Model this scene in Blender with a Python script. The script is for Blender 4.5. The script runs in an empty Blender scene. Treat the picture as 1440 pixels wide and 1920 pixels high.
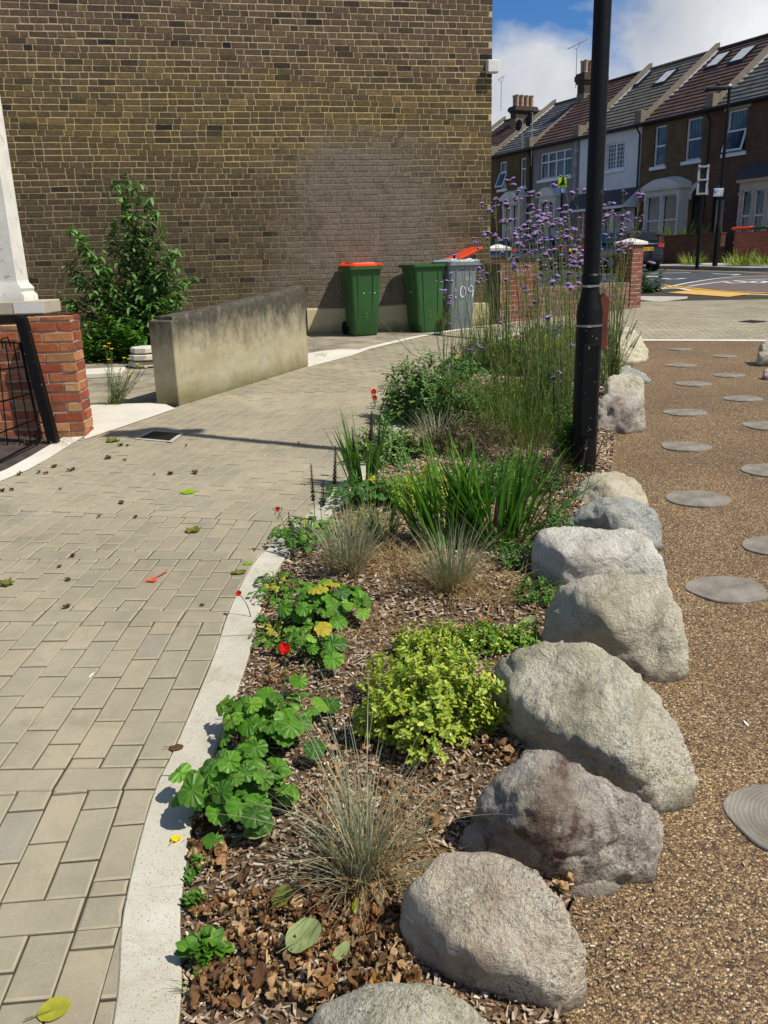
import bpy, bmesh, math, random
from mathutils import Vector, Matrix, noise
random.seed(7)
R = math.radians
SC = bpy.context.scene
COL = SC.collection
# ------------------------------------------------------------------ camera
CAMZ = 1.48
F, PIT, ROL = 1547.0, R(16.74), R(1.71)
_r0 = Vector((1, 0, 0)); _u0 = Vector((0, math.sin(PIT), math.cos(PIT))); CW = Vector((0, math.cos(PIT), -math.sin(PIT)))
CR = _r0 * math.cos(ROL) - _u0 * math.sin(ROL)
CU = _r0 * math.sin(ROL) + _u0 * math.cos(ROL)
cam = bpy.data.cameras.new('camera'); camo = bpy.data.objects.new('camera', cam); COL.objects.link(camo)
m = Matrix((CR, CU, -CW)).transposed().to_4x4(); m.translation = Vector((0, 0, CAMZ)); camo.matrix_world = m
cam.sensor_fit = 'VERTICAL'; cam.sensor_height = 24.0; cam.lens = F / 1920.0 * 24.0
cam.clip_start = 0.05; cam.clip_end = 2000
SC.camera = camo
# ------------------------------------------------------------------ light
SUN_EL = R(55.0); SUN_DIR = Vector((2.962, -1.4615, 0)).normalized()      # horizontally, towards the sun
SUN_AZ = math.atan2(SUN_DIR.x, SUN_DIR.y)
sv = Vector((SUN_DIR.x * math.cos(SUN_EL), SUN_DIR.y * math.cos(SUN_EL), math.sin(SUN_EL)))
sl = bpy.data.lights.new('sun', 'SUN'); sl.energy = 5.0; sl.angle = R(0.6); sl.color = (1.0, 0.945, 0.85)
so = bpy.data.objects.new('sun', sl); COL.objects.link(so); so.rotation_euler = sv.to_track_quat('Z', 'Y').to_euler(); so.location = (20, -10, 30)
SC.view_settings.view_transform = 'Standard'; SC.view_settings.look = 'None'
SC.view_settings.exposure = 0.08; SC.view_settings.gamma = 1; SC.view_settings.use_curve_mapping = False

# ------------------------------------------------------------------ node helper
class NT:
    def __init__(s, tree): s.t = tree; s.n = tree.nodes; s.l = tree.links
    def new(s, typ, **kw):
        n = s.n.new(typ)
        for k, v in kw.items(): setattr(n, k, v)
        return n
    def put(s, sock, v):
        if v is None: return
        if hasattr(v, 'is_output'): s.l.new(v, sock)
        elif isinstance(v, (tuple, list)) and sock.type == 'RGBA': sock.default_value = (*v[:3], 1)
        else: sock.default_value = v
    def coord(s, kind='Object'):
        return s.new('ShaderNodeTexCoord').outputs[kind]
    def mapping(s, vec, scale=(1, 1, 1), loc=(0, 0, 0), rot=(0, 0, 0)):
        n = s.new('ShaderNodeMapping'); s.put(n.inputs['Vector'], vec); n.inputs['Scale'].default_value = scale; n.inputs['Location'].default_value = loc; n.inputs['Rotation'].default_value = rot
        return n.outputs[0]
    def noise(s, vec, scale=5, detail=4, rough=.55, dist=0):
        n = s.new('ShaderNodeTexNoise'); s.put(n.inputs['Vector'], vec); n.inputs['Scale'].default_value = scale
        n.inputs['Detail'].default_value = detail; n.inputs['Roughness'].default_value = rough; n.inputs['Distortion'].default_value = dist
        return n.outputs[0]
    def vor(s, vec, scale=5, feature='F1', out='Distance', rand=1):
        n = s.new('ShaderNodeTexVoronoi', feature=feature); s.put(n.inputs['Vector'], vec); n.inputs['Scale'].default_value = scale
        n.inputs['Randomness'].default_value = rand
        return n.outputs[out]
    def ramp(s, fac, stops, interp='LINEAR'):
        n = s.new('ShaderNodeValToRGB'); s.put(n.inputs[0], fac); cr = n.color_ramp; cr.interpolation = interp
        while len(cr.elements) < len(stops): cr.elements.new(.5)
        for e, (p, c) in zip(cr.elements, stops):
            e.position = p
            if not isinstance(c, (tuple, list)): c = (c, c, c)
            e.color = (*c[:3], 1)
        return n.outputs[0]
    def mix(s, fac, a, b, mode='MIX'):
        n = s.new('ShaderNodeMix', data_type='RGBA', blend_type=mode); s.put(n.inputs[0], fac); s.put(n.inputs[6], a); s.put(n.inputs[7], b)
        return n.outputs[2]
    def math(s, op, a, b=None, c=None):
        n = s.new('ShaderNodeMath', operation=op); s.put(n.inputs[0], a)
        if b is not None: s.put(n.inputs[1], b)
        if c is not None: s.put(n.inputs[2], c)
        return n.outputs[0]
    def mr(s, v, a, b, c=0, d=1):
        n = s.new('ShaderNodeMapRange'); n.clamp = True; s.put(n.inputs[0], v)
        for i, q in enumerate((a, b, c, d)): n.inputs[i + 1].default_value = q
        return n.outputs[0]
    def sep(s, v):
        n = s.new('ShaderNodeSeparateXYZ'); s.put(n.inputs[0], v); return n.outputs
    def comb(s, x, y, z):
        n = s.new('ShaderNodeCombineXYZ'); s.put(n.inputs[0], x); s.put(n.inputs[1], y); s.put(n.inputs[2], z); return n.outputs[0]
    def hsv(s, c, h=.5, sa=1, v=1):
        n = s.new('ShaderNodeHueSaturation'); s.put(n.inputs['Hue'], h); s.put(n.inputs['Saturation'], sa); s.put(n.inputs['Value'], v); s.put(n.inputs['Color'], c); return n.outputs[0]
    def bump(s, h, strength=.5, dist=.01, nrm=None):
        n = s.new('ShaderNodeBump'); s.put(n.inputs['Height'], h); n.inputs['Strength'].default_value = strength; n.inputs['Distance'].default_value = dist
        if nrm is not None: s.put(n.inputs['Normal'], nrm)
        return n.outputs[0]
    def island(s):
        return s.new('ShaderNodeNewGeometry').outputs['Random Per Island']

def lin(c):
    if isinstance(c, str):
        c = [int(c[i:i + 2], 16) / 255 for i in (0, 2, 4)]
        return tuple(x / 12.92 if x <= .04045 else ((x + .055) / 1.055) ** 2.4 for x in c)
    return c
MATS = {}
def mat(name, fn, rough=.85, spec=.3, metal=0, transl=0):
    mt = bpy.data.materials.new(name); mt.use_nodes = True; t = NT(mt.node_tree); b = t.n['Principled BSDF']
    b.inputs['Roughness'].default_value = rough; b.inputs['Specular IOR Level'].default_value = spec; b.inputs['Metallic'].default_value = metal
    r = fn(t, b)
    if r is not None: t.put(b.inputs['Base Color'], r)
    if transl:
        tr = t.new('ShaderNodeBsdfTranslucent'); ms = t.new('ShaderNodeMixShader'); ms.inputs[0].default_value = transl
        out = [n for n in t.n if n.type == 'OUTPUT_MATERIAL'][0]
        c = t.mix(1.0, r, (1.0, 1.15, .45), 'MULTIPLY') if hasattr(r, 'is_output') else tuple(min(1, x * y) for x, y in zip(r, (1, 1.15, .45)))
        t.put(tr.inputs[0], c)
        t.l.new(b.outputs[0], ms.inputs[1]); t.l.new(tr.outputs[0], ms.inputs[2]); t.l.new(ms.outputs[0], out.inputs[0])
    MATS[name] = mt
    return mt
def tone(name, c1, c2, scale=6, rough=.8, bump=.2, bdist=.004, isl=0, spec=.3, metal=0, transl=0, bscale=None, detail=5):
    """two-tone noise material, optionally varied from piece to piece"""
    c1, c2 = lin(c1), lin(c2)
    def fn(t, b):
        co = t.coord(); nz = t.noise(co, scale, detail)
        c = t.ramp(nz, [(.3, c1), (.7, c2)])
        if isl:
            v = t.mr(t.island(), 0, 1, 1 - isl, 1 + isl); c = t.hsv(c, v=v)
        if bump: t.put(b.inputs['Normal'], t.bump(t.noise(co, bscale or scale * 4, 4), bump, bdist))
        return c
    return mat(name, fn, rough, spec, metal, transl)
def leafm(name, cols, rough=.5, transl=.35, spec=.35, scale=25):
    """foliage: colour picked per leaf from a ramp of colours"""
    cols = [lin(c) for c in cols]
    if len(cols) == 1: cols = cols * 2
    def fn(t, b):
        n = len(cols); c = t.ramp(t.island(), [(i / max(1, n - 1), q) for i, q in enumerate(cols)])
        nz = t.noise(t.coord(), scale, 2); c = t.hsv(c, v=t.mr(nz, .3, .7, .8, 1.2))
        return c
    return mat(name, fn, rough, spec, 0, transl)

# ------------------------------------------------------------------ sky
wd = bpy.data.worlds.new('World'); SC.world = wd; wd.use_nodes = True
wt = NT(wd.node_tree); bg = wt.n['Background']
sky = wt.new('ShaderNodeTexSky', sky_type='NISHITA'); sky.sun_disc = False; sky.sun_elevation = SUN_EL; sky.sun_rotation = SUN_AZ
sky.air_density = 1.0; sky.dust_density = .35; sky.ozone_density = 1.6
gen = wt.coord('Generated'); sx = wt.sep(gen)
yy = wt.math('MAXIMUM', wt.math('ABSOLUTE', sx[1]), .05)
zz = wt.math('MAXIMUM', sx[2], .02)
flat = wt.comb(wt.math('DIVIDE', sx[0], wt.math('ADD', zz, .25)), wt.math('DIVIDE', sx[1], wt.math('ADD', zz, .25)), 0)
n1 = wt.noise(gen, 5.5, 9, .6, .3); n2 = wt.noise(gen, 3.2, 8, .55, .2); n3 = wt.noise(flat, 1.6, 6, .55)
# the clear gap lies above the roofs to the left of the lamp post, the rest of the sky is broken cloud
az = wt.math('DIVIDE', sx[0], yy); el = wt.math('DIVIDE', sx[2], yy)
g1 = wt.math('MULTIPLY', wt.math('SUBTRACT', az, .240), 5.5)
g2 = wt.math('MULTIPLY', wt.math('SUBTRACT', .228, el), 7.5)
gg = wt.math('MAXIMUM', g1, g2)
cl = wt.math('ADD', gg, wt.math('MULTIPLY', wt.math('SUBTRACT', n1, .5), 1.7))
cmask = wt.mr(cl, -.12, .22)
behind = wt.mr(n3, .38, .6)
front = wt.math('GREATER_THAN', sx[1], 0.05)
cmask = wt.mix(front, behind, cmask)
shade = wt.ramp(wt.math('SUBTRACT', n2, wt.math('MULTIPLY', wt.math('SUBTRACT', el, .2), .9)), [(.27, (4.2, 4.8, 6.0)), (.38, (6.2, 6.8, 8.0)), (.5, (9.0, 9.4, 10.0)), (.62, (12.6, 12.8, 13.0))])
clear = wt.mix(1.0, sky.outputs[0], (.55, 1.0, 1.55), 'MULTIPLY')
wt.put(bg.inputs[0], wt.mix(cmask, clear, shade)); bg.inputs[1].default_value = .066

# ------------------------------------------------------------------ ground heights, pixel helpers
def G(X, Y):
    if Y < 13: return .038 * Y
    return .494 + .0275 * (min(Y, 33.2) - 13)
def ray(px, py):
    d = CW * F + CR * (px - 720) - CU * (py - 960); return d / d.y
def at(px, py, h=0.0):
    q = ray(px, py); lo, hi = .2, 120.
    for i in range(50):
        t = (lo + hi) / 2
        if CAMZ + q.z * t > G(q.x * t, t) + h: lo = t
        else: hi = t
    return Vector((q.x * lo, lo, CAMZ + q.z * lo))
def atY(px, py, Y):
    q = ray(px, py); return Vector((q.x * Y, Y, CAMZ + q.z * Y))
def on(X, Y, h=0): return Vector((X, Y, G(X, Y) + h))

# ------------------------------------------------------------------ mesh helper
class MB:
    def __init__(s): s.v = []; s.f = []; s.m = []
    def vert(s, p): s.v.append(Vector(p)); return len(s.v) - 1
    def face(s, idx, m=0): s.f.append(tuple(idx)); s.m.append(m)
    def poly(s, pts, m=0):
        i = len(s.v); s.v += [Vector(p) for p in pts]; s.face(range(i, i + len(pts)), m)
    def box(s, c, size, M=None, m=0):
        x, y, z = size[0] / 2, size[1] / 2, size[2] / 2; i = len(s.v)
        for a, b, d in ((-1, -1, -1), (1, -1, -1), (1, 1, -1), (-1, 1, -1), (-1, -1, 1), (1, -1, 1), (1, 1, 1), (-1, 1, 1)):
            p = Vector((a * x, b * y, d * z))
            if M is not None: p = M @ p
            s.v.append(p + Vector(c))
        for q in ((3, 2, 1, 0), (4, 5, 6, 7), (0, 1, 5, 4), (1, 2, 6, 5), (2, 3, 7, 6), (3, 0, 4, 7)): s.face([i + k for k in q], m)
    def bb(s, x0, x1, y0, y1, z0, z1, m=0): s.box(((x0 + x1) / 2, (y0 + y1) / 2, (z0 + z1) / 2), (abs(x1 - x0), abs(y1 - y0), abs(z1 - z0)), None, m)
    def loft(s, rings, m=0, cap=True, closed=True):
        base = len(s.v); n = len(rings[0])
        for r in rings: s.v += [Vector(p) for p in r]
        for k in range(len(rings) - 1):
            for j in range(n if closed else n - 1):
                a = base + k * n + j; b = base + k * n + (j + 1) % n
                s.face((a, b, b + n, a + n), m)
        if cap:
            s.face(list(range(base + n - 1, base - 1, -1)), m); e = base + (len(rings) - 1) * n; s.face(range(e, e + n), m)
    def tube(s, pts, rad, n=6, m=0, cap=True):
        pts = [Vector(p) for p in pts]
        if not isinstance(rad, (list, tuple)): rad = [rad] * len(pts)
        rings = []; ref = Vector((.123, .9, .31))
        for k, p in enumerate(pts):
            d = (pts[min(k + 1, len(pts) - 1)] - pts[max(k - 1, 0)])
            d = d.normalized() if d.length > 1e-9 else Vector((0, 0, 1))
            a = d.cross(ref)
            if a.length < .05: a = d.cross(Vector((1, 0, 0)))
            a.normalize(); b = d.cross(a)
            rings.append([p + (a * math.cos(2 * math.pi * j / n) + b * math.sin(2 * math.pi * j / n)) * rad[k] for j in range(n)])
        s.loft(rings, m, cap)
    def cyl(s, c, r0, r1, h, n=24, m=0, axis=(0, 0, 1)):
        c = Vector(c); s.tube([c, c + Vector(axis) * h], [r0, r1], n, m)
    def lathe(s, c, prof, n=32, m=0):
        c = Vector(c)
        s.loft([[c + Vector((r * math.cos(2 * math.pi * j / n), r * math.sin(2 * math.pi * j / n), z)) for j in range(n)] for r, z in prof], m)
    def add(s, o, M=None, m=None):
        i = len(s.v); s.v += [(M @ p) if M is not None else p for p in o.v]
        for f, mm in zip(o.f, o.m): s.face([i + k for k in f], mm if m is None else m)
    def build(s, name, mats, parent=None, loc=None, smooth=False, local=False):
        if not isinstance(mats, (list, tuple)): mats = [mats]
        org = Vector((0, 0, 0))
        if not local:
            if parent is not None:
                org = parent['_loc'] if '_loc' in parent else parent.location; org = Vector(org)
            elif loc is not None: org = Vector(loc)
        me = bpy.data.meshes.new(name); me.from_pydata([tuple(p - org) for p in s.v], [], s.f)
        for q in mats: me.materials.append(q)
        if len(mats) > 1: me.polygons.foreach_set('material_index', s.m)
        if smooth: me.polygons.foreach_set('use_smooth', [True] * len(me.polygons))
        me.update()
        o = bpy.data.objects.new(name, me); COL.objects.link(o)
        if parent is not None: o.parent = parent
        elif loc is not None: o.location = loc
        return o
def tag(o, label=None, cat=None, group=None, kind=None):
    if label: o['label'] = label
    if cat: o['category'] = cat
    if group: o['group'] = group
    if kind: o['kind'] = kind
    return o
def empty(name, loc, label, cat, group=None, rz=0):
    o = bpy.data.objects.new(name, None); COL.objects.link(o); o.location = loc; o.rotation_euler = (0, 0, rz); o.empty_display_size = .1
    return tag(o, label, cat, group)
def bevel(o, w, seg=2, ang=35):
    md = o.modifiers.new('bevel', 'BEVEL'); md.width = w; md.segments = seg; md.limit_method = 'ANGLE'; md.angle_limit = R(ang)
    return o
def shade(o, ang=35):
    o.data.polygons.foreach_set('use_smooth', [True] * len(o.data.polygons))
    for e in o.data.edges: pass
    bm = bmesh.new(); bm.from_mesh(o.data)
    for e in bm.edges:
        if len(e.link_faces) == 2 and e.calc_face_angle(0) > R(ang): e.smooth = False
    bm.to_mesh(o.data); bm.free(); return o
def U(a, b): return random.uniform(a, b)
# ------------------------------------------------------------------ materials
def f_paver(t, b):
    co = t.coord(); isl = t.island()
    c = t.ramp(isl, [(0, lin('9b937d')), (.25, lin('968f7a')), (.5, lin('9f957e')), (.7, lin('938c79')), (.88, lin('9f957d')), (1, lin('8f8a7b'))])
    big = t.noise(co, 1.3, 3); c = t.hsv(c, v=t.mr(big, .3, .7, .80, 1.1)); c = t.mix(t.mr(t.noise(co, 3.1, 7, .75, .8), .56, .7, 0, .45), c, lin('6e6754'))
    sp = t.noise(co, 160, 2, .7); c = t.mix(t.mr(sp, .6, .75, 0, .35), c, lin('c9bf9f')); c = t.mix(t.mr(sp, .28, .36, .4, 0), c, lin('5b5546'))
    st = t.noise(co, 6, 6, .7, .5); c = t.mix(t.mr(st, .58, .75, 0, .4), c, lin('b09a7e')); c = t.hsv(c, .5, 1, t.mr(st, .3, .6, .86, 1.04))
    t.put(b.inputs['Normal'], t.bump(t.noise(co, 220, 4, .6), .35, .0015)); return c

mat('paver', f_paver, .85, .25)
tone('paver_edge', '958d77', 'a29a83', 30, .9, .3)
tone('joint_sand', '463f32', '332c22', 40, .95, .4)
def f_kerb(t, b):
    co = t.coord(); c = t.ramp(t.noise(co, 4, 5), [(.3, lin('aba693')), (.7, lin('c4c0b2'))])
    v = t.noise(co, 230, 2, .6); c = t.mix(t.mr(v, .34, .40, .75, 0), c, lin('6f6a5b')); c = t.mix(t.mr(t.noise(co, 5, 7, .75, .5), .52, .66, 0, .45), c, lin('94866a'))
    t.put(b.inputs['Normal'], t.bump(v, .4, .002)); return c
mat('kerb_concrete', f_kerb, .9, .2)
def f_resin(t, b):
    co = t.coord(); v = t.new('ShaderNodeTexVoronoi'); t.put(v.inputs['Vector'], co); v.inputs['Scale'].default_value = 200
    idc = t.sep(v.outputs['Color'])[0]; d = v.outputs['Distance']
    c = t.ramp(idc, [(0, lin('443629')), (.2, lin('6a543b')), (.45, lin('856a4a')), (.66, lin('9a7e57')), (.84, lin('b0956c')), (.95, lin('d2c19e')), (1, lin('8f867a'))], 'CONSTANT')
    c = t.mix(t.mr(d, .45, .8, 0, .7), c, lin('3a2c1e')); c = t.hsv(c, v=t.mr(t.noise(co, 1.7, 6, .65), .3, .7, .74, 1.16))
    t.put(b.inputs['Normal'], t.bump(t.mr(d, 0, .7, 1, 0), .7, .003)); return c
mat('pebble_resin', f_resin, .55, .35)
def f_soil(t, b):
    co = t.coord(); c = t.ramp(t.noise(co, 70, 6, .75), [(.3, lin('30261c')), (.5, lin('5b4a38')), (.7, lin('8a765f'))])
    t.put(b.inputs['Normal'], t.bump(t.noise(co, 60, 5, .7), 1, .01)); return c
mat('bark_soil', f_soil, .95, .1)
leafm('wood_chip', ['66543f', '937f6a', 'afa08c', 'c6baa8', '785f4a', 'a08568', 'bcae98', '876b52', 'b18c68'], .9, 0, .1, 60)
leafm('dry_leaf', ['75553c', '8a6444', '4a3426', 'a07a54', 'b3956e', '3e2c20', '957048', 'c0a67e', '6a4832', 'a67f44'], .8, .15, .15, 40)
leafm('yellow_leaf', ['b7a537', 'a9a53a', '8f9a34'], .6, .3, .2, 40)
leafm('sage_leaf_fallen', ['8d9c62', '9aa56f'], .6, .3, .2, 30)
leafm('olive_leaf_fallen', ['7c7a34', '6c7434'], .6, .3, .2, 30)
leafm('bright_green_fallen', ['86ab24'], .9, .2, .05, 30)
leafm('bright_yellow_leaf', ['e8cc18', 'f0d820'], .7, .3, .1, 30)
tone('asphalt', '3a3e42', '4a4e52', 3, .9, .4, .003, bscale=150)
tone('asphalt_red', '5d5350', '6c605c', 3, .9, .4, .003, bscale=150)
tone('road_white', 'b9b9b4', 'd0d0cb', 12, .8, .1)
tone('road_yellow', 'c99635', 'd8a848', 12, .8, .1)
tone('tactile_buff', 'c9a35c', 'd6b26d', 8, .85, .2)
tone('pale_slab', '9f9b92', 'b4b0a7', 5, .9, .3)
tone('white_slab', 'c2bcae', 'd5d0c3', 2.5, .9, .3, .004, bscale=60)
tone('old_slab', '6b6455', 'a49b88', 3, .95, .6, .01, bscale=25)
tone('dark_ground', '332c27', '514841', 8, .95, .6, .01)
tone('far_pavement', '8c897f', '9d9a90', 2, .9, .1)
tone('gravel', '9c978a', 'c4bfb2', 90, .95, .8, .01)
def f_brick(t, b):
    co = t.coord(); x = t.sep(co); isl = t.island()
    up = t.ramp(isl, [(0, lin('4f4238')), (.18, lin('62503f')), (.4, lin('6b5747')), (.55, lin('5c4c3d')), (.7, lin('6f5d45')), (.82, lin('3c352d')), (.9, lin('7a6549')), (1, lin('26262a'))])
    mid = t.ramp(isl, [(0, lin('5a4d37')), (.25, lin('6b5b3e')), (.5, lin('584d3e')), (.68, lin('78653f')), (.85, lin('463f30')), (.95, lin('8a724f')), (1, lin('2b2a28'))])
    low = t.ramp(isl, [(0, lin('4c4234')), (.3, lin('5d503c')), (.6, lin('514838')), (.85, lin('6b5a45')), (1, lin('332e27'))])
    nz = t.noise(co, .9, 4, .6); h = t.math('ADD', x[2], t.math('MULTIPLY', t.math('SUBTRACT', nz, .5), 1.6))
    c = t.mix(t.mr(h, 2.15, 2.7), low, mid); c = t.mix(t.mr(h, 3.25, 3.8), c, up)
    # smeared grey repair, a rough inverted V above the bins
    cx = t.math('ABSOLUTE', t.math('SUBTRACT', x[0], 6.05)); lim = t.math('ADD', 1.0, t.math('MULTIPLY', t.math('SUBTRACT', 2.9, x[2]), .14))
    mk = t.mr(t.math('ADD', t.math('SUBTRACT', lim, cx), t.math('MULTIPLY', t.math('SUBTRACT', t.noise(co, 1.5, 6, .65), .5), 2.6)), -.35, .45)
    mk = t.math('MULTIPLY', mk, t.mr(t.math('ADD', x[2], t.math('MULTIPLY', t.noise(co, 3, 5), .7)), 2.8, 3.3, 1, 0))
    c = t.mix(t.math('MULTIPLY', mk, .7), c, t.ramp(t.noise(co, 5, 5), [(.3, lin('685f54')), (.55, lin('83796c')), (.75, lin('8a7266'))]))
    s1 = t.noise(co, 22, 5, .7); c = t.hsv(c, v=t.mr(s1, .3, .7, .62, 1.22))
    c = t.mix(t.mr(t.noise(co, 60, 3, .7), .62, .72, 0, .35), c, lin('9a8b70'))
    t.put(b.inputs['Normal'], t.bump(t.noise(co, 45, 6, .7), .8, .006)); return c
mat('stock_brick', f_brick, .92, .15)
def f_mortar(t, b):
    co = t.coord(); x = t.sep(co); nz = t.noise(co, 1.2, 4); h = t.math('ADD', x[2], t.math('MULTIPLY', t.math('SUBTRACT', nz, .5), 1.4))
    c = t.mix(t.mr(h, 1.5, 2.6), lin('8d8066'), lin('bda87a')); c = t.mix(t.mr(h, 3.2, 3.9), c, lin('bdab8a'))
    cx = t.math('ABSOLUTE', t.math('SUBTRACT', x[0], 6.05)); lim = t.math('ADD', 1.0, t.math('MULTIPLY', t.math('SUBTRACT', 2.9, x[2]), .14))
    mk = t.mr(t.math('ADD', t.math('SUBTRACT', lim, cx), t.math('MULTIPLY', t.math('SUBTRACT', t.noise(co, 1.5, 6, .65), .5), 2.6)), -.35, .45)
    mk = t.math('MULTIPLY', mk, t.mr(t.math('ADD', x[2], t.math('MULTIPLY', t.noise(co, 3, 5), .7)), 2.8, 3.3, 1, 0)); c = t.mix(mk, c, lin('82786a'))
    c = t.hsv(c, v=t.mr(t.noise(co, 30, 5, .7), .3, .7, .7, 1.2))
    t.put(b.inputs['Normal'], t.bump(t.noise(co, 90, 4, .7), .6, .004)); return c
mat('stock_mortar', f_mortar, .95, .1)
leafm('red_brick', ['9c563c', 'a9623f', '8a4433', 'b37b52', '7d4b3a', 'a0553f', 'b58a5e', '6e4436'], .9, 0, .15, 35)
leafm('dull_red_brick', ['7e4a3c', '8a5546', '734236', '6d4f44', '94604e'], .9, 0, .15, 35)
leafm('brown_brick', ['7a6450', '86705c', '6c594a', '8f6e5c', '5f5044'], .9, 0, .15, 35)
tone('pale_mortar', '9a9080', 'b5aa98', 20, .95, .3)
tone('grey_mortar', '6c6459', '8a8174', 20, .95, .3)
def f_render(t, b):
    co = t.coord(); x = t.sep(co); c = t.ramp(t.noise(co, 3, 5), [(.3, lin('b8a982')), (.7, lin('c8bb96'))])
    g = t.mr(t.math('ADD', x[2], t.math('MULTIPLY', t.noise(co, 5, 4), .2)), .12, .24, .7, 0); return t.mix(g, c, lin('6f6844'))
mat('cream_render', f_render, .9, .2)
def f_conc(t, b):
    co = t.coord(); x = t.sep(co)
    streak = t.noise(t.mapping(co, (4, 4, 2.0)), 1.8, 8, .75); fine = t.noise(co, 18, 6, .7); big = t.noise(co, 2.2, 4, .6)
    c = t.ramp(big, [(.3, lin('938b70')), (.5, lin('a89f83')), (.7, lin('a3a28c'))])
    c = t.mix(t.mr(fine, .5, .65, 0, .6), c, lin('bdb295')); c = t.mix(t.mr(t.noise(co, 9, 6, .75), .5, .62, 0, .45), c, lin('7d765c'))
    top = t.math('ADD', x[2], t.math('MULTIPLY', t.math('SUBTRACT', streak, .5), 1.0))
    c = t.mix(t.mr(top, .44, .80, 0, .92), c, t.ramp(fine, [(.35, lin('322f2c')), (.6, lin('4d4842')), (.75, lin('77705f'))]))
    c = t.mix(t.mr(t.math('ADD', x[2], t.math('MULTIPLY', big, .25)), .18, .36, .75, 0), c, lin('6b6540'))
    t.put(b.inputs['Normal'], t.bump(fine, .6, .006)); return c
mat('stained_concrete', f_conc, .95, .1)
tone('white_paint', 'c9c7bf', 'dedcd4', 7, .6, .25, .004)
def f_peel(t, b):
    co = t.coord(); c = t.ramp(t.noise(co, 5, 5), [(.35, lin('cfcbc0')), (.7, lin('e2dfd6'))]); v = t.noise(co, 11, 7, .75, 1)
    c = t.mix(t.mr(v, .6, .66, 0, .7), c, lin('8f8674')); t.put(b.inputs['Normal'], t.bump(v, .6, .006)); return c
mat('peeling_paint', f_peel, .75, .25)
def f_black(t, b):
    co = t.coord(); v = t.noise(co, 46, 2, .5); x = t.sep(co)
    c = t.mix(t.math('MULTIPLY', t.mr(v, .715, .74), t.mr(x[2], .2, 1.6, 1, .35)), lin('08090a'), lin('8f9088')); c = t.mix(t.mr(t.noise(co, 5, 5), .5, .75, 0, .5), c, lin('121212')); return c
mat('black_paint', f_black, .5, .22)
tone('dark_metal', '0d0e10', '191a1c', 8, .45, .1)
tone('steel_band', '8c8a84', 'b0aea6', 20, .35, .1, metal=.9)
tone('grey_metal', '8b9092', 'a0a5a7', 6, .5, .05)
tone('timber_red', '5d2f25', '74402f', 10, .7, .3)
def f_bin(col, dirt):
    def fn(t, b):
        co = t.coord(); c = t.mix(t.mr(t.noise(co, 3, 5), .4, .75, 0, .35), lin(col), lin(dirt)); c = t.mix(t.mr(t.noise(t.mapping(co, (6, 6, 1)), 6, 5, .7), .6, .75, 0, .25), c, lin('8a8f80'))
        t.put(b.inputs['Normal'], t.bump(t.noise(co, 90, 3), .15, .002)); return c
    return fn
mat('bin_green', f_bin('2f5a2c', '27471f'), .5, .4); mat('bin_dark_green', f_bin('27492a', '1d3a20'), .5, .4)
mat('bin_orange', f_bin('d8431a', 'b63a18'), .5, .4); mat('bin_grey', f_bin('7b8587', '5f696a'), .5, .4); mat('lid_grey', f_bin('a9b3b8', '8c979b'), .45, .4)
tone('rubber', '0c0c0c', '171717', 10, .8, .2)
tone('white_mark', 'd9ded8', 'e8ece6', 20, .7, 0)
def granite(name, a, bb, dark, patch=None, sp=1.0, pk=.5):
    a, bb, dark = lin(a), lin(bb), lin(dark)
    def fn(t, b):
        co = t.coord(); big = t.noise(co, 4, 5, .6, .5); c = t.ramp(big, [(.32, a), (.62, bb)])
        if patch: c = t.mix(t.mr(t.noise(t.mapping(co, loc=(3, 1, 2)), 3.2, 6, .65, .8), .5, .58, 0, pk), c, lin(patch))
        s1 = t.noise(co, 130, 3, .7); s2 = t.vor(co, 120); s3 = t.noise(co, 45, 5, .75)
        s4 = t.noise(co, 75, 4, .8); s5 = t.noise(t.mapping(co, loc=(2, 7, 1)), 8, 6, .75, .7); var = t.mr(t.noise(co, 5.5, 3), .4, .62, .15, 1); c = t.mix(t.mr(s5, .5, .62, 0, .55), c, lin('e2dccb')); c = t.mix(t.mr(s5, .32, .44, .6, 0), c, dark); c = t.mix(t.math('MULTIPLY', t.mr(s3, .53, .64, 0, .8 * sp), var), c, lin('e6e1d2')); c = t.mix(t.math('MULTIPLY', t.mr(s1, .54, .60, 0, .85 * sp), var), c, dark); c = t.mix(t.math('MULTIPLY', t.mr(s4, .36, .43, .55 * sp, 0), var), c, dark)
        c = t.mix(t.mr(t.noise(co, 14, 7, .75, .9), .6, .7, 0, .45), c, lin('665e4a')); zz2 = t.sep(co)[2]; c = t.mix(t.mr(t.math('ADD', zz2, t.math('MULTIPLY', t.noise(co, 12, 5, .7), .06)), .035, .075, .75, 0), c, lin('4a3d2e')); c = t.mix(t.mr(t.noise(t.mapping(co, loc=(9, 4, 1)), 3.5, 6, .7, 1.2), .55, .66, 0, .4), c, lin('8a7f63'))
        h = t.math('ADD', t.math('MULTIPLY', t.noise(co, 11, 8, .68, .4), 1.0), t.math('MULTIPLY', s3, .35))
        nb = t.bump(s1, .7, .004); h = t.math('ADD', h, t.math('MULTIPLY', s4, .3)); t.put(b.inputs['Normal'], t.bump(h, 1.0, .045, nb)); return c
    return mat(name, fn, .88, .2)
granite('granite_pink', 'c9bba2', 'd3c6ae', '6a6055', 'bba089', 1.0, .45)
granite('granite_grey_green', 'bfb99f', 'c9c4ac', '5b584b', 'aea98a', 1.0, .4)
granite('granite_purple', '978b7e', 'bfb5a8', '443d38', '5e433e', .8, .9)
granite('granite_olive', 'cac3aa', 'd6cfb8', '625c48', 'b0a884', .8, .4)
granite('granite_tan', 'c8bfa6', 'd3cab3', '686252', 'b3a98c', .75, .3)
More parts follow.
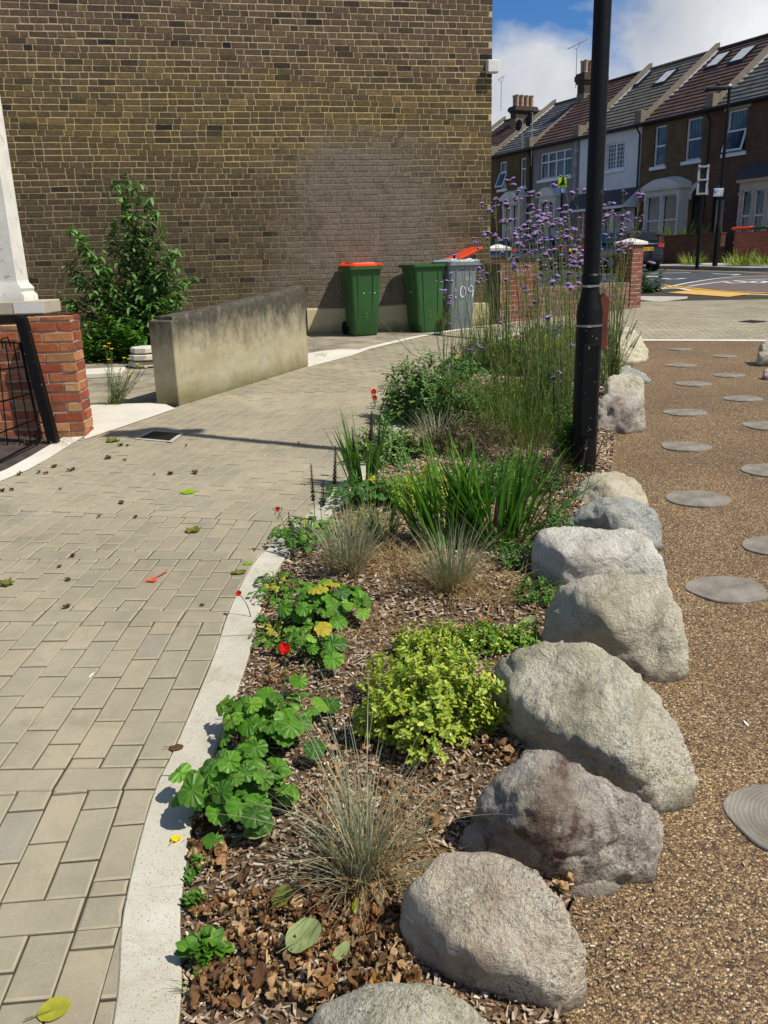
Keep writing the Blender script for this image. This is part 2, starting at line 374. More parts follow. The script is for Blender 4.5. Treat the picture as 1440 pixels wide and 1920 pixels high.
granite('granite_white', 'd8d3c5', 'e2ded2', '827e74', 'c2bdae', .5, .3)
granite('granite_blue', 'a3a7a2', 'b6b9b2', '505452', 'c6c4b8', .8, .6)
granite('granite_cream', 'cec4a6', 'd8cfb5', '857d64', 'bdb294', .5, .3)
granite('granite_rosy', 'c0b3a5', 'cbc0b3', '675b53', 'ab978c', .7, .4)
def f_log(t, b):
    co = t.coord(); x = t.sep(co)
    w = t.noise(co, 5, 4, .6); r = t.math('SQRT', t.math('ADD', t.math('MULTIPLY', x[0], x[0]), t.math('MULTIPLY', x[1], x[1])))
    rr = t.math('ADD', r, t.math('MULTIPLY', w, .05)); rings = t.math('SINE', t.math('MULTIPLY', rr, 520))
    c = t.ramp(t.noise(co, 7, 5, .65), [(.3, lin('68625a')), (.5, lin('857f74')), (.7, lin('9a9488'))])
    c = t.mix(t.mr(t.math('MULTIPLY', rings, t.noise(co, 4, 3)), -.1, .35, .22, 0), c, lin('544d45'))
    t.put(b.inputs['Normal'], t.bump(t.math('ADD', t.math('MULTIPLY', rings, .15), t.noise(co, 30, 5, .7)), .5, .003)); return c
mat('log_end', f_log, .85, .2)
# foliage
leafm('geum_leaf', ['4c7c20', '5c8e26', '426e20', '6c9e30', '3c6420', '84b038'], .45, .3)
leafm('geum_leaf_dark', ['3c6628', '4a762e', '426c2e'], .5, .3)  # deeper green leaf mix shared by several plants
leafm('stem_green', ['5a7a36', '4c6c30', '66803c'], .6, .1)
leafm('verbena_stem', ['5e743c', '4c6634', '74824a', '6a6e42', '8a8450'], .6, .15)
leafm('verbena_leaf', ['567834', '668838', '486a2e'], .6, .3)
leafm('verbena_petal', ['c2a6ea', 'b092e0', 'd2bcf2', 'c0a2e4', 'a284d2'], .6, .3)
leafm('verbena_calyx', ['4d2846', '5b3050', '3d2338'], .7, .1)
leafm('euonymus_leaf', ['abb940', 'bfc84e', '93a838', 'cfd266', '7a9432', 'a2b23e'], .35, .3)
leafm('euonymus_green', ['5f8a2c', '74992f', '4d7a28', '82a63a'], .4, .3)
leafm('sage_grey_leaf', ['6c8a48', '80a058', '5a7a3e'], .7, .25)
leafm('fescue_blade', ['8b9277', '7c8468', 'a39d7c', '737d62', 'b3a683', '68745a', '989b80'], .6, .15)
leafm('straw_blade', ['a58d5e', 'b39b6c', '8d744c', '9b7f52', '6f5a3c'], .8, .15)
leafm('iris_blade', ['4e7c2c', '5c8c32', '447028', '6a9838', '7ca23e'], .4, .3)
leafm('dry_iris_blade', ['a56a34', 'b0803f', '8a5a30'], .7, .3)
leafm('brown_stem', ['5a4a34', '6b563c', '4a3c2c', '77643f'], .8, .1)
leafm('salvia_seed', ['3a2f3a', '453544', '2d2632', '55424a'], .8, .1)
leafm('persicaria_seed', ['4a1f2a', '5a2832', '3a1c24'], .7, .1)
leafm('dock_seed', ['8f4a26', 'a3582c', '7a3d22', 'b06a38'], .8, .2)
leafm('ochre_seed', ['8d7434', 'a08440', '7a6230'], .8, .2)
leafm('red_petal', ['d0160c', 'b80f0a', 'e0220f'], .5, .25)
leafm('yellow_petal', ['e6cf1c', 'd9bd14'], .5, .25)
leafm('buddleia_leaf', ['5a8440', '6a944c', '4a7038', '78a058', '3e6430'], .5, .25)
leafm('weed_leaf', ['4c7a24', '5d8c2a', '3b6622', '6f9a34'], .5, .3)
leafm('liriope_blade', ['6f9030', '86a23c', '5a7f2c', 'a8ad4c', '9c8c3c'], .5, .3)
leafm('lawn_blade', ['5f7a30', '4c6a2a', '748a3c', '8a8a4c'], .6, .25)
leafm('dark_shrub', ['2c4a22', '38582a', '24401e'], .6, .2)
# far street
def f_wallb(c1, c2, mo, sc=1.0):
    c1, c2, mo = lin(c1), lin(c2), lin(mo)
    def fn(t, b):
        co = t.coord(); x = t.sep(co); v = t.comb(t.math('ADD', x[0], x[1]), x[2], 0); n = t.new('ShaderNodeTexBrick'); t.put(n.inputs['Vector'], v)
        n.inputs['Color1'].default_value = (*c1, 1); n.inputs['Color2'].default_value = (*c2, 1); n.inputs['Mortar'].default_value = (*mo, 1)
        n.inputs['Scale'].default_value = 1; n.inputs['Brick Width'].default_value = .225 * sc; n.inputs['Row Height'].default_value = .075 * sc; n.inputs['Mortar Size'].default_value = .006 * sc; n.inputs['Bias'].default_value = 0
        c = t.hsv(n.outputs['Color'], v=t.mr(t.noise(co, .9, 5, .6), .3, .7, .7, 1.25)); return c
    return fn
mat('house_brick_olive', f_wallb('54452f', '665538', '60543f'), .9, .15)
mat('house_brick_brown', f_wallb('503930', '60463a', '665a4c'), .9, .15)
mat('house_brick_yellow', f_wallb('5a4a34', '6b593e', '6a5e4a'), .9, .15)
mat('garden_brick_red', f_wallb('8a4030', '9c4c38', 'a0907e'), .9, .15)
mat('garden_brick_dark', f_wallb('4a3024', '5a3a2c', '5a5046'), .9, .15)
tone('render_grey', '77746f', '86837d', 2, .9, .1); tone('render_white', 'c4c5c6', 'd6d7d8', 2, .8, .05)
tone('stone_trim', 'bdbab4', 'd0cdc8', 4, .8, .1); tone('stone_cream', 'a79c8a', 'b9ae9c', 4, .8, .1)
tone('upvc', 'c9cdd2', 'dde0e4', 4, .4, 0)
leafm('tile_brown', ['483833', '524039', '40332f', '5a463d'], .8, 0, .2, 5)
leafm('tile_grey', ['57534c', '625e56', '4c4944'], .8, 0, .2, 5)
leafm('slate', ['4a4b4a', '555655', '403f40', '5c5b58'], .7, 0, .3, 5)
tone('lead_flash', '9fa3a8', 'c0c4c8', 6, .6, .1); tone('parapet_stone', '6a6154', '857a69', 5, .9, .3)
tone('chimney_brick', '3c3430', '554a40', 7, .95, .5, .01); tone('chimney_pot', 'a08670', 'b59c84', 6, .9, .1)
tone('gutter_black', '121314', '1c1d1e', 5, .4, 0)
def f_glass(t, b):
    co = t.coord(); x = t.sep(co); f = t.math('SINE', t.math('MULTIPLY', t.math('ADD', x[0], t.math('MULTIPLY', t.noise(co, 2, 2), .3)), 38))
    c = t.mix(t.mr(t.math('MULTIPLY', f, 1), -1, 1, .0, 1), lin('22262a'), lin('61656a')); return t.mix(t.mr(t.noise(co, .8, 2), .44, .54), c, lin('14171b'))
mat('curtained_glass', f_glass, .08, .6)
tone('dark_glass', '0c0f12', '1a1f24', 1.5, .05, 0, spec=.7)
tone('car_paint', '0b0d12', '0f1218', 3, .15, 0, spec=.6); tone('car_blue', '16203a', '1b2744', 3, .15, 0, spec=.6)
tone('car_lamp', '9a1018', 'c01a22', 8, .2, 0, spec=.6); tone('plate_yellow', 'd8a81a', 'e0b424', 5, .5, 0); tone('plate_black', '101010', '181818', 5, .5, 0)
tone('sign_lime', 'a9cf1c', 'b5d828', 5, .5, 0); tone('sign_blue', '1c62c0', '2470cc', 5, .5, 0); tone('sign_white', 'cfd2d8', 'e0e2e6', 5, .5, 0)
tone('door_red', '4a1418', '5a1a20', 5, .5, 0); tone('door_dark', '0e0f11', '16181a', 5, .4, 0); tone('ceramic_white', 'd5d6d2', 'e5e6e2', 5, .5, 0)
tone('wood_dark', '241c16', '38291f', 12, .8, .3); tone('red_paper', 'd6462a', 'e05432', 5, .6, .2)
M = MATS
# ------------------------------------------------------------------ ground sheets
def P2(px, py): v = at(px, py); return (v.x, v.y)
def sheet(name, poly, dz, m, kind='structure', label=None, cuts=(13, 33.2), parent=None):
    bm = bmesh.new(); vs = [bm.verts.new((x, y, 0)) for x, y in poly]; bm.faces.new(vs)
    for c in cuts:
        bmesh.ops.bisect_plane(bm, geom=bm.verts[:] + bm.edges[:] + bm.faces[:], plane_co=(0, c, 0), plane_no=(0, 1, 0))
    bmesh.ops.triangulate(bm, faces=bm.faces[:])
    bm.normal_update()
    for f in bm.faces:
        if f.normal.z < 0: f.normal_flip()
    for v in bm.verts: v.co.z = G(v.co.x, v.co.y) + dz
    me = bpy.data.meshes.new(name); bm.to_mesh(me); bm.free(); me.materials.append(m)
    o = bpy.data.objects.new(name, me); COL.objects.link(o)
    if kind: o['kind'] = kind
    if label: o['label'] = label
    return o
sheet('ground', [(-300, -60), (300, -60), (300, 600), (-300, 600)], -.03, M['asphalt'])
def interp(pts, n):
    """Catmull-Rom through 2-D points"""
    out = []; P = [pts[0]] + list(pts) + [pts[-1]]
    for i in range(1, len(P) - 2):
        for k in range(n):
            t = k / n; a, b, c, d = P[i - 1], P[i], P[i + 1], P[i + 2]
            out.append(tuple(.5 * ((2 * b[j]) + (-a[j] + c[j]) * t + (2 * a[j] - 5 * b[j] + 4 * c[j] - d[j]) * t * t + (-a[j] + 3 * b[j] - 3 * c[j] + d[j]) * t ** 3) for j in (0, 1)))
    out.append(tuple(pts[-1])); return out
def v2(a): return Vector((a[0], a[1]))
# kerb between footpath and planting bed
KL = [(-.50, .3), (-.53, .8)] + [P2(*p) for p in ((212, 1920), (232, 1710), (285, 1500), (330, 1400), (398, 1240), (433, 1140), (482, 1050), (556, 985), (640, 905), (715, 810), (790, 735), (850, 680), (905, 645), (960, 625))]
KL = interp(KL, 5)
def offset(line, d):
    out = []
    for i, p in enumerate(line):
        a = v2(line[max(i - 1, 0)]); b = v2(line[min(i + 1, len(line) - 1)]); t = (b - a).normalized(); out.append((p[0] + t.y * d, p[1] - t.x * d))
    return out
KR = offset(KL, .13)
mb = MB(); acc = 0; seg = []; segs = []
for i in range(len(KL)):
    seg.append(i)
    if i:
        acc += (v2(KL[i]) - v2(KL[i - 1])).length
        if acc > .85: segs.append(seg); seg = [i]; acc = 0
if len(seg) > 1: segs.append(seg)
for sg in segs:
    L = [v2(KL[i]) for i in sg]; Q = [v2(KR[i]) for i in sg]
    for arr in (L, Q):
        d0 = (arr[1] - arr[0]).normalized() * .003; d1 = (arr[-1] - arr[-2]).normalized() * .003; arr[0] = arr[0] + d0; arr[-1] = arr[-1] - d1
    rings = []
    for a, b in zip(L, Q):
        e = (b - a).normalized() * .004
        rings.append([on(a.x, a.y, -.08), on(a.x, a.y, .004), on(a.x + e.x, a.y + e.y, .008), on(b.x - e.x, b.y - e.y, .008), on(b.x, b.y, .004), on(b.x, b.y, -.08)])
    mb.loft(rings)
o = mb.build('kerb', M['kerb_concrete']); o['kind'] = 'structure'

# outline of all the buff block paving, one footpath that widens into the crossing
left_edge = [(-3.2, 4.55)] + [P2(*p) for p in ((0, 905), (155, 822), (212, 797), (335, 763), (577, 688), (660, 664), (770, 637), (850, 622), (930, 611))]
far_edge = [P2(1000, 600), (2.9, 14.35), P2(1195, 577)]
rest = [P2(1200, 549), P2(1235, 543), P2(1268, 541), P2(1300, 546), P2(1440, 554), (15.5, 17.4), (15.5, 10.55), P2(1440, 639), P2(1215, 638), P2(1165, 632), P2(1010, 622)]
poly_pave = left_edge + far_edge + rest + [p for p in reversed(KL)] + [(-.5, -.5), (-4, -.5), (-4, 4.2)]
sheet('footpath_base', poly_pave, 0.0, M['joint_sand'])
def inside(p, poly):
    c = False; j = len(poly) - 1; x, y = p
    for i in range(len(poly)):
        a, b = poly[i], poly[j]
        if (a[1] > y) != (b[1] > y) and x < (b[0] - a[0]) * (y - a[1]) / (b[1] - a[1]) + a[0]: c = not c
        j = i
    return c
def clip(poly, quad):
    """Sutherland-Hodgman: poly clipped by a convex counter-clockwise quad"""
    out = poly
    for i in range(len(quad)):
        a, b = quad[i], quad[(i + 1) % len(quad)]; ex, ey = b[0] - a[0], b[1] - a[1]; res = []
        if not out: return []
        prev = out[-1]; dp = ex * (prev[1] - a[1]) - ey * (prev[0] - a[0])
        for p in out:
            d = ex * (p[1] - a[1]) - ey * (p[0] - a[0])
            if (d >= 0) != (dp >= 0):
                t = dp / (dp - d); res.append((prev[0] + (p[0] - prev[0]) * t, prev[1] + (p[1] - prev[1]) * t))
            if d >= 0: res.append(p)
            prev, dp = p, d
        out = res
    return out
def area(p): return .5 * sum(p[i][0] * p[(i + 1) % len(p)][1] - p[(i + 1) % len(p)][0] * p[i][1] for i in range(len(p)))
pv = MB()
PP = poly_pave if area(poly_pave) > 0 else poly_pave[::-1]
def paver(quad, regions):
    xs = [q[0] for q in quad]; ys = [q[1] for q in quad]
    cx, cy = sum(xs) / 4, sum(ys) / 4
    if cx * cx + cy * cy > 40 and (cy < 1): return
    p = quad
    for rg in regions:      # convex regions first
        p = clip(p, rg)
        if len(p) < 3: return
    ins = [inside(q, PP) for q in p]
    near_edge = not (all(ins) and inside((cx, cy), PP))
    if near_edge:
        p = clip(PP, p)
        if len(p) < 3 or abs(area(p)) < .0006: return
    if abs(area(p)) < .0006: return
    q = [p[0]]
    for t in p[1:]:
        if abs(t[0] - q[-1][0]) + abs(t[1] - q[-1][1]) > .002: q.append(t)
    p = q
    if len(p) < 3: return
    c = Vector((sum(t[0] for t in p) / len(p), sum(t[1] for t in p) / len(p)))
    far = cy > 8; g = .0032; bw = .005
    h = U(.005, .0075); tx, ty = U(-.008, .008), U(-.008, .008)
    def ring(ins, z): 
        out = []
        for t in p:
            d = c - Vector(t); L = d.length; d = d / max(L, 1e-6); k = min(ins * 1.35, L * .6)
            x, y = t[0] + d.x * k, t[1] + d.y * k; out.append(on(x, y, z + (x - c.x) * tx + (y - c.y) * ty))
        return out
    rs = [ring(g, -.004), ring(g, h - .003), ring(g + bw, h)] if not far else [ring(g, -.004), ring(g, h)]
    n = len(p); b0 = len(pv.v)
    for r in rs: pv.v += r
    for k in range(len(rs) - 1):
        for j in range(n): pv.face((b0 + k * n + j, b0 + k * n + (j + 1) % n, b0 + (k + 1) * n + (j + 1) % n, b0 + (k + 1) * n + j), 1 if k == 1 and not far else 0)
    e = b0 + (len(rs) - 1) * n; pv.face(range(e, e + n))
# soldier bands seen at the joint lines of the photograph: far edge left, far edge right
bands = [((-.93, 1.60), (-.64, 1.62)), ((-1.16, 2.12), (-.67, 2.11)), ((-1.63, 3.225), (-.65, 3.15)), ((-1.94, 3.93), (-.58, 3.81)), ((-2.28, 4.72), (-.47, 4.33)), ((-1.3, 9.54), (.24, 8.08)), ((-1, 14.2), (3.5, 9.4))]
PL, PW = .2, .1
lines = []
for a, b in bands:
    a, b = v2(a), v2(b); d = (b - a).normalized(); lines.append((a, d))
def ext(a, d, off):
    n = Vector((-d.y, d.x)); q = a + n * off; return q
for k, (a, d) in enumerate(lines):
    # band k lies from -PW to 0 below the line; a paver runs along it
    n = Vector((-d.y, d.x)); L0 = -5.0
    if k < 6:
        for i in range(60):
            s0 = L0 + i * PL
            q = [a + d * s0 - n * PW, a + d * (s0 + PL) - n * PW, a + d * (s0 + PL), a + d * s0]
            c = (q[0] + q[2]) / 2
            if k == 5 and c.x > 1.6: continue
            if c.x < -5 or (c.x > .6 and k < 5): continue
            paver([tuple(t) for t in q], [])
for k in range(-1, 6):
    # panel between band k (near) and band k+1 (far)
    if k >= 0: a, d = lines[k]; lo = a
    else: a, d = lines[0][0] - Vector((-lines[0][1].y, lines[0][1].x)) * 2.6, lines[0][1]; lo = a
    if k == 4: d = Vector((math.cos(R(-14)), math.sin(R(-14))))
    if k == 5: d = Vector((math.cos(R(-40)), math.sin(R(-40))))
    n = Vector((-d.y, d.x))
    la, ld = (lines[k] if k >= 0 else (a, d)); a1, d1 = lines[k + 1]; n1 = Vector((-d1.y, d1.x))
    t0 = a1 - n1 * PW
    big = 60
    reg = [tuple(la - ld * big), tuple(la + ld * big), tuple(t0 + d1 * big), tuple(t0 - d1 * big)]
    if k >= 0 and k < 5:   # the lines meet somewhere outside the path: clip by half planes instead
        pass
    def half(p0, dd): # half plane to the left of direction dd, as a huge quad
        nn = Vector((-dd.y, dd.x)); return [tuple(p0 - dd * big), tuple(p0 + dd * big), tuple(p0 + dd * big + nn * big), tuple(p0 - dd * big + nn * big)]
    regs = [half(la, ld), half(t0, -d1)]
    mid = a + n * 0
    for i in range(-46, 60):
        s0 = i * PW
        if k < 4 and not (-45 < i < 45): continue
        st = (i % 2) * .5 * PL + ((i * 37) % 5) * .012
        hmax = {4: 7.5, 5: 9}.get(k, 2.9)
        j = int(-2.2 / PL)
        while j * PL < hmax:
            u = j * PL + st; j += 1
            c = mid + d * (s0 + PW / 2) + n * (u + PL / 2)
            if c.x < -4.4 or (k < 4 and c.x > -.2) or c.y < .9 or (k == 4 and c.x > 1.3) or (k == 5 and c.x > 3.4): continue
            q = [mid + d * s0 + n * u, mid + d * (s0 + PW) + n * u, mid + d * (s0 + PW) + n * (u + PL), mid + d * s0 + n * (u + PL)]
            paver([tuple(t) for t in q], regs)
# the far crossing area beyond band 6
a, d = lines[6]; n = Vector((-d.y, d.x)); dd = Vector((math.cos(R(-9)), math.sin(R(-9)))); nn = Vector((-dd.y, dd.x)); o0 = Vector((-2, 9.0))
def halfq(p0, e): m_ = Vector((-e.y, e.x)); return [tuple(p0 - e * 60), tuple(p0 + e * 60), tuple(p0 + e * 60 + m_ * 60), tuple(p0 - e * 60 + m_ * 60)]
rg = [halfq(a, d)]
for i in range(-10, 110):
    for j in range(-8, 90):
        off = (j % 2) * .5
        q = [o0 + dd * ((i + off) * PL) + nn * (j * PW), o0 + dd * ((i + 1 + off) * PL) + nn * (j * PW), o0 + dd * ((i + 1 + off) * PL) + nn * ((j + 1) * PW), o0 + dd * ((i + off) * PL) + nn * ((j + 1) * PW)]
        c = (q[0] + q[2]) / 2
        if c.x < -.6 or c.y < 8.5: continue
        paver([tuple(t) for t in q], rg)
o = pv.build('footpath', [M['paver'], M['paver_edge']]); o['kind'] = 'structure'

# pale strips and slabs that edge the footpath
def strip(name, pts, w, dz, m, side=1, label=None):
    o_ = offset(pts, w * side); return sheet(name, list(pts) + o_[::-1], dz, m, 'structure')
le = left_edge
strip('edging_strip', interp([(-3.6, 4.1)] + le[:4] , 4), .16, .009, M['white_slab'], -1)
sheet('concrete_apron', [P2(*p) for p in ((160, 826), (330, 768), (303, 757), (145, 762), (148, 790))], .011, M['white_slab'])
sheet('concrete_apron', [P2(*p) for p in ((577, 690), (660, 668), (690, 657), (640, 656), (600, 660), (577, 664))], .011, M['white_slab'])
strip('edging_strip', interp(le[6:] + [P2(1000, 600), (2.9, 14.3), P2(1195, 577)], 4), .13, .009, M['white_slab'], -1)
strip('edging_strip', interp([P2(1197, 549), P2(1235, 543.5), P2(1268, 541.5), P2(1300, 546), P2(1440, 554), (13, 17.5)], 4), .13, .009, M['white_slab'], -1)
sheet('edging_strip', [P2(1200, 640.5), P2(1440, 641.5), (15, 10.5), (15, 10.62), P2(1440, 638.5), P2(1200, 637.5)], .012, M['white_slab'])
sheet('yard_slabs', [(-8, 4), (-3.2, 4.4), P2(0, 895), P2(155, 812), P2(150, 762), P2(303, 757), P2(577, 685), P2(577, 664), P2(640, 658), P2(700, 650), P2(800, 628), P2(940, 609), P2(1000, 598), (2.95, 14.6), (2.0, 16), (-8, 14)], -.004, M['old_slab'])
sheet('dark_paving', [(-5, 4.0), (-3.2, 4.5), P2(0, 893), P2(140, 822), P2(100, 800), (-5, 6.3)], .002, M['dark_ground'])
o = sheet('patch_slab', [P2(1199, 556), P2(1290, 557), P2(1288, 561), P2(1236, 567), P2(1199, 563)], .011, M['pale_slab'])
o = sheet('tactile_paving', [P2(1252, 549.5), P2(1298, 545.2), P2(1410, 551.5), P2(1366, 557.5)], .0125, M['tactile_buff'])
# blisters of the tactile paving
mb = MB(); c4 = [P2(1252, 549.5), P2(1298, 545.2), P2(1410, 551.5), P2(1366, 557.5)]
for i in range(36):
    for j in range(12):
        u, v = (i + .5) / 36, (j + .5) / 12
        x = (1 - u) * ((1 - v) * c4[0][0] + v * c4[1][0]) + u * ((1 - v) * c4[3][0] + v * c4[2][0]); y = (1 - u) * ((1 - v) * c4[0][1] + v * c4[1][1]) + u * ((1 - v) * c4[3][1] + v * c4[2][1])
        mb.tube([on(x, y, .012), on(x, y, .019)], [.022, .014], 6)
mb.build('tactile_blisters', M['tactile_buff'])['kind'] = 'structure'
# road
sheet('road', [P2(1190, 551), P2(1235, 545), P2(1268, 543), P2(1300, 548), P2(1440, 556), (40, 16), (70, 20), (70, 31), P2(1440, 508), P2(1195, 504), (6, 33), (-30, 42), (-30, 34), (4.6, 22), (4.9, 18.4)], -.012, M['asphalt'])
sheet('road_surface_red', [P2(1242, 541), P2(1300, 529), P2(1370, 520), P2(1440, 517.5), (30, 24.5), (45, 21), (40, 16.3), P2(1440, 549), P2(1330, 541)], -.006, M['asphalt_red'])
def line(name, pts, w, m, dz=0): 
    pts = interp([P2(*p) if p[1] > 100 else p for p in pts], 5); return strip(name, offset(pts, -w / 2), w, dz, m)
line('road_marking', [(1238, 541), (1300, 528.5), (1370, 519.5), (1440, 517)], .12, M['road_white'])
line('road_marking', [(1290, 537), (1340, 530), (1385, 526), (1440, 523.5)], .12, M['road_white'], .002)
line('road_marking', [(1241, 534), (1290, 539.5), (1350, 545), (1440, 549.5)], .14, M['road_yellow'], .003)
line('road_marking', [(1243, 537.2), (1290, 542), (1350, 547), (1440, 552)], .14, M['road_yellow'], .003)
line('road_marking', [(1232, 505.5), (1300, 507.6), (1380, 509.5), (1440, 512.5)], .12, M['road_yellow'])
line('road_marking', [(1221, 512.5), (1255, 511.8), (1295, 511)], .16, M['road_white'])
line('road_marking', [(1208, 520), (1222, 517.6), (1236, 519)], .16, M['road_white'])
line('road_marking', [(1242, 521.5), (1262, 523.6), (1284, 521.6)], .16, M['road_white'])
line('road_marking', [(1337, 513.2), (1352, 513.8), (1384, 514.6), (1372, 516)], .16, M['road_white'])
line('road_marking', [(1352, 528), (1376, 527), (1400, 529.5), (1375, 531), (1360, 529)], .14, M['road_white'], .002)
line('road_marking', [(1400, 530), (1420, 527), (1436, 528), (1425, 530.5), (1404, 529)], .14, M['road_white'], .002)
# far kerb and pavement
far = interp([P2(1150, 502.5), P2(1205, 502.8), P2(1260, 503.2), P2(1330, 504.5), P2(1440, 507.5), (16, 29), (30, 25.5)], 4)
mb = MB(); fo = offset(far, -.15)
mb.loft([[on(a[0], a[1], -.02), on(a[0], a[1], .09), on(b[0], b[1], .09), on(b[0], b[1], -.02)] for a, b in zip(far, fo)])
mb.build('far_kerb', M['far_pavement'])['kind'] = 'structure'
sheet('far_pavement', fo + [(40, 60), (-6, 66), (2, 40)], .085, M['far_pavement'])
sheet('gravel_strip', [P2(1300, 501), P2(1440, 504.5), (15.5, 29.5), (14.5, 32.2), P2(1440, 497), P2(1305, 497)], .1, M['gravel'])

# resin bound pebble path
resin_left = [(.30, .2), (.30, 1.1)] + [P2(*p) for p in ((1020, 1830), (1075, 1690), (1120, 1400), (1110, 1180), (1090, 1020), (1142, 888), (1149, 815), (1160, 740), (1172, 690), (1170, 640))]
sheet('pebble_path', resin_left + [P2(1440, 641), (15, 10.5), (15, -.5), (.30, -.5)], .006, M['pebble_resin'])
# metal edging beside the post
ed = [P2(1144, 884), P2(1148, 850), P2(1150, 816)]; mb = MB()
mb.loft([[on(x, y, -.05), on(x, y, .03), on(x + .006, y, .03), on(x + .006, y, -.05)] for x, y in ed])
tag(mb.build('metal_edging', M['steel_band'], loc=on(*ed[0])), 'thin rusty steel edging strip between the lamp post mulch and pebble path', 'edging strip')

# planting bed: soil surface, gently humped
bed_outer = [(.38, -.3), (.38, .8)] + resin_left[2:-1] + [P2(1185, 640), P2(1165, 631), P2(1010, 621)]
bed_poly = [(-.38, -.3)] + [tuple(p) for p in KR[::2]] + bed_outer[::-1]
bm = bmesh.new(); bm.faces.new([bm.verts.new((x, y, 0)) for x, y in bed_poly]); 
bmesh.ops.triangulate(bm, faces=bm.faces[:])
for ax, lo, hi, st in ((0, -1, 6, .12), (1, 0, 14, .12)):
    q = lo
    while q < hi:
        no = (1, 0, 0) if ax == 0 else (0, 1, 0); co = (q, 0, 0) if ax == 0 else (0, q, 0)
        bmesh.ops.bisect_plane(bm, geom=bm.verts[:] + bm.edges[:] + bm.faces[:], plane_co=co, plane_no=no); q += st
bm.normal_update()
for f in bm.faces:
    if f.normal.z < 0: f.normal_flip()
def bed_h(x, y):
    # distance from the kerb side raises the soil a little
    return -.012 + .03 * noise.noise(Vector((x * 2.2, y * 2.2, 0))) + .012 * noise.noise(Vector((x * 9, y * 9, 3)))
edge_pts = [v2(p) for p in KL]
def bedz(x, y):
    dmin = min((Vector((x, y)) - p).length for p in edge_pts); k = max(0, min(1, (dmin - .12) / .35))
    return G(x, y) + .004 - .012 * (1 - k) + k * (bed_h(x, y) + .035)
for v in bm.verts: v.co.z = bedz(v.co.x, v.co.y)
me = bpy.data.meshes.new('bed_soil'); bm.to_mesh(me); bm.free(); me.materials.append(M['bark_soil']); me.polygons.foreach_set('use_smooth', [True] * len(me.polygons))
o = bpy.data.objects.new('bed_soil', me); COL.objects.link(o); o['kind'] = 'structure'
def bat(px, py):
    """point of the bed surface seen at a pixel"""
    p = at(px, py); return Vector((p.x, p.y, bedz(p.x, p.y)))

# ------------------------------------------------------------------ mulch
def chip(mb, p, L, w, h, rz, tilt, roll):
    Mx = Matrix.Rotation(rz, 3, 'Z') @ Matrix.Rotation(tilt, 3, 'Y') @ Matrix.Rotation(roll, 3, 'X')
    i = len(mb.v); hw = w / 2; hl = L / 2
    pts = [(-hl, -hw * U(.2, 1), 0), (-hl * U(.4, .8), hw, 0), (hl * U(.5, 1), hw * U(.5, 1), 0), (hl, -hw * U(.1, .9), 0)]
    for z in (-h / 2, h / 2):
        for q in pts: mb.v.append(Mx @ Vector((q[0], q[1], z)) + p)
    mb.face((i + 4, i + 5, i + 6, i + 7)[::-1])
    for a in range(4): b = (a + 1) % 4; mb.face((i + a, i + b, i + 4 + b, i + 4 + a))
bpoly = bed_poly
mb = MB(); n = 0
while n < 60000:
    y = .9 + (random.random() ** 1.5) * 11.0; x = U(-.6, 3.2)
    if not inside((x, y), bpoly): continue
    d = min((Vector((x, y)) - p).length for p in edge_pts[::3])
    if d < .13: continue
    n += 1; k = 1 if y < 3 else (1.4 if y < 5 else 2.4)
    chip(mb, Vector((x, y, bedz(x, y) + U(.0, .012))), random.choice((U(.006, .014), U(.01, .022), U(.014, .036))) * k, U(.003, .0105) * k, U(.0008, .003), U(0, 6.3), random.gauss(0, .25), random.gauss(0, .4))
tag(mb.build('bark_mulch', M['wood_chip']), 'grey brown bark chippings covering the soil of the planting bed', 'mulch', kind='stuff')
def leaf_disc(mb, p, r, rz, tilt, curl, lobes=0, m=0, crumple=.0, asp=.8, roll=0, seg=14, rings=3):
    Mx = Matrix.Rotation(rz, 3, 'Z') @ Matrix.Rotation(tilt, 3, 'Y') @ Matrix.Rotation(roll, 3, 'X'); b0 = len(mb.v); sd = random.random() * 99
    mb.v.append(Vector(p))
    for k in range(1, rings + 1):
        for j in range(seg):
            t = 2 * math.pi * j / seg; rr = r * k / rings * (1 + (lobes and .12 * math.cos(lobes * t)) + .1 * math.cos(t))
            x = rr * math.cos(t); y = rr * math.sin(t) * asp; z = curl * (x * x * .6 + y * y) / r + crumple * r * noise.noise(Vector((x / r * 1.8, y / r * 1.8, sd))) * 1.6
            mb.v.append(Mx @ Vector((x, y, z)) + Vector(p))
    for j in range(seg): mb.face((b0, b0 + 1 + j, b0 + 1 + (j + 1) % seg), m)
    for k in range(1, rings):
        a = b0 + 1 + (k - 1) * seg
        for j in range(seg): mb.face((a + j, a + seg + j, a + seg + (j + 1) % seg, a + (j + 1) % seg), m)
mb = MB()
def litter(n, px0, px1, py0, py1, rmin=.006, rmax=.02):
    k = 0; tries = 0
    while k < n and tries < n * 20:
        tries += 1; p = bat(U(px0, px1), U(py0, py1))
        if not inside((p.x, p.y), bpoly): continue
        k += 1; r = U(rmin, rmax)
        leaf_disc(mb, p + Vector((0, 0, U(.008, .028))), r, U(0, 6.3), U(-.7, .7), U(-.6, .9), random.choice((0, 3, 5)), 0, U(.55, 1.15), U(.4, .9), U(-.9, .9), 12, 4)
litter(460, 360, 780, 1690, 1900); litter(110, 600, 760, 1640, 1800); litter(40, 860, 980, 1370, 1480); litter(60, 470, 560, 1090, 1300)
litter(70, 480, 1000, 1050, 1250, .008, .02); litter(40, 560, 860, 1400, 1620); litter(90, 620, 1090, 720, 1020, .012, .03); litter(20, 1040, 1090, 1640, 1700, .01, .018)
litter(60, 340, 420, 1520, 1640)
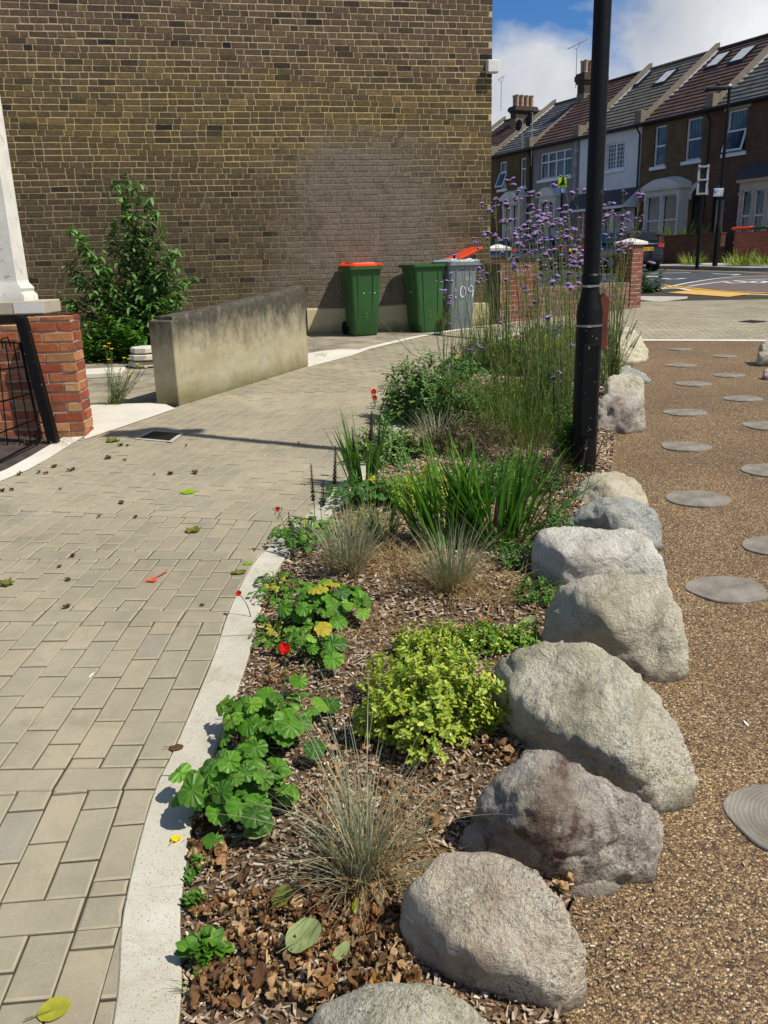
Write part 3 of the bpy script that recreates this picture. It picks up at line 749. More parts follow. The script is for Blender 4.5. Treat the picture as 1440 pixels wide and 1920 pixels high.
tag(mb.build('leaf_litter', M['dry_leaf'], smooth=True), 'crumpled brown dead leaves lying on the bark of the planting bed', 'leaf litter', kind='stuff')
# ------------------------------------------------------------------ the tall brick house flank
def solve_wall(px, y0=12.95, s=.2126):
    q = ray(px, 300); # X = q.x*Y ; Y = y0 + s*X
    Y = y0 / (1 - s * q.x); return Vector((q.x * Y, Y, 0))
WA = math.atan(.2126); WX = Vector((math.cos(WA), math.sin(WA), 0)); WO = Vector((-6, 12.95 - 6 * .2126, .49))
corner = solve_wall(921); WL = (corner - WO).dot(WX)
house = empty('brick_house', WO, 'tall old stock brick house, its windowless flank wall filling the upper left of the view', 'house', rz=WA)
def brick(mb, x0, x1, z0, z1, y, jit=.0016, dep=.012, bev=.003, m=0):
    """one brick front, facing -y"""
    k = lambda: U(-jit, jit)
    o_ = [(x0 + k(), z0 + k()), (x1 + k(), z0 + k()), (x1 + k(), z1 + k()), (x0 + k(), z1 + k())]
    mid = [((x0 + x1) / 2, z0 + k()), ((x0 + x1) / 2, z1 + k())]
    pts = [o_[0], mid[0], o_[1], o_[2], mid[1], o_[3]]
    yb = y + dep; yf = [y + U(-jit, jit) for _ in pts]; cx, cz = (x0 + x1) / 2, (z0 + z1) / 2
    i = len(mb.v)
    for p in pts: mb.v.append(Vector((p[0], yb, p[1])))
    for p, f in zip(pts, yf): mb.v.append(Vector((p[0], f + bev, p[1])))
    for p, f in zip(pts, yf):
        dx = -bev if p[0] > cx + .01 else (bev if p[0] < cx - .01 else 0); dz = -bev if p[1] > cz else bev
        mb.v.append(Vector((p[0] + dx, f, p[1] + dz)))
    for a in range(6):
        b = (a + 1) % 6; mb.face((i + a, i + b, i + 6 + b, i + 6 + a), m); mb.face((i + 6 + a, i + 6 + b, i + 12 + b, i + 12 + a), m)
    mb.face(range(i + 12, i + 18), m)
mb = MB(); CH = .0785; zc = 0; r = 0
while zc < 6.6:
    x = -1.2 + (0 if r % 2 else .058) + U(-.02, .02); k = r % 2; wob = U(-.004, .004)
    while x < WL - .05:
        w = (.222 if k % 2 == 0 else .106) + U(-.006, .006)
        if U(0, 1) < .05: w = .165
        x1 = min(x + w, WL)
        if x1 - x > .03:
            if WL - x1 < .045: x1 = WL
            jz = U(-.0012, .0012); miss = U(0, 1) < .006
            wav = .006 * math.sin(x * 1.3 + r * .2) + .004 * math.sin(x * 3.1 + r)
            brick(mb, x, x1, zc + .0062 + jz + wav, zc + CH - .0078 + jz + wav, -.0046 - U(0, .0022), .0012, .03)
        x = x1 + .0105; k += 1
    zc += CH; r += 1
wl = mb.build('brickwork', M['stock_brick'], house, local=True)
mb = MB(); n = 60
for i in range(1): mb.bb(-1.2, WL - .004, -.0012, .35, -.3, 6.6)
mb.build('mortar_bed', M['stock_mortar'], house, local=True)
mb = MB(); mb.bb(-1.2, WL, .02, 9, 6.6, 8.4); mb.bb(-1.2, WL - .004, .36, 9, -.3, 6.59); mb.build('wall', M['house_brick_yellow'], house, local=True)
mb = MB(); rr = [[Vector((-1.4, -.2, 8.4)), Vector((WL + .1, -.2, 8.4))], [Vector((-1.4, 4.5, 10.6)), Vector((WL + .1, 4.5, 10.6))], [Vector((-1.4, 9.2, 8.4)), Vector((WL + .1, 9.2, 8.4))]]
mb.poly([rr[0][0], rr[0][1], rr[1][1], rr[1][0]]); mb.poly([rr[1][0], rr[1][1], rr[2][1], rr[2][0]]); mb.poly([rr[0][0], rr[1][0], rr[2][0]]); mb.poly([rr[0][1], rr[2][1], rr[1][1]]); mb.poly([rr[0][0], rr[2][0], rr[2][1], rr[0][1]])
mb.build('roof', M['slate'], house, local=True)
xs = (solve_wall(560) - WO).dot(WX)
mb = MB(); ns = 24
tp = [(xs + (WL - xs) * i / ns) for i in range(ns + 1)]
mb.loft([[Vector((x, .02, -.3)), Vector((x, -.022, -.3)), Vector((x, -.022, .36 + .012 * math.sin(x * 3))), Vector((x, -.008, .375 + .012 * math.sin(x * 3))), Vector((x, .02, .375 + .012 * math.sin(x * 3)))] for x in tp])
mb.build('render_plinth', M['cream_render'], house, local=True)
c = solve_wall(917); z = atY(917, 127, c.y).z
mb = MB(); mb.box((c.x + .03, c.y - .06, z), (.17, .12, .165)); o = bevel(mb.build('junction_box', M['white_paint'], loc=(c.x + .03, c.y - .06, z)), .012)
o.rotation_euler = (0, 0, WA); tag(o, 'small white box fixed high on the right edge of the tall brick wall', 'junction box')

# ------------------------------------------------------------------ bins
def strokes(mb, paths, x0, z0, sx, sz, y, w=.011):
    for p in paths:
        pts = [Vector((x0 + a * sx, y, z0 + b * sz)) for a, b in p]
        for a, b in zip(pts[:-1], pts[1:]):
            d = (b - a); n = Vector((-d.z, 0, d.x)).normalized() * w / 2; e = d.normalized() * w * .3
            mb.poly([a - n - e, b - n + e, b + n + e, a + n - e])
def oval(cx, cz, rx, rz_, n=14, a0=0, a1=360): return [(cx + rx * math.cos(R(a0 + (a1 - a0) * i / n)), cz + rz_ * math.sin(R(a0 + (a1 - a0) * i / n))) for i in range(n + 1)]
def rrect(hx, hy, r, z, tap=0, n=4, cy=0):
    out = []
    for k, (a, b) in enumerate(((1, 1), (-1, 1), (-1, -1), (1, -1))):
        for i in range(n + 1):
            t = R(90 * k + 90 * i / n); out.append(Vector((a * (hx - r) + r * math.cos(t), cy + b * (hy - r) + r * math.sin(t), z)))
    return out
def wheelie_bin(loc, rz, body, lidm, label, marks, open_lid=False, tilt=(0, 0)):
    t = empty('wheelie_bin', loc, label, 'wheelie bin', 'wheelie bins against the brick wall', rz); t.rotation_euler = (tilt[0], tilt[1], rz)
    mb = MB(); prof = [(0, .185, .18, .02), (.03, .19, .185, .01), (.5, .212, .222, 0), (.9, .232, .26, -.005), (.93, .236, .265, -.005)]
    mb.loft([rrect(a, b, .045, z, cy=c) for z, a, b, c in prof], cap=True)
    # raised panels: two ribs on the front and the sides
    def px_(z): k = z / .93; return .185 + .05 * k, .18 + .085 * k, .02 - .025 * k
    for sx_ in (-.095, .095):
        rg = []
        for z in (.02, .45, .88):
            hx, hy, cy = px_(z); y = cy - hy; s_ = sx_ * (1 + .25 * z); rg.append([Vector((s_ - .016, y + .004, z)), Vector((s_ - .007, y - .011, z)), Vector((s_ + .007, y - .011, z)), Vector((s_ + .016, y + .004, z))])
        mb.loft(rg)
        for sd in (-1, 1):
            rg = []
            for z in (.02, .45, .88):
                hx, hy, cy = px_(z); x = sd * hx; s_ = cy + sx_ * (1.1 + .3 * z); q = [Vector((x - sd * .004, s_ - .016, z)), Vector((x + sd * .011, s_ - .007, z)), Vector((x + sd * .011, s_ + .007, z)), Vector((x - sd * .004, s_ + .016, z))]; rg.append(q if sd > 0 else q[::-1])
            mb.loft(rg)
    b_ = shade(mb.build('body', body, t, local=True), 30)
    mb = MB(); R0 = [rrect(.25, .285, .05, .925, cy=-.005), rrect(.268, .30, .05, .935, cy=-.005), rrect(.268, .30, .05, .968, cy=-.005), rrect(.255, .29, .05, .972, cy=-.005), rrect(.228, .262, .045, .968, cy=-.005), rrect(.22, .25, .045, .90, cy=-.005)]
    mb.loft(R0, cap=False)
    mb.build('rim', body, t, local=True)
    if open_lid:
        mb = MB(); mb.loft([rrect(.222, .252, .045, .90), rrect(.19, .2, .045, .1)], cap=False); mb.face([x for x in range(len(mb.v) - 1, len(mb.v) - 21, -1)])
        mb.build('inner_lining', body, t, local=True)
    mb = MB(); mb.tube([(-.2, .305, .99), (.2, .305, .99)], .014, 8); mb.bb(-.21, -.18, .26, .315, .95, 1.0); mb.bb(.18, .21, .26, .315, .95, 1.0); mb.build('handle', body, t, local=True)
    lid = MB(); lid.loft([rrect(.262, .295, .045, 0), rrect(.268, .30, .045, .006), rrect(.266, .298, .045, .022), rrect(.24, .27, .045, .04), rrect(.225, .255, .04, .042)])
    lid.loft([rrect(.19, .21, .04, .040, cy=.01), rrect(.18, .2, .04, .056, cy=.01), rrect(.15, .17, .04, .06, cy=.01)])
    lid.bb(-.24, -.17, -.305, -.27, .01, .035); lid.bb(.17, .24, -.305, -.27, .01, .035); lid.bb(-.22, -.15, .26, .31, .02, .07); lid.bb(.15, .22, .26, .31, .02, .07)
    lo = lid.build('lid', lidm, t, local=True); lo.location = (0, -.005, .972)
    if open_lid:
        lo.location = (0, .0, 0)
        Mx = Matrix.Translation((0, .31, .985)) @ Matrix.Rotation(R(-159), 4, 'X') @ Matrix.Translation((0, -.30, -.0)); lo.matrix_local = Mx
    shade(lo, 30)
    for sd in (-1, 1):
        w = MB(); w.tube([(sd * .19, .2, .095), (sd * .235, .2, .095)], [.095, .095], 20); w.tube([(sd * .236, .2, .095), (sd * .24, .2, .095)], .04, 12); w.build('wheel', M['rubber'], t, local=True)
    if marks:
        [mk_.build('painted_digit', M['white_mark'], t, local=True) for mk_ in marks()]
    return t
p = at(682, 632)
def digits(paths, *a):
    out = []
    for p in paths: mb = MB(); strokes(mb, p, *a); out.append(mb)
    return out
def mk1():
    return digits([[[(.02, 0), (0, .5), (.03, 1)]], [oval(.5, .52, .16, .36)], [[(.98, 0), (1, .5), (.97, .75), (1, .95)]]], -.03, .60, .17, .095, -.234, .012)
wheelie_bin(on(p.x - .02, 12.55), R(18), M['bin_green'], M['bin_orange'], 'green wheelie bin with a closed orange lid, standing alone left of the other bins', mk1)
def mk2():
    return digits([[oval(.2, .7, .18, .25), [(.38, .7), (.35, .1)]], [oval(.8, .7, .18, .25), [(.98, .7), (.95, .1)]]], -.04, .55, .1, .08, -.232, .008)
p = at(795, 620)
wheelie_bin(on(.70, 12.80), R(-66), M['bin_green'], M['bin_orange'], 'green wheelie bin with its orange lid thrown open onto the grey bin', mk2, True)
def mk3():
    return digits([[[(0, 0), (.02, .5), (0, 1)]], [oval(.40, .5, .15, .45)], [oval(.84, .72, .13, .26), [(.97, .72), (.97, .35), (.9, .02)]]], -.12, .47, .30, .17, -.24, .014) + digits([[[(0, 0), (0, 1), (1, 1), (1, 0), (0, 0)], [(.2, .3), (.8, .3)], [(.2, .6), (.7, .6)]]], .05, .72, .08, .12, -.25, .004)
wheelie_bin(on(1.19, 12.98), R(22), M['bin_grey'], M['lid_grey'], 'grey wheelie bin with a pale grey lid and large painted white 109', mk3)

# ------------------------------------------------------------------ low walls on the far side of the path
def brick_wall(name, A, B, th, h0, h1, mats, label, cat, loc=None, skip=0, caps=True, base=None, group=None):
    """small wall of separate brick fronts on every side; A,B world xy of the front line, thickness to the left of A->B"""
    A, B = v2(A), v2(B); d = B - A; L = d.length; d.normalize(); rz = math.atan2(d.y, d.x); z0 = G(A.x, A.y) if base is None else base
    t = empty(name, (A.x, A.y, z0), label, cat, group, rz)
    mb = MB()
    def side(W, Mx):
        s_ = MB(); r = 0; z = -.1
        while z < h1 - .02:
            x = 0 if r % 2 == 0 else -.11
            while x < W:
                x1 = min(x + .215, W); a = max(x, 0)
                if x1 - a > .02 and z < h0 + (h1 - h0) * .5 + 9: brick(s_, a, x1, z + .004, min(z + .067, h1), U(-.004, .002), .003, .02, .003)
                x = x1 + .01
            z += .0765; r += 1
        mb.add(s_, Mx)
    I = Matrix.Identity(4)
    side(L, I); side(th, Matrix.Translation((L, 0, 0)) @ Matrix.Rotation(R(90), 4, 'Z')); side(L, Matrix.Translation((L, th, 0)) @ Matrix.Rotation(R(180), 4, 'Z')); side(th, Matrix.Translation((0, th, 0)) @ Matrix.Rotation(R(-90), 4, 'Z'))
    mb.build('brickwork', mats[0], t, local=True)
    mb = MB(); mb.bb(.006, L - .006, .006, th - .006, -.3, h1 - .006); mb.build('mortar_core', mats[1], t, local=True)
    return t
def pier_cap(t, L, th, h, m=None, ov=.05):
    mb = MB(); x0, x1, y0, y1 = -ov, L + ov, -ov, th + ov; c = Vector(((x0 + x1) / 2, (y0 + y1) / 2, h + .12))
    a = [Vector((x0, y0, h)), Vector((x1, y0, h)), Vector((x1, y1, h)), Vector((x0, y1, h))]; b = [q + Vector((0, 0, .045)) for q in a]
    e = [c + (q - c) * .12 for q in b]
    for q in e: q.z = h + .11
    mb.loft([a, b, e]); mb.build('cap', m or M['white_paint'], t, local=True)
RA = Vector((1.95, 13.45)); RB = Vector(P2(1197, 577)); dr = (RB - RA).normalized()
dn = Vector((-dr.y, dr.x))
p1b = RA + dr * .85
t = brick_wall('garden_pier', RA, p1b, .3, 1.05, .93, (M['dull_red_brick'], M['pale_mortar']), 'low red brick wall end beside the grey bin, without a cap', 'garden wall')
mb = MB(); mb.bb(-.012, 0, -.004, .304, -.2, .93); mb.build('render_face', M['cream_render'], t, local=True)
t = brick_wall('garden_wall', p1b + dr * .02, RB - dr * .0, .22, .52, .52, (M['brown_brick'], M['grey_mortar']), 'low brown brick garden wall between the red wall end and the capped pier', 'garden wall')
t = brick_wall('garden_pier', RB - dr * .30 - dn * .02, RB + dr * .03 - dn * .02, .33, 1.12, 1.12, (M['dull_red_brick'], M['pale_mortar']), 'square red brick pier with a white pyramid cap behind the lamp post', 'pier')
pier_cap(t, .33, .33, 1.12)
# pier further back with a white cap and the dark timber gate
q = atY(935, 470, 15.2)
t = brick_wall('garden_pier', (q.x - .17, 15.2), (q.x + .17, 15.2), .3, .95, .98, (M['brown_brick'], M['grey_mortar']), 'brown brick pier with a white cap beside the corner of the tall house', 'pier')
pier_cap(t, .34, .3, q.z - G(q.x, 15.2) - .0)
a = atY(899, 540, 13.3); b = atY(938, 540, 13.3)
mb = MB(); zg = G(0, 13.3)
for i in range(5):
    x = a.x + (b.x - a.x) * i / 5; mb.bb(x, x + (b.x - a.x) / 5 - .006, 13.3, 13.33, zg, zg + .92 + .01 * (i % 2))
mb.bb(a.x, b.x, 13.33, 13.37, zg + .2, zg + .27); mb.bb(a.x, b.x, 13.33, 13.37, zg + .7, zg + .77)
tag(mb.build('timber_gate', M['wood_dark'], loc=(a.x, 13.3, zg)), 'dark boarded timber gate just behind the grey bin', 'gate')
mb = MB(); A3, B3 = p1b + dn * .1, RB - dr * .3 + dn * .1; nb = 16
for i in range(nb):
    p = A3 + (B3 - A3) * (i + .5) / nb; mb.tube([on(p.x, p.y, .5), on(p.x, p.y, 1.0)], .008, 6)
for h in (.6, .95): mb.tube([on(A3.x, A3.y, h), on(B3.x, B3.y, h)], .012, 6)
tag(mb.build('iron_railing', M['dark_metal'], loc=on(A3.x, A3.y)), 'thin black iron railing on top of the low brown garden wall', 'railing')

# ------------------------------------------------------------------ stained concrete wall
A = Vector(P2(335, 762)); B = Vector(P2(578, 686)); d = (B - A).normalized(); n = Vector((-d.y, d.x)); L = (B - A).length
t = empty('concrete_wall', on(A.x, A.y), 'weathered concrete garden wall with dark streaks down from its top', 'garden wall', rz=math.atan2(d.y, d.x))
rz_ = math.atan2(d.y, d.x); slope = (G(B.x, B.y) - G(A.x, A.y)) / L
bm = bmesh.new(); ns, nz_ = 60, 24
def wtop(x): k = x / L; return .80 + .045 * k + .06 * k * k
def grid(fn, nu, nv):
    vs = [[bm.verts.new(fn(i / nu, j / nv)) for j in range(nv + 1)] for i in range(nu + 1)]
    for i in range(nu):
        for j in range(nv): bm.faces.new((vs[i][j], vs[i + 1][j], vs[i + 1][j + 1], vs[i][j + 1]))
def dsp(x, z, s): return .006 * noise.fractal(Vector((x * 4, z * 4, s)), 1, 2, 4)
TH = .17
def rnd(k): return .012 * (1 - math.cos(min(1, max(0, (k - .94) / .06)) * math.pi / 2))
x00 = .03
grid(lambda u, v: Vector((x00 + u * (L - x00), dsp(u * L, v, 1) + rnd(v), slope * u * L - .12 + v * (wtop(u * L) + .12))), ns, nz_)
grid(lambda u, v: Vector((x00, TH - u * TH, -.12 + v * (wtop(0) + .12))), 4, nz_)
grid(lambda u, v: Vector((x00 + u * (L - x00), .012 + v * (TH - .012), slope * u * L + wtop(u * L) + .004 * noise.noise(Vector((u * 20, v * 3, 5))))), ns, 4)
grid(lambda u, v: Vector((L - (0) + .0 + dsp(v, u, 9) * .6, u * TH, slope * L - .12 + v * (wtop(L) + .12))), 4, nz_)
grid(lambda u, v: Vector((L - u * (L - x00), TH + dsp(u * L, v, 3), slope * (L - u * (L - x00)) - .12 + v * (wtop(L - u * (L - x00)) + .12))), ns, nz_)
bmesh.ops.remove_doubles(bm, verts=bm.verts[:], dist=.002)
me = bpy.data.meshes.new('wall_slab'); bm.to_mesh(me); bm.free(); me.materials.append(M['stained_concrete']); me.polygons.foreach_set('use_smooth', [True] * len(me.polygons))
o = bpy.data.objects.new('wall_slab', me); COL.objects.link(o); o.parent = t
mb = MB(); mb.bb(-.0, .15, -.012, .25, -.12, .765); o = bevel(mb.build('end_post', M['stained_concrete'], t, local=True), .012, 3)

# ------------------------------------------------------------------ left: pier, gate, neighbour's bay
pc = Vector(P2(161, 820))
t = brick_wall('garden_pier', (pc.x - .33, pc.y - .02), (pc.x, pc.y), .24, .93, .93, (M['red_brick'], M['pale_mortar']), 'old orange red brick pier with uneven bricks beside the black gate post', 'pier')
t = brick_wall('garden_wall', (pc.x - 1.7, pc.y + .12), (pc.x - .34, pc.y + .12), .22, .9, .86, (M['red_brick'], M['pale_mortar']), 'low red brick wall seen through the black gate', 'garden wall')
g0 = at(107, 832); gt = atY(38, 597, g0.y - .05)
t = empty('metal_gate', g0, 'black steel garden gate with thin bars and a leaning square post', 'gate')
mb = MB(); top = Vector((gt.x, g0.y - .03, gt.z)); bot = Vector((g0.x - .02, g0.y, g0.z)); dv = (top - bot)
rg = []
for k in (0, 1):
    c = bot + dv * k; rg.append([c + Vector((a * .036, b * .036, 0)) for a, b in ((-1, -1), (1, -1), (1, 1), (-1, 1))])
mb.loft(rg); mb.loft([[q + Vector((0, 0, .0)) for q in rg[1]], [top + Vector((a * .02, b * .02, .018)) for a, b in ((-1, -1), (1, -1), (1, 1), (-1, 1))]]); bevel(mb.build('post', M['black_paint'], t), .004)
mb = MB()
def gp(px, py): return atY(px, py, g0.y - .02)
tl, tr = gp(-60, 640), gp(38, 643); br = gp(76, 822); bl = gp(-60, 885)
mb.tube([tl, tr, br], .011, 6); mb.tube([bl, br], .011, 6)
for k in (.24, .52, .79): mb.tube([tl + (bl - tl) * k, tr + (br - tr) * k], .006, 6)
mb.build('frame', M['black_paint'], t)
mb = MB()
for k in (.08, .24, .40, .56, .72, .87): mb.tube([tl + (tr - tl) * k + Vector((0, 0, .01)), bl + (br - bl) * k], .0055, 6)
mb.tube([gp(6, 655), gp(2, 636), gp(14, 632), gp(20, 650)], .006, 6)
mb.build('bars', M['black_paint'], t)
mb = MB(); mb.tube([at(-20, 875, .02), at(75, 825, .04)], .009, 6); tag(mb.build('iron_bar', M['black_paint'], loc=at(-20, 875)), 'loose black iron bar on the dark paving below the gate', 'bar')
# bay of the left-hand house
Yb = 7.7
c0 = atY(0, 575, Yb); c1 = atY(82, 575, Yb)
t = empty('bay_window', (c0.x, Yb, G(0, Yb)), 'white painted bay window column on a stone sill at the left edge', 'bay window')
zs = atY(40, 590, Yb).z; zt = atY(40, 567, Yb).z
mb = MB(); mb.bb(c0.x - 1.6, c1.x, Yb, Yb + .42, zs, zt + .01); bevel(mb.build('sill', M['stone_cream'], t), .012, 3)
mb = MB(); a = atY(26, 580, Yb - .003); mb.bb(a.x, c1.x - .006, Yb - .006, Yb - .001, zs + .012, zt - .004); mb.build('sill_paint', M['white_paint'], t)
mb = MB(); mb.bb(c0.x - 1.6, c1.x - .2, Yb + .05, Yb + .5, .1, zs); mb.build('base_wall', M['dark_ground'], t)
cc = atY(8, 550, Yb + .17); ce = atY(42, 545, Yb + .17)
mb = MB(); w = ce.x - cc.x
def sq(cx, cy, hx, hy, z): return [Vector((cx - hx, cy - hy, z)), Vector((cx + hx, cy - hy, z)), Vector((cx + hx, cy + hy, z)), Vector((cx - hx, cy + hy, z))]
cx = ce.x - .13; cy = Yb + .17
mb.loft([sq(cx, cy, .2, .16, zt + .01), sq(cx, cy, .2, .16, zt + .06), sq(cx, cy, .175, .15, zt + .09), sq(cx, cy, .185, .15, zt + .12), sq(cx, cy, .15, .13, zt + .17), sq(cx, cy, .145, .13, zt + .2), sq(cx, cy, .13, .12, 4.6)])
mb.tube([(cx - .12, cy - .13, zt + .12), (cx - .12, cy - .13, 4.6)], .06, 14); mb.lathe((cx - .14, cy - .13, zt), [(.12, .0), (.125, .03), (.09, .06), (.1, .09), (.07, .12)], 18)
shade(mb.build('column', M['peeling_paint'], t), 40)
mb = MB(); mb.bb(c0.x - 1.6, cx - .15, Yb + .16, Yb + .2, zt + .01, 4.6); mb.build('window_pane', M['dark_glass'], t)
mb = MB(); mb.bb(cx - .6, cx - .14, Yb + .12, Yb + .17, zt + .01, zt + .12); mb.bb(cx - .22, cx - .15, Yb + .12, Yb + .17, zt, 4.6); mb.build('frame', M['white_paint'], t)
mb = MB(); a = at(243, 655); 
for i, (px, py, r_, h) in enumerate(((268, 690, .20, .09), (270, 682, .22, .17), (266, 676, .19, .25))):
    pp = at(px, 690); mb.lathe((pp.x + .02 * i, pp.y + .15, pp.z + h - .08), [(r_ * .93, 0), (r_, .01), (r_, .055), (r_ * .95, .065)], 9)
tag(mb.build('slab_stack', M['white_slab'], loc=at(268, 690)), 'stack of thin round stone slabs half hidden behind the concrete wall end', 'slab stack')
mb = MB(); a = at(150, 706)
mb.box(a + Vector((.15, .1, .02)), (.62, .5, .06), Matrix.Rotation(.2, 3, 'Z')); tag(bevel(mb.build('stone_slab', M['white_slab'], loc=a), .01), 'loose flat white slab lying behind the orange red pier', 'slab')
# drain cover in the footpath
q = [P2(262, 824), P2(318, 829), P2(338, 815), P2(288, 811)]; c = sum((v2(a) for a in q), Vector((0, 0))) / 4
fr = [tuple(c + (v2(a) - c) * 1.28) for a in q]
t = empty('drain_cover', on(c.x, c.y), 'dark square drain cover set in the buff paving near the lamp post shadow', 'drain cover')
mb = MB(); 
for i in range(4):
    a, b = fr[i], fr[(i + 1) % 4]; a2, b2 = q[i], q[(i + 1) % 4]; mb.poly([on(*a, .0115), on(*b, .0115), on(*b2, .0115), on(*a2, .0115)][::-1])
mb.build('surround', M['pale_slab'], t)
mb = MB(); mb.poly([on(*a, .0125) for a in q][::-1]); mb.build('lid', M['dark_metal'], t)
q = [P2(1382, 604), P2(1408, 601.5), P2(1440, 604), P2(1412, 606.5)]
mb = MB(); mb.poly([on(*a, .0125) for a in q][::-1]); tag(mb.build('manhole_cover', M['dark_metal'], loc=on(*q[0])), 'dark manhole cover in the far crossing paving at the right edge', 'manhole cover')

# ------------------------------------------------------------------ lamp post in the bed
b0 = at(1093, 888); b0.z = G(b0.x, b0.y); zb = b0.z
t = empty('lamp_post', b0, 'tall black lamp post rising out of the planting bed', 'lamp post')
mb = MB(); mb.lathe(b0, [(.076, -.1), (.076, .99), (.074, 1.0), (.068, 1.03), (.052, 1.10), (.050, 1.13), (.050, 1.16)], 40); shade(mb.build('base_compartment', M['black_paint'], t), 30)
mb = MB(); mb.lathe(b0, [(.055, 1.15), (.055, 1.19), (.0485, 1.2), (.0475, 2.6), (.046, 4.75)], 36); shade(mb.build('column', M['black_paint'], t), 30)
mb = MB(); mb.bb(b0.x - .045, b0.x + .045, b0.y - .079, b0.y - .07, zb + .25, zb + .8); bevel(mb.build('door', M['black_paint'], t), .003)
for h, r_ in ((1.125, .054), (.90, .0785)):
    mb = MB(); mb.lathe(b0 + Vector((0, 0, h)), [(r_ - .003, 0), (r_ + .001, .001), (r_ + .001, .012), (r_ - .003, .013)], 36); mb.box(b0 + Vector((-.02, -r_ - .004, h + .006)), (.03, .01, .014)); mb.build('steel_band', M['steel_band'], t)
LH = 4.78
mb = MB(); mb.lathe(b0 + Vector((-.12, 0, LH - .03)), [(.02, -.09), (.06, -.02), (.17, 0), (.2, .03), (.14, .07), (.03, .1)], 30)
mb.box(b0 + Vector((.06, 0, LH + .03)), (.5, .14, .06)); mb.box(b0 + Vector((-.3, 0, LH + .0)), (.34, .22, .045)); bevel(mb.build('lantern', M['black_paint'], t), .01)
p = atY(1134, 600, b0.y); zt_ = atY(1134, 549, b0.y).z; zl = atY(1134, 655, b0.y).z
mb = MB(); x0, x1 = atY(1125, 600, b0.y).x, atY(1140, 600, b0.y).x; x0 -= .012; x1 -= .008; y0, y1 = b0.y - .035, b0.y + .035; xm = (x0 + x1) / 2
mb.loft([[Vector((x0, y0, zl)), Vector((x1, y0, zl)), Vector((x1, y0, zt_ - .03)), Vector((xm, y0, zt_)), Vector((x0, y0, zt_ - .03))], [Vector((x0, y1, zl)), Vector((x1, y1, zl)), Vector((x1, y1, zt_ - .03)), Vector((xm, y1, zt_)), Vector((x0, y1, zt_ - .03))]])
tag(bevel(mb.build('timber_board', M['timber_red'], loc=Vector((xm, b0.y, zl))), .003), 'narrow red brown timber board strapped edge on to the lamp post', 'board')

# ------------------------------------------------------------------ boulders
def boulder(label, pts, m, vox=.016, amp=.014, seed=0, sm=3, front=(), facets=9, nm='boulder', group='boulders along the edge of the planting bed'):
    """pts: outline points (px, py, height); every one also drops a foot into the ground"""
    P = []; sm = max(0, sm - 1)
    for px, py, h in pts:
        h *= .76; q = at(px, py, h); P.append(q)
        if h > .08: P.append(Vector((q.x, q.y + .03, G(q.x, q.y) - .05)))
        else: P.append(q - Vector((0, 0, .08)))
    for px, py, h in front: P.append(at(px, py, h * .80))
    c = sum(P, Vector()) / len(P); base = Vector((c.x, c.y, G(c.x, c.y)))
    bm = bmesh.new()
    for q in P: bm.verts.new(q - base)
    r = bmesh.ops.convex_hull(bm, input=bm.verts[:]); bmesh.ops.delete(bm, geom=[v for v in bm.verts if not v.link_faces], context='VERTS')
    me = bpy.data.meshes.new('hull'); bm.to_mesh(me); bm.free(); ob = bpy.data.objects.new('hull', me); COL.objects.link(ob)
    md = ob.modifiers.new('r', 'REMESH'); md.mode = 'VOXEL'; md.voxel_size = vox
    dg = bpy.context.evaluated_depsgraph_get(); nm_ = bpy.data.meshes.new_from_object(ob.evaluated_get(dg)); bpy.data.objects.remove(ob); bpy.data.meshes.remove(me)
    bm = bmesh.new(); bm.from_mesh(nm_)
    for _ in range(sm * 3): bmesh.ops.smooth_vert(bm, verts=bm.verts[:], factor=.5, use_axis_x=True, use_axis_y=True, use_axis_z=True)
    for v in bm.verts: v.co = Vector((v.co.x * 1.035, v.co.y * 1.035, v.co.z * 1.04 if v.co.z > 0 else v.co.z))
    rr = random.Random(seed * 13 + 5)          # flat chips knocked off at random angles
    for _ in range(facets):
        n_ = Vector((rr.uniform(-1, 1), rr.uniform(-1, 1), rr.uniform(-.15, 1))).normalized(); sup = max(v.co.dot(n_) for v in bm.verts); dd_ = sup * rr.uniform(.93, .995)
        for v in bm.verts:
            e = v.co.dot(n_) - dd_
            if e > 0: v.co -= n_ * e * .92
    bm.normal_update(); off = Vector((seed * 7.3, seed * 3.1, seed * 1.7)); sz = max((v.co.length for v in bm.verts))
    for v in bm.verts:
        p = v.co / .3 + off
        a = noise.fractal(p * 1.6, .9, 2.1, 3) * 1.3; rdg = (1 - abs(noise.noise(p * 3.1 + Vector((5, 2, 1))))) ** 3 - .4; f = noise.fractal(p * 9, .8, 2.2, 4) * .28
        cl_ = noise.noise(Vector((p.x * 2.2 + p.z * 5, p.y * 2.2, p.z * 7 - p.x * 3))); f += .55 * (abs(cl_) - .22)
        crk = max(0, .08 - abs(noise.noise(p * 2.3 + Vector((1, 8, 3))))) / .08
        v.co += v.normal * (amp * (.7 * a - .3 * rdg + 1.7 * f - .45 * crk) + .005)
    bm.to_mesh(nm_); bm.free(); nm_.name = nm; nm_.materials.clear(); nm_.materials.append(m); nm_.polygons.foreach_set('use_smooth', [True] * len(nm_.polygons))
    o = bpy.data.objects.new(nm, nm_); COL.objects.link(o); o.location = base
    return tag(o, label, 'boulder', group)
boulder('rounded speckled grey boulder cut off by the bottom edge of the view', [(560, 1935, .02), (600, 1885, .1), (680, 1848, .17), (745, 1836, .2), (820, 1852, .19), (885, 1890, .14), (925, 1935, .05), (900, 1990, .1), (760, 2010, .2), (620, 1990, .1)], M['granite_grey_green'], .01, .006, 1, 4)
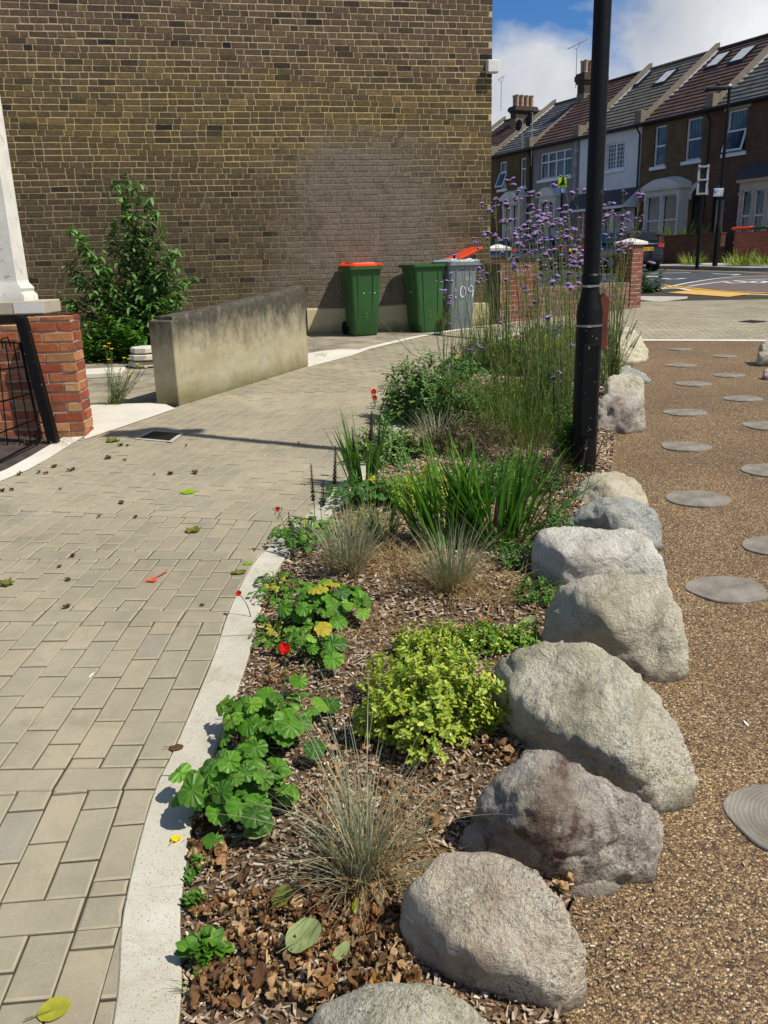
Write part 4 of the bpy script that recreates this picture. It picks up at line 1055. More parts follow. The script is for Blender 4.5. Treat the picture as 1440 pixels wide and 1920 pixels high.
boulder('rounded pinkish grey granite boulder, second from the front', [(758, 1700, .16), (775, 1640, .24), (820, 1606, .27), (880, 1600, .28), (940, 1604, .28), (1000, 1640, .29), (1048, 1686, .27), (1084, 1742, .22), (1097, 1800, .14), (1088, 1858, .03), (1050, 1888, .02), (990, 1880, .01), (900, 1845, .01), (820, 1810, .01), (768, 1770, .05)], M['granite_pink'], .011, .009, 2, 2, facets=4, front=[(1040, 1850, .12), (870, 1780, .17), (960, 1820, .15)])
boulder('angular purple and grey boulder with a sharp sloping ridge', [(868, 1590, .03), (880, 1530, .15), (935, 1460, .27), (985, 1402, .37), (1030, 1415, .36), (1090, 1450, .32), (1180, 1495, .26), (1225, 1520, .2), (1237, 1580, .11), (1225, 1650, .02), (1180, 1662, .0), (1090, 1665, .0), (1000, 1640, .0), (925, 1615, .0)], M['granite_purple'], .010, .014, 3, 0, facets=5, front=[(1035, 1560, .22), (1215, 1575, .14), (1000, 1520, .3)])
boulder('largest boulder, olive grey with a long slope down to the path', [(932, 1250, .27), (935, 1235, .3), (985, 1218, .37), (1080, 1205, .42), (1130, 1212, .41), (1180, 1255, .37), (1240, 1310, .3), (1285, 1400, .17), (1300, 1450, .08), (1292, 1515, .0), (1240, 1522, .0), (1130, 1480, .02), (1000, 1400, .02), (950, 1380, .02), (932, 1320, .1)], M['granite_olive'], .013, .013, 4, 2, front=[(1180, 1430, .2), (980, 1330, .22), (1230, 1400, .22)])
boulder('upright grey green boulder with a rounded top and square outer corner', [(1026, 1190, .1), (1030, 1140, .2), (1060, 1098, .33), (1120, 1076, .4), (1190, 1074, .41), (1250, 1090, .38), (1275, 1130, .32), (1280, 1200, .15), (1280, 1275, .0), (1240, 1282, .0), (1160, 1260, .0), (1090, 1230, .0), (1035, 1215, .02)], M['granite_tan'], .014, .013, 5, 2, front=[(1262, 1190, .2), (1130, 1160, .27)])
boulder('white flat topped boulder, palest of the row', [(1000, 1040, .16), (1003, 1010, .24), (1022, 993, .3), (1100, 994, .31), (1190, 994, .31), (1215, 1010, .28), (1235, 1050, .2), (1250, 1085, .1), (1246, 1120, .0), (1150, 1120, .0), (1060, 1120, .0), (1010, 1080, .05)], M['granite_white'], .014, .012, 6, 1, front=[(1055, 1040, .25), (1190, 1050, .2)])
boulder('blue grey boulder between the white and the cream boulders', [(1060, 985, .12), (1090, 950, .22), (1130, 934, .27), (1190, 932, .27), (1222, 950, .23), (1238, 985, .12), (1238, 1035, .0), (1180, 1040, .0), (1080, 1020, .0)], M['granite_blue'], .015, .012, 7, 2, front=[(1150, 965, .24)])
boulder('cream domed boulder at the foot of the lamp post', [(1076, 935, .04), (1085, 905, .14), (1120, 888, .2), (1160, 886, .21), (1195, 900, .17), (1212, 935, .06), (1210, 970, .0), (1140, 975, .0), (1080, 955, .0)], M['granite_cream'], .015, .009, 8, 3, front=[(1140, 910, .18)])
boulder('broad rosy grey boulder just beyond the lamp post', [(1116, 800, .05), (1120, 760, .25), (1140, 735, .36), (1170, 727, .38), (1200, 745, .33), (1209, 770, .2), (1209, 808, .0), (1170, 815, .0), (1125, 815, .0)], M['granite_rosy'], .018, .015, 9, 1, front=[(1190, 765, .25)])
boulder('green grey boulder behind the rosy one', [(1133, 735, .1), (1140, 705, .27), (1175, 697, .3), (1203, 710, .25), (1209, 740, .1), (1207, 762, .0), (1150, 762, .0)], M['granite_olive'], .02, .015, 10, 1)
boulder('small dark flat boulder between the green grey and the round pale boulders', [(1150, 700, .05), (1152, 687, .14), (1175, 683, .17), (1205, 695, .12), (1219, 710, .05), (1218, 722, .0), (1160, 715, .0)], M['granite_blue'], .02, .012, 11, 2)
boulder('round pale boulder at the far end of the row', [(1150, 650, .25), (1160, 622, .36), (1180, 613, .4), (1200, 628, .34), (1214, 655, .17), (1213, 680, .0), (1190, 686, .0), (1155, 686, .0)], M['granite_cream'], .022, .018, 12, 2)
boulder('rounded boulder at the right edge beyond the stepping logs', [(1423, 668, .15), (1426, 645, .27), (1440, 637, .34), (1480, 636, .36), (1500, 660, .2), (1495, 684, .0), (1440, 684, .0), (1426, 680, .0)], M['granite_tan'], .022, .015, 13, 2, group='boulders at the right edge')
boulder('lower small boulder at the right edge in front of the rounded one', [(1430, 705, .06), (1436, 688, .15), (1470, 685, .18), (1490, 700, .1), (1485, 713, .0), (1435, 713, .0)], M['granite_rosy'], .022, .012, 14, 2, group='boulders at the right edge')
boulder('flat grey chip of stone wedged under the purple boulder', [(1040, 1662, .0), (1060, 1650, .04), (1130, 1648, .05), (1165, 1655, .03), (1150, 1680, .0), (1110, 1688, .0), (1060, 1680, .0)], M['granite_rosy'], .008, .004, 15, 2)

# ------------------------------------------------------------------ log slices in the pebble path
logs = [((1275, 656), 23, 'farthest log slice, near the pale edge of the pebble path'), ((1358, 669), 24, 'log slice in the right column, nearest the far edge of the pebble path'), ((1276, 686), 30, 'log slice second from the far edge in the left column'), ((1366, 705), 31, 'log slice in the right column level with the dark flat boulder'), ((1300, 721), 35, 'log slice in the left column level with the green grey boulder'), ((1393, 749), 38, 'log slice in the right column level with the rosy boulder'), ((1285, 775), 42, 'log slice in the left column just beyond the lamp post foot'), ((1442, 800), 50, 'log slice cut by the right edge level with the lamp post foot'), ((1285, 839), 47, 'log slice in the left column beside the steel edging'), ((1445, 884), 57, 'log slice cut by the right edge level with the cream boulder'), ((1308, 937), 61, 'wide log slice beside the blue grey boulder'), ((1458, 1027), 66, 'log slice cut by the right edge level with the white boulder'), ((1363, 1108), 75, 'large whole log slice beside the upright grey green boulder'), ((1492, 1543), 127, 'nearest log slice with strong rings, cut by the right edge beside the purple boulder')]
for i, ((px, py), hw, lb) in enumerate(logs):
    c = at(px, py); e = at(px + hw, py); r_ = abs(e.x - c.x); c = on(c.x, c.y); mb = MB(); n = 40
    def ring(k, z): return [c + Vector((r_ * k * math.cos(a) * (1 + .04 * math.sin(3 * a + i) + .025 * math.sin(5 * a + 2 * i)), r_ * .92 * k * math.sin(a) * (1 + .04 * math.cos(2 * a + i)), z)) for a in [2 * math.pi * j / n for j in range(n)]]
    mb.loft([ring(1, -.02), ring(1, .009), ring(.985, .012), ring(.5, .013), ring(.05, .013)])
    o = mb.build('log_slice', M['log_end'], loc=c); o.rotation_euler = (0, .0, 0); tag(o, lb, 'log slice', 'log slices set in the pebble path')
# ------------------------------------------------------------------ terrace across the road
HA = R(-26.8); HD = Vector((math.sin(HA), math.cos(HA), 0)); HX = -HD; HN = Vector((HD.y, -HD.x, 0)); HO = Vector((34, 0, 0)); HRZ = math.atan2(HX.y, HX.x)
def H(px, py, off=0.0):
    q = ray(px, py); P0 = HO + HN * off; t = P0.dot(HN) / Vector((q.x, 1, 0)).dot(HN); P = Vector((q.x * t, t, 0)); return (P - P0).dot(HX), CAMZ + q.z * t
ZG = 1.12
class House:
    def __init__(s, pxl, pxr, label, wallm, roofm, group='terraced houses across the road'):
        s.s0 = H(pxl, 300)[0]; s.s1 = H(pxr, 300)[0]; s.W = s.s1 - s.s0
        o = HO + HX * s.s0; s.t = empty('terraced_house', (o.x, o.y, ZG), label, 'house', group, HRZ); s.wm = wallm; s.holes = []; s.roofm = roofm
    def px(s, l, r_, top, bot, off=0.0):
        ym = (top + bot) / 2; xc = (l + r_) / 2; a = H(l, ym, off)[0] - s.s0; b = H(r_, ym, off)[0] - s.s0; return a, b, H(xc, bot, off)[1] - ZG, H(xc, top, off)[1] - ZG
    def part(s, name, mb, m, parent=None): return mb.build(name, m, parent or s.t, local=True)
    def wall(s, ze=6.3, depth=8.5):
        s.ze = ze; xs = sorted({0, s.W, *[q for h in s.holes for q in h[:2]]}); zs = sorted({-.4, ze, *[q for h in s.holes for q in h[2:]]}); mb = MB()
        for x0, x1 in zip(xs[:-1], xs[1:]):
            for z0, z1 in zip(zs[:-1], zs[1:]):
                cx, cz = (x0 + x1) / 2, (z0 + z1) / 2
                if any(h[0] < cx < h[1] and h[2] < cz < h[3] for h in s.holes): continue
                mb.poly([(x0, 0, z0), (x1, 0, z0), (x1, 0, z1), (x0, 0, z1)])
        for a, b, c, d in s.holes:
            mb.poly([(a, 0, c), (a, .16, c), (a, .16, d), (a, 0, d)][::-1]); mb.poly([(b, 0, c), (b, 0, d), (b, .16, d), (b, .16, c)][::-1]); mb.poly([(a, 0, d), (a, .16, d), (b, .16, d), (b, 0, d)][::-1]); mb.poly([(a, 0, c), (b, 0, c), (b, .16, c), (a, .16, c)][::-1])
        mb.poly([(0, 0, -.4), (0, depth, -.4), (0, depth, ze), (0, 0, ze)]); mb.poly([(s.W, 0, -.4), (s.W, depth, -.4), (s.W, depth, ze), (s.W, 0, ze)][::-1]); mb.poly([(0, depth, -.4), (s.W, depth, -.4), (s.W, depth, ze), (0, depth, ze)][::-1])
        s.part('wall', mb, s.wm)
    def roof(s, rise=3.35, run=4.4, flat=False, rows=17):
        mb = MB(); x0, x1 = -.0, s.W; pr = random.Random(int(s.s0 * 10))
        for k in range(rows):
            a = k / rows; b = (k + 1) / rows; y0, z0 = -.3 + (run + .3) * a, s.ze - .08 + (rise + .1) * a; y1, z1 = -.3 + (run + .3) * b + .06, s.ze - .08 + (rise + .1) * b + .03
            n = int((x1 - x0) / .32)
            for i in range(n):
                u0 = x0 + (x1 - x0) * i / n; u1 = x0 + (x1 - x0) * (i + 1) / n; lift = .0 if flat else .03
                mb.poly([(u0, y0, z0 + .05), (u1 - .004, y0, z0 + .05), (u1 - .004, y1, z1 - .0), (u0, y1, z1)]); mb.poly([(u0, y0, z0 - .01), (u1 - .004, y0, z0 - .01), (u1 - .004, y0, z0 + .05), (u0, y0, z0 + .05)])
        rb = s.part('roof', mb, s.roofm)
        mb = MB(); mb.poly([(x0, run, s.ze + rise), (x1, run, s.ze + rise), (x1, run * 2, s.ze - .05), (x0, run * 2, s.ze - .05)]); mb.poly([(x0, -.3, s.ze - .1), (x1, -.3, s.ze - .1), (x1, run, s.ze + rise), (x0, run, s.ze + rise)]); s.part('roof_back', mb, s.roofm)
        mb = MB(); mb.tube([(x0, run, s.ze + rise + .04), (x1, run, s.ze + rise + .04)], .11, 8); s.part('ridge', mb, s.roofm)
        mb = MB(); mb.tube([(0, -.36, s.ze - .06), (s.W, -.36, s.ze - .06)], .06, 8); mb.bb(0, s.W, -.3, -.02, s.ze - .14, s.ze - .03); s.part('gutter', mb, M['gutter_black'])
        s.run, s.rise = run, rise
    def parapet(s, x, white=True):
        mb = MB(); sl = s.rise / s.run
        mb.loft([[Vector((x - .14, y, s.ze + sl * y + .02)), Vector((x + .14, y, s.ze + sl * y + .02)), Vector((x + .14, y, s.ze + sl * y + .32)), Vector((x - .14, y, s.ze + sl * y + .32))] for y in (-.1, s.run + .1)])
        mb.bb(x - .2, x + .2, -.32, .25, s.ze - .1, s.ze + .55); s.part('party_parapet', mb, M['parapet_stone'])
        mb = MB(); mb.loft([[Vector((x + .15, y, s.ze + sl * y + .05)), Vector((x + .26, y, s.ze + sl * y + .05)), Vector((x + .26, y, s.ze + sl * y + .12)), Vector((x + .15, y, s.ze + sl * y + .12))] for y in (-.1, s.run)])
        if white: s.part('flashing', mb, M['lead_flash'])
    def chimney(s, x, pots=4, w=1.5, h=2.0, d=.6):
        y = s.run - .35; z = s.ze + s.rise - .6; mb = MB()
        mb.bb(x - d / 2, x + d / 2, y - w / 2, y + w / 2, z, z + h * .72); 
        for i, (e, z0, z1) in enumerate(((.06, .62, .7), (.13, .7, .86), (.08, .86, .92))): mb.bb(x - d / 2 - e, x + d / 2 + e, y - w / 2 - e, y + w / 2 + e, z + h * z0, z + h * z1)
        ch = s.part('chimney', mb, M['chimney_brick'])
        mb = MB(); mb.bb(x - d / 2 - .02, x + d / 2 + .02, y - w / 2 - .02, y + w / 2 + .02, z - .1, z + h * .32); s.part('chimney_render', mb, M['parapet_stone'], ch)
        for i in range(pots):
            for dx in (-.14, .14):
                mb = MB(); mb.lathe((x + dx, y - w / 2 + w * (i + .5) / pots, z + h * .92), [(.13, 0), (.11, .1), (.115, .55), (.14, .6), (.14, .66), (.1, .67)], 10); s.part('chimney_pot', mb, M['chimney_pot'], ch)
        return ch
    def window(s, l, r_, top, bot, cols=1, bars=(.5,), sill=True, vents=(), trans=None, tilt=None, georgian=False, lintel=False):
        a, b, z0, z1 = s.px(l, r_, top, bot); s.holes.append((a, b, z0, z1)); s.todo = getattr(s, 'todo', []); s.todo.append((a, b, z0, z1, cols, bars, sill, trans, georgian, tilt, lintel))
    def windows(s):
        for a, b, z0, z1, cols, bars, sill, trans, geo, tilt, lintel in getattr(s, 'todo', []):
            mb = MB(); f = .07; y = .09
            mb.bb(a, b, y, y + .06, z0, z0 + f); mb.bb(a, b, y, y + .06, z1 - f, z1); mb.bb(a, a + f, y, y + .06, z0 + f, z1 - f); mb.bb(b - f, b, y, y + .06, z0 + f, z1 - f)
            for i in range(1, cols): x = a + (b - a) * i / cols; mb.bb(x - .04, x + .04, y + .003, y + .057, z0 + f, z1 - f)
            for k in bars: z = z0 + (z1 - z0) * k; mb.bb(a + f, b - f, y - .01, y + .063, z - .035, z + .035)
            if geo:
                n = 3 * cols
                for i in range(1, n): x = a + (b - a) * i / n; mb.bb(x - .012, x + .012, y + .03, y + .058, z0 + f, z1 - f)
                for i in range(1, 6): z = z0 + (z1 - z0) * i / 6; mb.bb(a + f, b - f, y + .032, y + .056, z - .012, z + .012)
            w = s.part('window', mb, M['upvc'])
            mb = MB(); mb.poly([(a + .03, y + .06, z0 + .03), (b - .03, y + .06, z0 + .03), (b - .03, y + .06, z1 - .03), (a + .03, y + .06, z1 - .03)]); s.part('pane', mb, M['curtained_glass'], w)
            if sill: mb = MB(); mb.bb(a - .12, b + .12, -.1, .09, z0 - .16, z0 - .02); s.part('sill', mb, M['upvc'], w)
            if lintel: mb = MB(); mb.bb(a - .15, b + .15, -.06, .05, z1 + .01, z1 + .32); s.part('lintel', mb, M['stone_cream'], w)
            if tilt:
                k0, k1, ang = tilt; za, zb_ = z0 + (z1 - z0) * k0, z0 + (z1 - z0) * k1; hh = zb_ - za; mb = MB()
                Mx = Matrix.Translation((0, .08, zb_)) @ Matrix.Rotation(-ang, 4, 'X')
                q = MB(); q.bb(a, b, -.05, 0, -hh, -hh + .07); q.bb(a, b, -.05, 0, -.07, 0); q.bb(a, a + .07, -.05, 0, -hh + .07, -.07); q.bb(b - .07, b, -.05, 0, -hh + .07, -.07); mb.add(q, Mx); sa = s.part('open_sash', mb, M['upvc'], w)
                mb = MB(); q = MB(); q.bb(a + .05, b - .05, -.03, -.02, -hh + .05, -.05); mb.add(q, Mx); s.part('sash_glass', mb, M['curtained_glass'], w)
    def rooflight(s, l, r_, top, bot):
        # lies on the roof slope: find the slope offset that fits the pixel height
        best = None
        for i in range(40):
            off = i * .11; z = H((l + r_) / 2, (top + bot) / 2, off)[1] - ZG
            e = abs(z - (s.ze + s.rise / s.run * off))
            if best is None or e < best[0]: best = (e, off)
        off = best[1]; a = H(l, (top + bot) / 2, off)[0] - s.s0; b = H(r_, (top + bot) / 2, off)[0] - s.s0; a, b = max(.3, a + .15), min(s.W - .3, b - .15); sl = s.rise / s.run; hh = .45
        mb = MB(); mb.loft([[Vector((a, y, s.ze + sl * y + .02)), Vector((b, y, s.ze + sl * y + .02)), Vector((b, y, s.ze + sl * y + .2)), Vector((a, y, s.ze + sl * y + .2))] for y in (off - hh, off + hh)]); w = s.part('roof_window', mb, M['gutter_black'])
        mb = MB(); mb.poly([(a + .07, off - hh + .07, s.ze + sl * (off - hh + .07) + .215), (b - .07, off - hh + .07, s.ze + sl * (off - hh + .07) + .215), (b - .07, off + hh - .07, s.ze + sl * (off + hh - .07) + .215), (a + .07, off + hh - .07, s.ze + sl * (off + hh - .07) + .215)]); s.part('glass', mb, M['lead_flash'], w)  # pale grey pane colour stands in for light reflected off dark glass
    def downpipe(s, x, z0=0): mb = MB(); mb.tube([(x, -.35, s.ze - .1), (x, -.07, s.ze - .45), (x, -.07, z0)], .045, 8); s.part('downpipe', mb, M['gutter_black'])
    def door(s, l, r_, top, bot, m, arch=False):
        a, b, z0, z1 = s.px(l, r_, top, bot); z0 = -.1; mb = MB(); mb.bb(a, b, .01, .06, z0, z1 - (.0)); 
        s.holes.append((a, b, z0, z1)); s.dd = getattr(s, 'dd', []); s.dd.append((a, b, z0, z1, m, arch))
    def doors(s):
        for a, b, z0, z1, m, arch in getattr(s, 'dd', []):
            mb = MB(); mb.bb(a, b, .12, .16, z0, z1); d = s.part('door', mb, m)
            mb = MB(); 
            for i in range(2): mb.bb(a + .12 + i * (b - a - .2) / 2, a + .04 + (i + 1) * (b - a - .1) / 2, .10, .12, z0 + 1.1, z1 - .3)
            s.part('door_panel', mb, M['dark_glass'], d)
    def arch(s, x, zs, r_, m):
        mb = MB(); n = 12
        mb.loft([[Vector((x + (r_ + e) * math.cos(a), -.02, zs + (r_ + e) * math.sin(a))) for e in (0, .22)] + [Vector((x + (r_ + e) * math.cos(a), .04, zs + (r_ + e) * math.sin(a))) for e in (.22, 0)] for a in [math.pi * i / n for i in range(n + 1)]]); s.part('arch', mb, m)
        mb = MB(); mb.poly([(x + r_ * math.cos(math.pi * i / n), -.004, zs + r_ * math.sin(math.pi * i / n)) for i in range(n + 1)][::-1]); s.part('fanlight', mb, M['dark_glass'])
    def bay(s, l, r_, top, bot, proj=.55, m=None, hood=True, lights=2, dark=()):
        m = m or M['stone_trim']; a, b, z0, z1 = s.px(l, r_, top, bot, -proj); z0 = -.3; y = -proj; mb = MB(); zs = .75; n = lights
        mb.bb(a, b, y, 0, z0, zs); mb.bb(a, b, y, 0, z1 - .32, z1 - .02)
        if hood:
            xs = [a - .1 + (b - a + .2) * i / 10 for i in range(11)]; mb.loft([[Vector((x, y - .18, z1 - .02)), Vector((x, y - .18, z1 + .06 + .32 * math.sin(math.pi * i / 10))), Vector((x, 0, z1 + .16 + .34 * math.sin(math.pi * i / 10))), Vector((x, 0, z1 - .02))] for i, x in enumerate(xs)])
            mb.bb(a - .12, b + .12, y - .16, 0, z1 - .1, z1 - .019)
        else: mb.bb(a - .1, b + .1, y - .1, 0, z1 - .02, z1 + .1)
        w = .13
        for i in range(n + 1):
            x = a + (b - a - w) * i / n; mb.bb(x, x + w, y + .003, y + .2, zs, z1 - .32); mb.bb(x - .03, x + w + .03, y - .03, y + .18, z1 - .5, z1 - .4); mb.bb(x - .02, x + w + .02, y - .02, y + .18, zs + .8, zs + .86)
        for sx_ in (a, b - .1): mb.bb(sx_, sx_ + .1, y + .2, 0, zs, z1 - .32)
        mb.bb(a - .05, b + .05, y - .07, 0, zs, zs + .07)
        by = s.part('bay', mb, m)
        for i in range(n):
            x0 = a + (b - a - w) * i / n + w; x1 = a + (b - a - w) * (i + 1) / n; mb = MB(); f = .05; q0, q1 = zs + .07, z1 - .32; yy = y + .08
            mb.bb(x0, x1, yy, yy + .04, q0, q0 + f); mb.bb(x0, x1, yy, yy + .04, q1 - f, q1); mb.bb(x0, x0 + f, yy, yy + .04, q0 + f, q1 - f); mb.bb(x1 - f, x1, yy, yy + .04, q0 + f, q1 - f); mb.bb(x0 + f, x1 - f, yy - .01, yy + .04, (q0 + q1) / 2 - .03, (q0 + q1) / 2 + .03)
            wd_ = s.part('bay_window', mb, M['upvc'], by)
            mb = MB(); mb.bb(x0 + .02, x1 - .02, yy + .045, yy + .05, q0, q1); s.part('pane', mb, M['dark_glass'] if i in dark else M['curtained_glass'], wd_)
    def finish(s, **k):
        s.wall(k.get('ze', 6.3)); s.roof(rise=k.get('rise', 3.35), flat=k.get('flat', False)); s.windows(); s.doors()
GP = 'terraced houses across the road'
# far house, mostly behind the big wall
h = House(838, 924, 'farthest terraced house with only its brown tiled roof and chimney showing beside the tall wall', M['house_brick_olive'], M['tile_brown']); h.finish(rise=2.8)
h.parapet(.0); h.chimney(h.W - 2.6, 4, 1.5, 1.2)
h = House(924, 997, 'olive brick terraced house with a grey slate roof and a window tilted open', M['house_brick_olive'], M['slate'])
h.window(936, 950, 303, 354, 1, (.62,), tilt=(0, .6, .42)); h.window(975, 986, 296, 350, 1, (.62,)); h.door(980, 992, 392, 460, M['door_red'])
h.finish(flat=True, rise=2.95); h.bay(942, 974, 372, 440, .5, hood=True); h.parapet(.0); h.parapet(h.W, False); h.downpipe(h.W - .05); h.chimney(h.W, 4, 1.5, 1.75)
h = House(997, 1087, 'grey rendered terraced house with a brown tiled roof and a wide white window', M['render_grey'], M['tile_brown'])
h.window(1012, 1071, 283, 333, 4, (.64,), sill=True); h.door(1010, 1036, 388, 460, M['ceramic_white']); h.finish(); h.bay(1010, 1040, 366, 440, .45, hood=True); h.downpipe(.1)
h.parapet(h.W, True)
h = House(1087, 1201, 'white rendered terraced house with a dark tiled canopy over its ground floor', M['render_white'], M['tile_grey'])
h.window(1136, 1170, 268, 317, 2, (), georgian=True)
h.window(1072, 1110, 386, 440, 2, (.6,), georgian=True); h.window(1130, 1165, 380, 440, 2, (.6,), georgian=True); h.finish()
a, b, z0, z1 = h.px(1068, 1194, 330, 372)
mb = MB(); mb.loft([[Vector((.0, -.02, 3.55)), Vector((0, -1.0, 2.75)), Vector((0, -1.0, 2.62)), Vector((0, -.02, 2.62))], [Vector((h.W, -.02, 3.55)), Vector((h.W, -1.0, 2.75)), Vector((h.W, -1.0, 2.62)), Vector((h.W, -.02, 2.62))]])
cn = h.part('canopy', mb, M['slate']); mb = MB(); mb.bb(h.W + .002, h.W + .05, -1.0, -.01, 2.62, 2.75); mb.poly([(h.W + .052, -.02, 2.62), (h.W + .052, -.02, 3.5), (h.W + .052, -1.0, 2.74), (h.W + .052, -1.0, 2.62)]); mb.bb(0, h.W, -1.04, -1.0, 2.6, 2.72); h.part('canopy_cheek', mb, M['upvc'], cn)
mb = MB(); mb.tube([(h.W - .7, -.95, 0), (h.W - .7, -.95, 2.6)], .06, 8); h.part('canopy_post', mb, M['upvc'])
h.parapet(h.W, True); h.rooflight(1188, 1212, 147, 166) ; h.rooflight(1232, 1262, 140, 164); h.downpipe(h.W - .06)
h = House(1201, 1331, 'brown brick terraced house with tall sash windows and a white twin bay', M['house_brick_yellow'], M['tile_brown'])
h.window(1226, 1248, 236, 311, 1, (.5,)); h.window(1286, 1315, 221, 300, 1, (.5,)); h.door(1294, 1319, 368, 440, M['door_dark']); h.finish()
h.bay(1207, 1272, 352, 428, .6, hood=True, dark=(1,)); h.parapet(h.W, True); h.rooflight(1328, 1362, 108, 132); h.rooflight(1372, 1410, 98, 122)
a, b, z0, z1 = h.px(1294, 1319, 368, 440); h.arch((a + b) / 2, z1, (b - a) / 2, M['stone_trim']); mb = MB(); mb.bb(a - .9, a, -.06, .02, z1 - .1, z1); h.part('string_course', mb, M['stone_trim']); h.downpipe(h.W - .1, 0)
h = House(1331, 1492, 'darker brown brick terraced house at the right edge with cream bay and slate roof', M['house_brick_brown'], M['slate'])
h.window(1362, 1399, 205, 285, 1, (.5,), tilt=(0, .52, .3), lintel=True); h.door(1334, 1356, 362, 440, M['door_dark']); h.finish(flat=True)
a, b, z0, z1 = h.px(1334, 1356, 362, 440); h.arch((a + b) / 2, z1, (b - a) / 2, M['house_brick_brown'])
h.bay(1384, 1462, 338, 428, .6, m=M['stone_cream'], hood=False, lights=3)
a, b, z0, z1 = h.px(1388, 1460, 318, 338, -.6); mb = MB(); mb.loft([[Vector((a - .15, -.8, z0 + .12)), Vector((a - .05, 0, z0 + .75)), Vector((a - .15, 0, z0 + .1))], [Vector((b + .15, -.8, z0 + .12)), Vector((b + .05, 0, z0 + .75)), Vector((b + .15, 0, z0 + .1))]]); h.part('bay_roof', mb, M['slate'])
h = House(1492, 1690, 'brick terraced house just outside the right edge', M['house_brick_brown'], M['tile_brown']); h.finish()
# aerials on the chimneys
def aerial(px, ytop, ybot, off, label, n=9, L=1.6):
    s_, z1 = H(px, ytop, off); z0 = H(px, ybot, off)[1]; o = HO + HN * off + HX * s_; t = empty('tv_aerial', (o.x, o.y, z0 - .4), label, 'aerial', rz=HRZ); mb = MB(); hh = z1 - z0 + .4
    mb.tube([(0, 0, 0), (0, 0, hh)], .022, 6); mb.build('mast', M['grey_metal'], t, local=True); mb = MB(); mb.tube([(-L * .45, 0, hh + .12), (L * .55, -.1, hh + .22)], .015, 6); mb.tube([(-.3, 0, hh + .13), (-.15, 0, hh - .02), (.15, 0, hh - .0), (.3, -.05, hh + .17)], .012, 5)
    for i in range(n): x = -L * .45 + L * i / (n - 1); mb.tube([(x, -.16, hh + .13 + .1 * (i / n)), (x, .16, hh + .13 + .1 * i / n)], .009, 4)
    mb.build('boom', M['grey_metal'], t, local=True)
aerial(1082, 90, 150, 4.2, 'tall thin television aerial beside the middle chimney', 14, 1.9); aerial(940, 152, 195, 4.4, 'small aerial on the far left chimney', 4, .8)
s_, z_ = H(998, 230, -.3); o = HO + HN * -.3 + HX * s_; t = empty('satellite_aerial', (o.x, o.y, z_ - 2.2), 'pole with dishes and an aerial fixed in front of the slate roof', 'aerial', rz=HRZ)
mb = MB(); mb.tube([(0, 0, 0), (0, 0, 2.7)], .025, 6); mb.tube([(-.9, 0, 1.0), (-.9, 0, 2.4)], .02, 6); mb.tube([(-.9, 0, 1.3), (0, 0, 1.3)], .015, 6)
for i in range(8): mb.tube([(-.3 + i * .1, -.15, 1.8), (-.3 + i * .1, .15, 1.8)], .008, 4)
mb.tube([(-.4, 0, 1.8), (.5, 0, 1.8)], .012, 5); mb.build('pole', M['grey_metal'], t, local=True)
for x, z in ((-.05, 2.3), (-.95, 2.2)):
    mb = MB(); c = Vector((x, -.1, z)); mb.loft([[c + Vector((.3 * k * math.cos(a), -.12 * k * k, .3 * k * math.sin(a))) for a in [2 * math.pi * i / 16 for i in range(16)]] for k in (.05, .5, 1)], cap=False); mb.build('dish', M['dark_metal'], t, local=True)

# front garden walls of the terrace
def fwall(l, r_, top, label, m, off=-3.4, th=.25, h0=None):
    a, b = H(l, top, off), H(r_, top, off); o = HO + HN * off + HX * a[0]; z = (a[1] + b[1]) / 2; zg = G(o.x, o.y); t = empty('front_wall', (o.x, o.y, zg), label, 'garden wall', rz=HRZ); L = b[0] - a[0]; mb = MB(); mb.bb(0, L, 0, th, -.2, z - zg); mb.build('brickwork', m, t, local=True); mb = MB(); mb.bb(-.02, L + .02, -.03, th + .03, z - zg, z - zg + .05); mb.build('coping', m, t, local=True); return t
fwall(1245, 1352, 441, 'dark brick front garden wall behind the sign posts', M['garden_brick_dark'])
fwall(1378, 1500, 436, 'red brick front garden wall at the right edge', M['garden_brick_red'])
fwall(900, 1235, 452, 'dark front garden wall behind the parked cars', M['garden_brick_dark'])
def bx_(px0, px1, py0, py1, off, name, m, label, cat):
    a, b = H(px0, py1, off), H(px1, py1, off); z1 = H((px0 + px1) / 2, py0, off)[1]; o = HO + HN * off + HX * a[0]; mb = MB(); mb.loft([rrect((b[0] - a[0]) / 2, .3, .05, 0), rrect((b[0] - a[0]) / 2 + .03, .33, .05, z1 - a[1] - .04), rrect((b[0] - a[0]) / 2 - .02, .28, .05, z1 - a[1])]); q = mb.build(name, m, loc=None); q.location = (o.x + HX.x * (b[0] - a[0]) / 2, o.y + HX.y * (b[0] - a[0]) / 2, a[1]); q.rotation_euler = (0, 0, HRZ); tag(q, label, cat)
bx_(1382, 1418, 425, 432, -3.0, 'bin_lid', M['bin_orange'], 'orange bin lid showing above the red front wall', 'bin lid'); bx_(1420, 1446, 423.5, 430, -3.0, 'bin_lid', M['bin_dark_green'], 'dark green bin lid showing above the red front wall', 'bin lid')

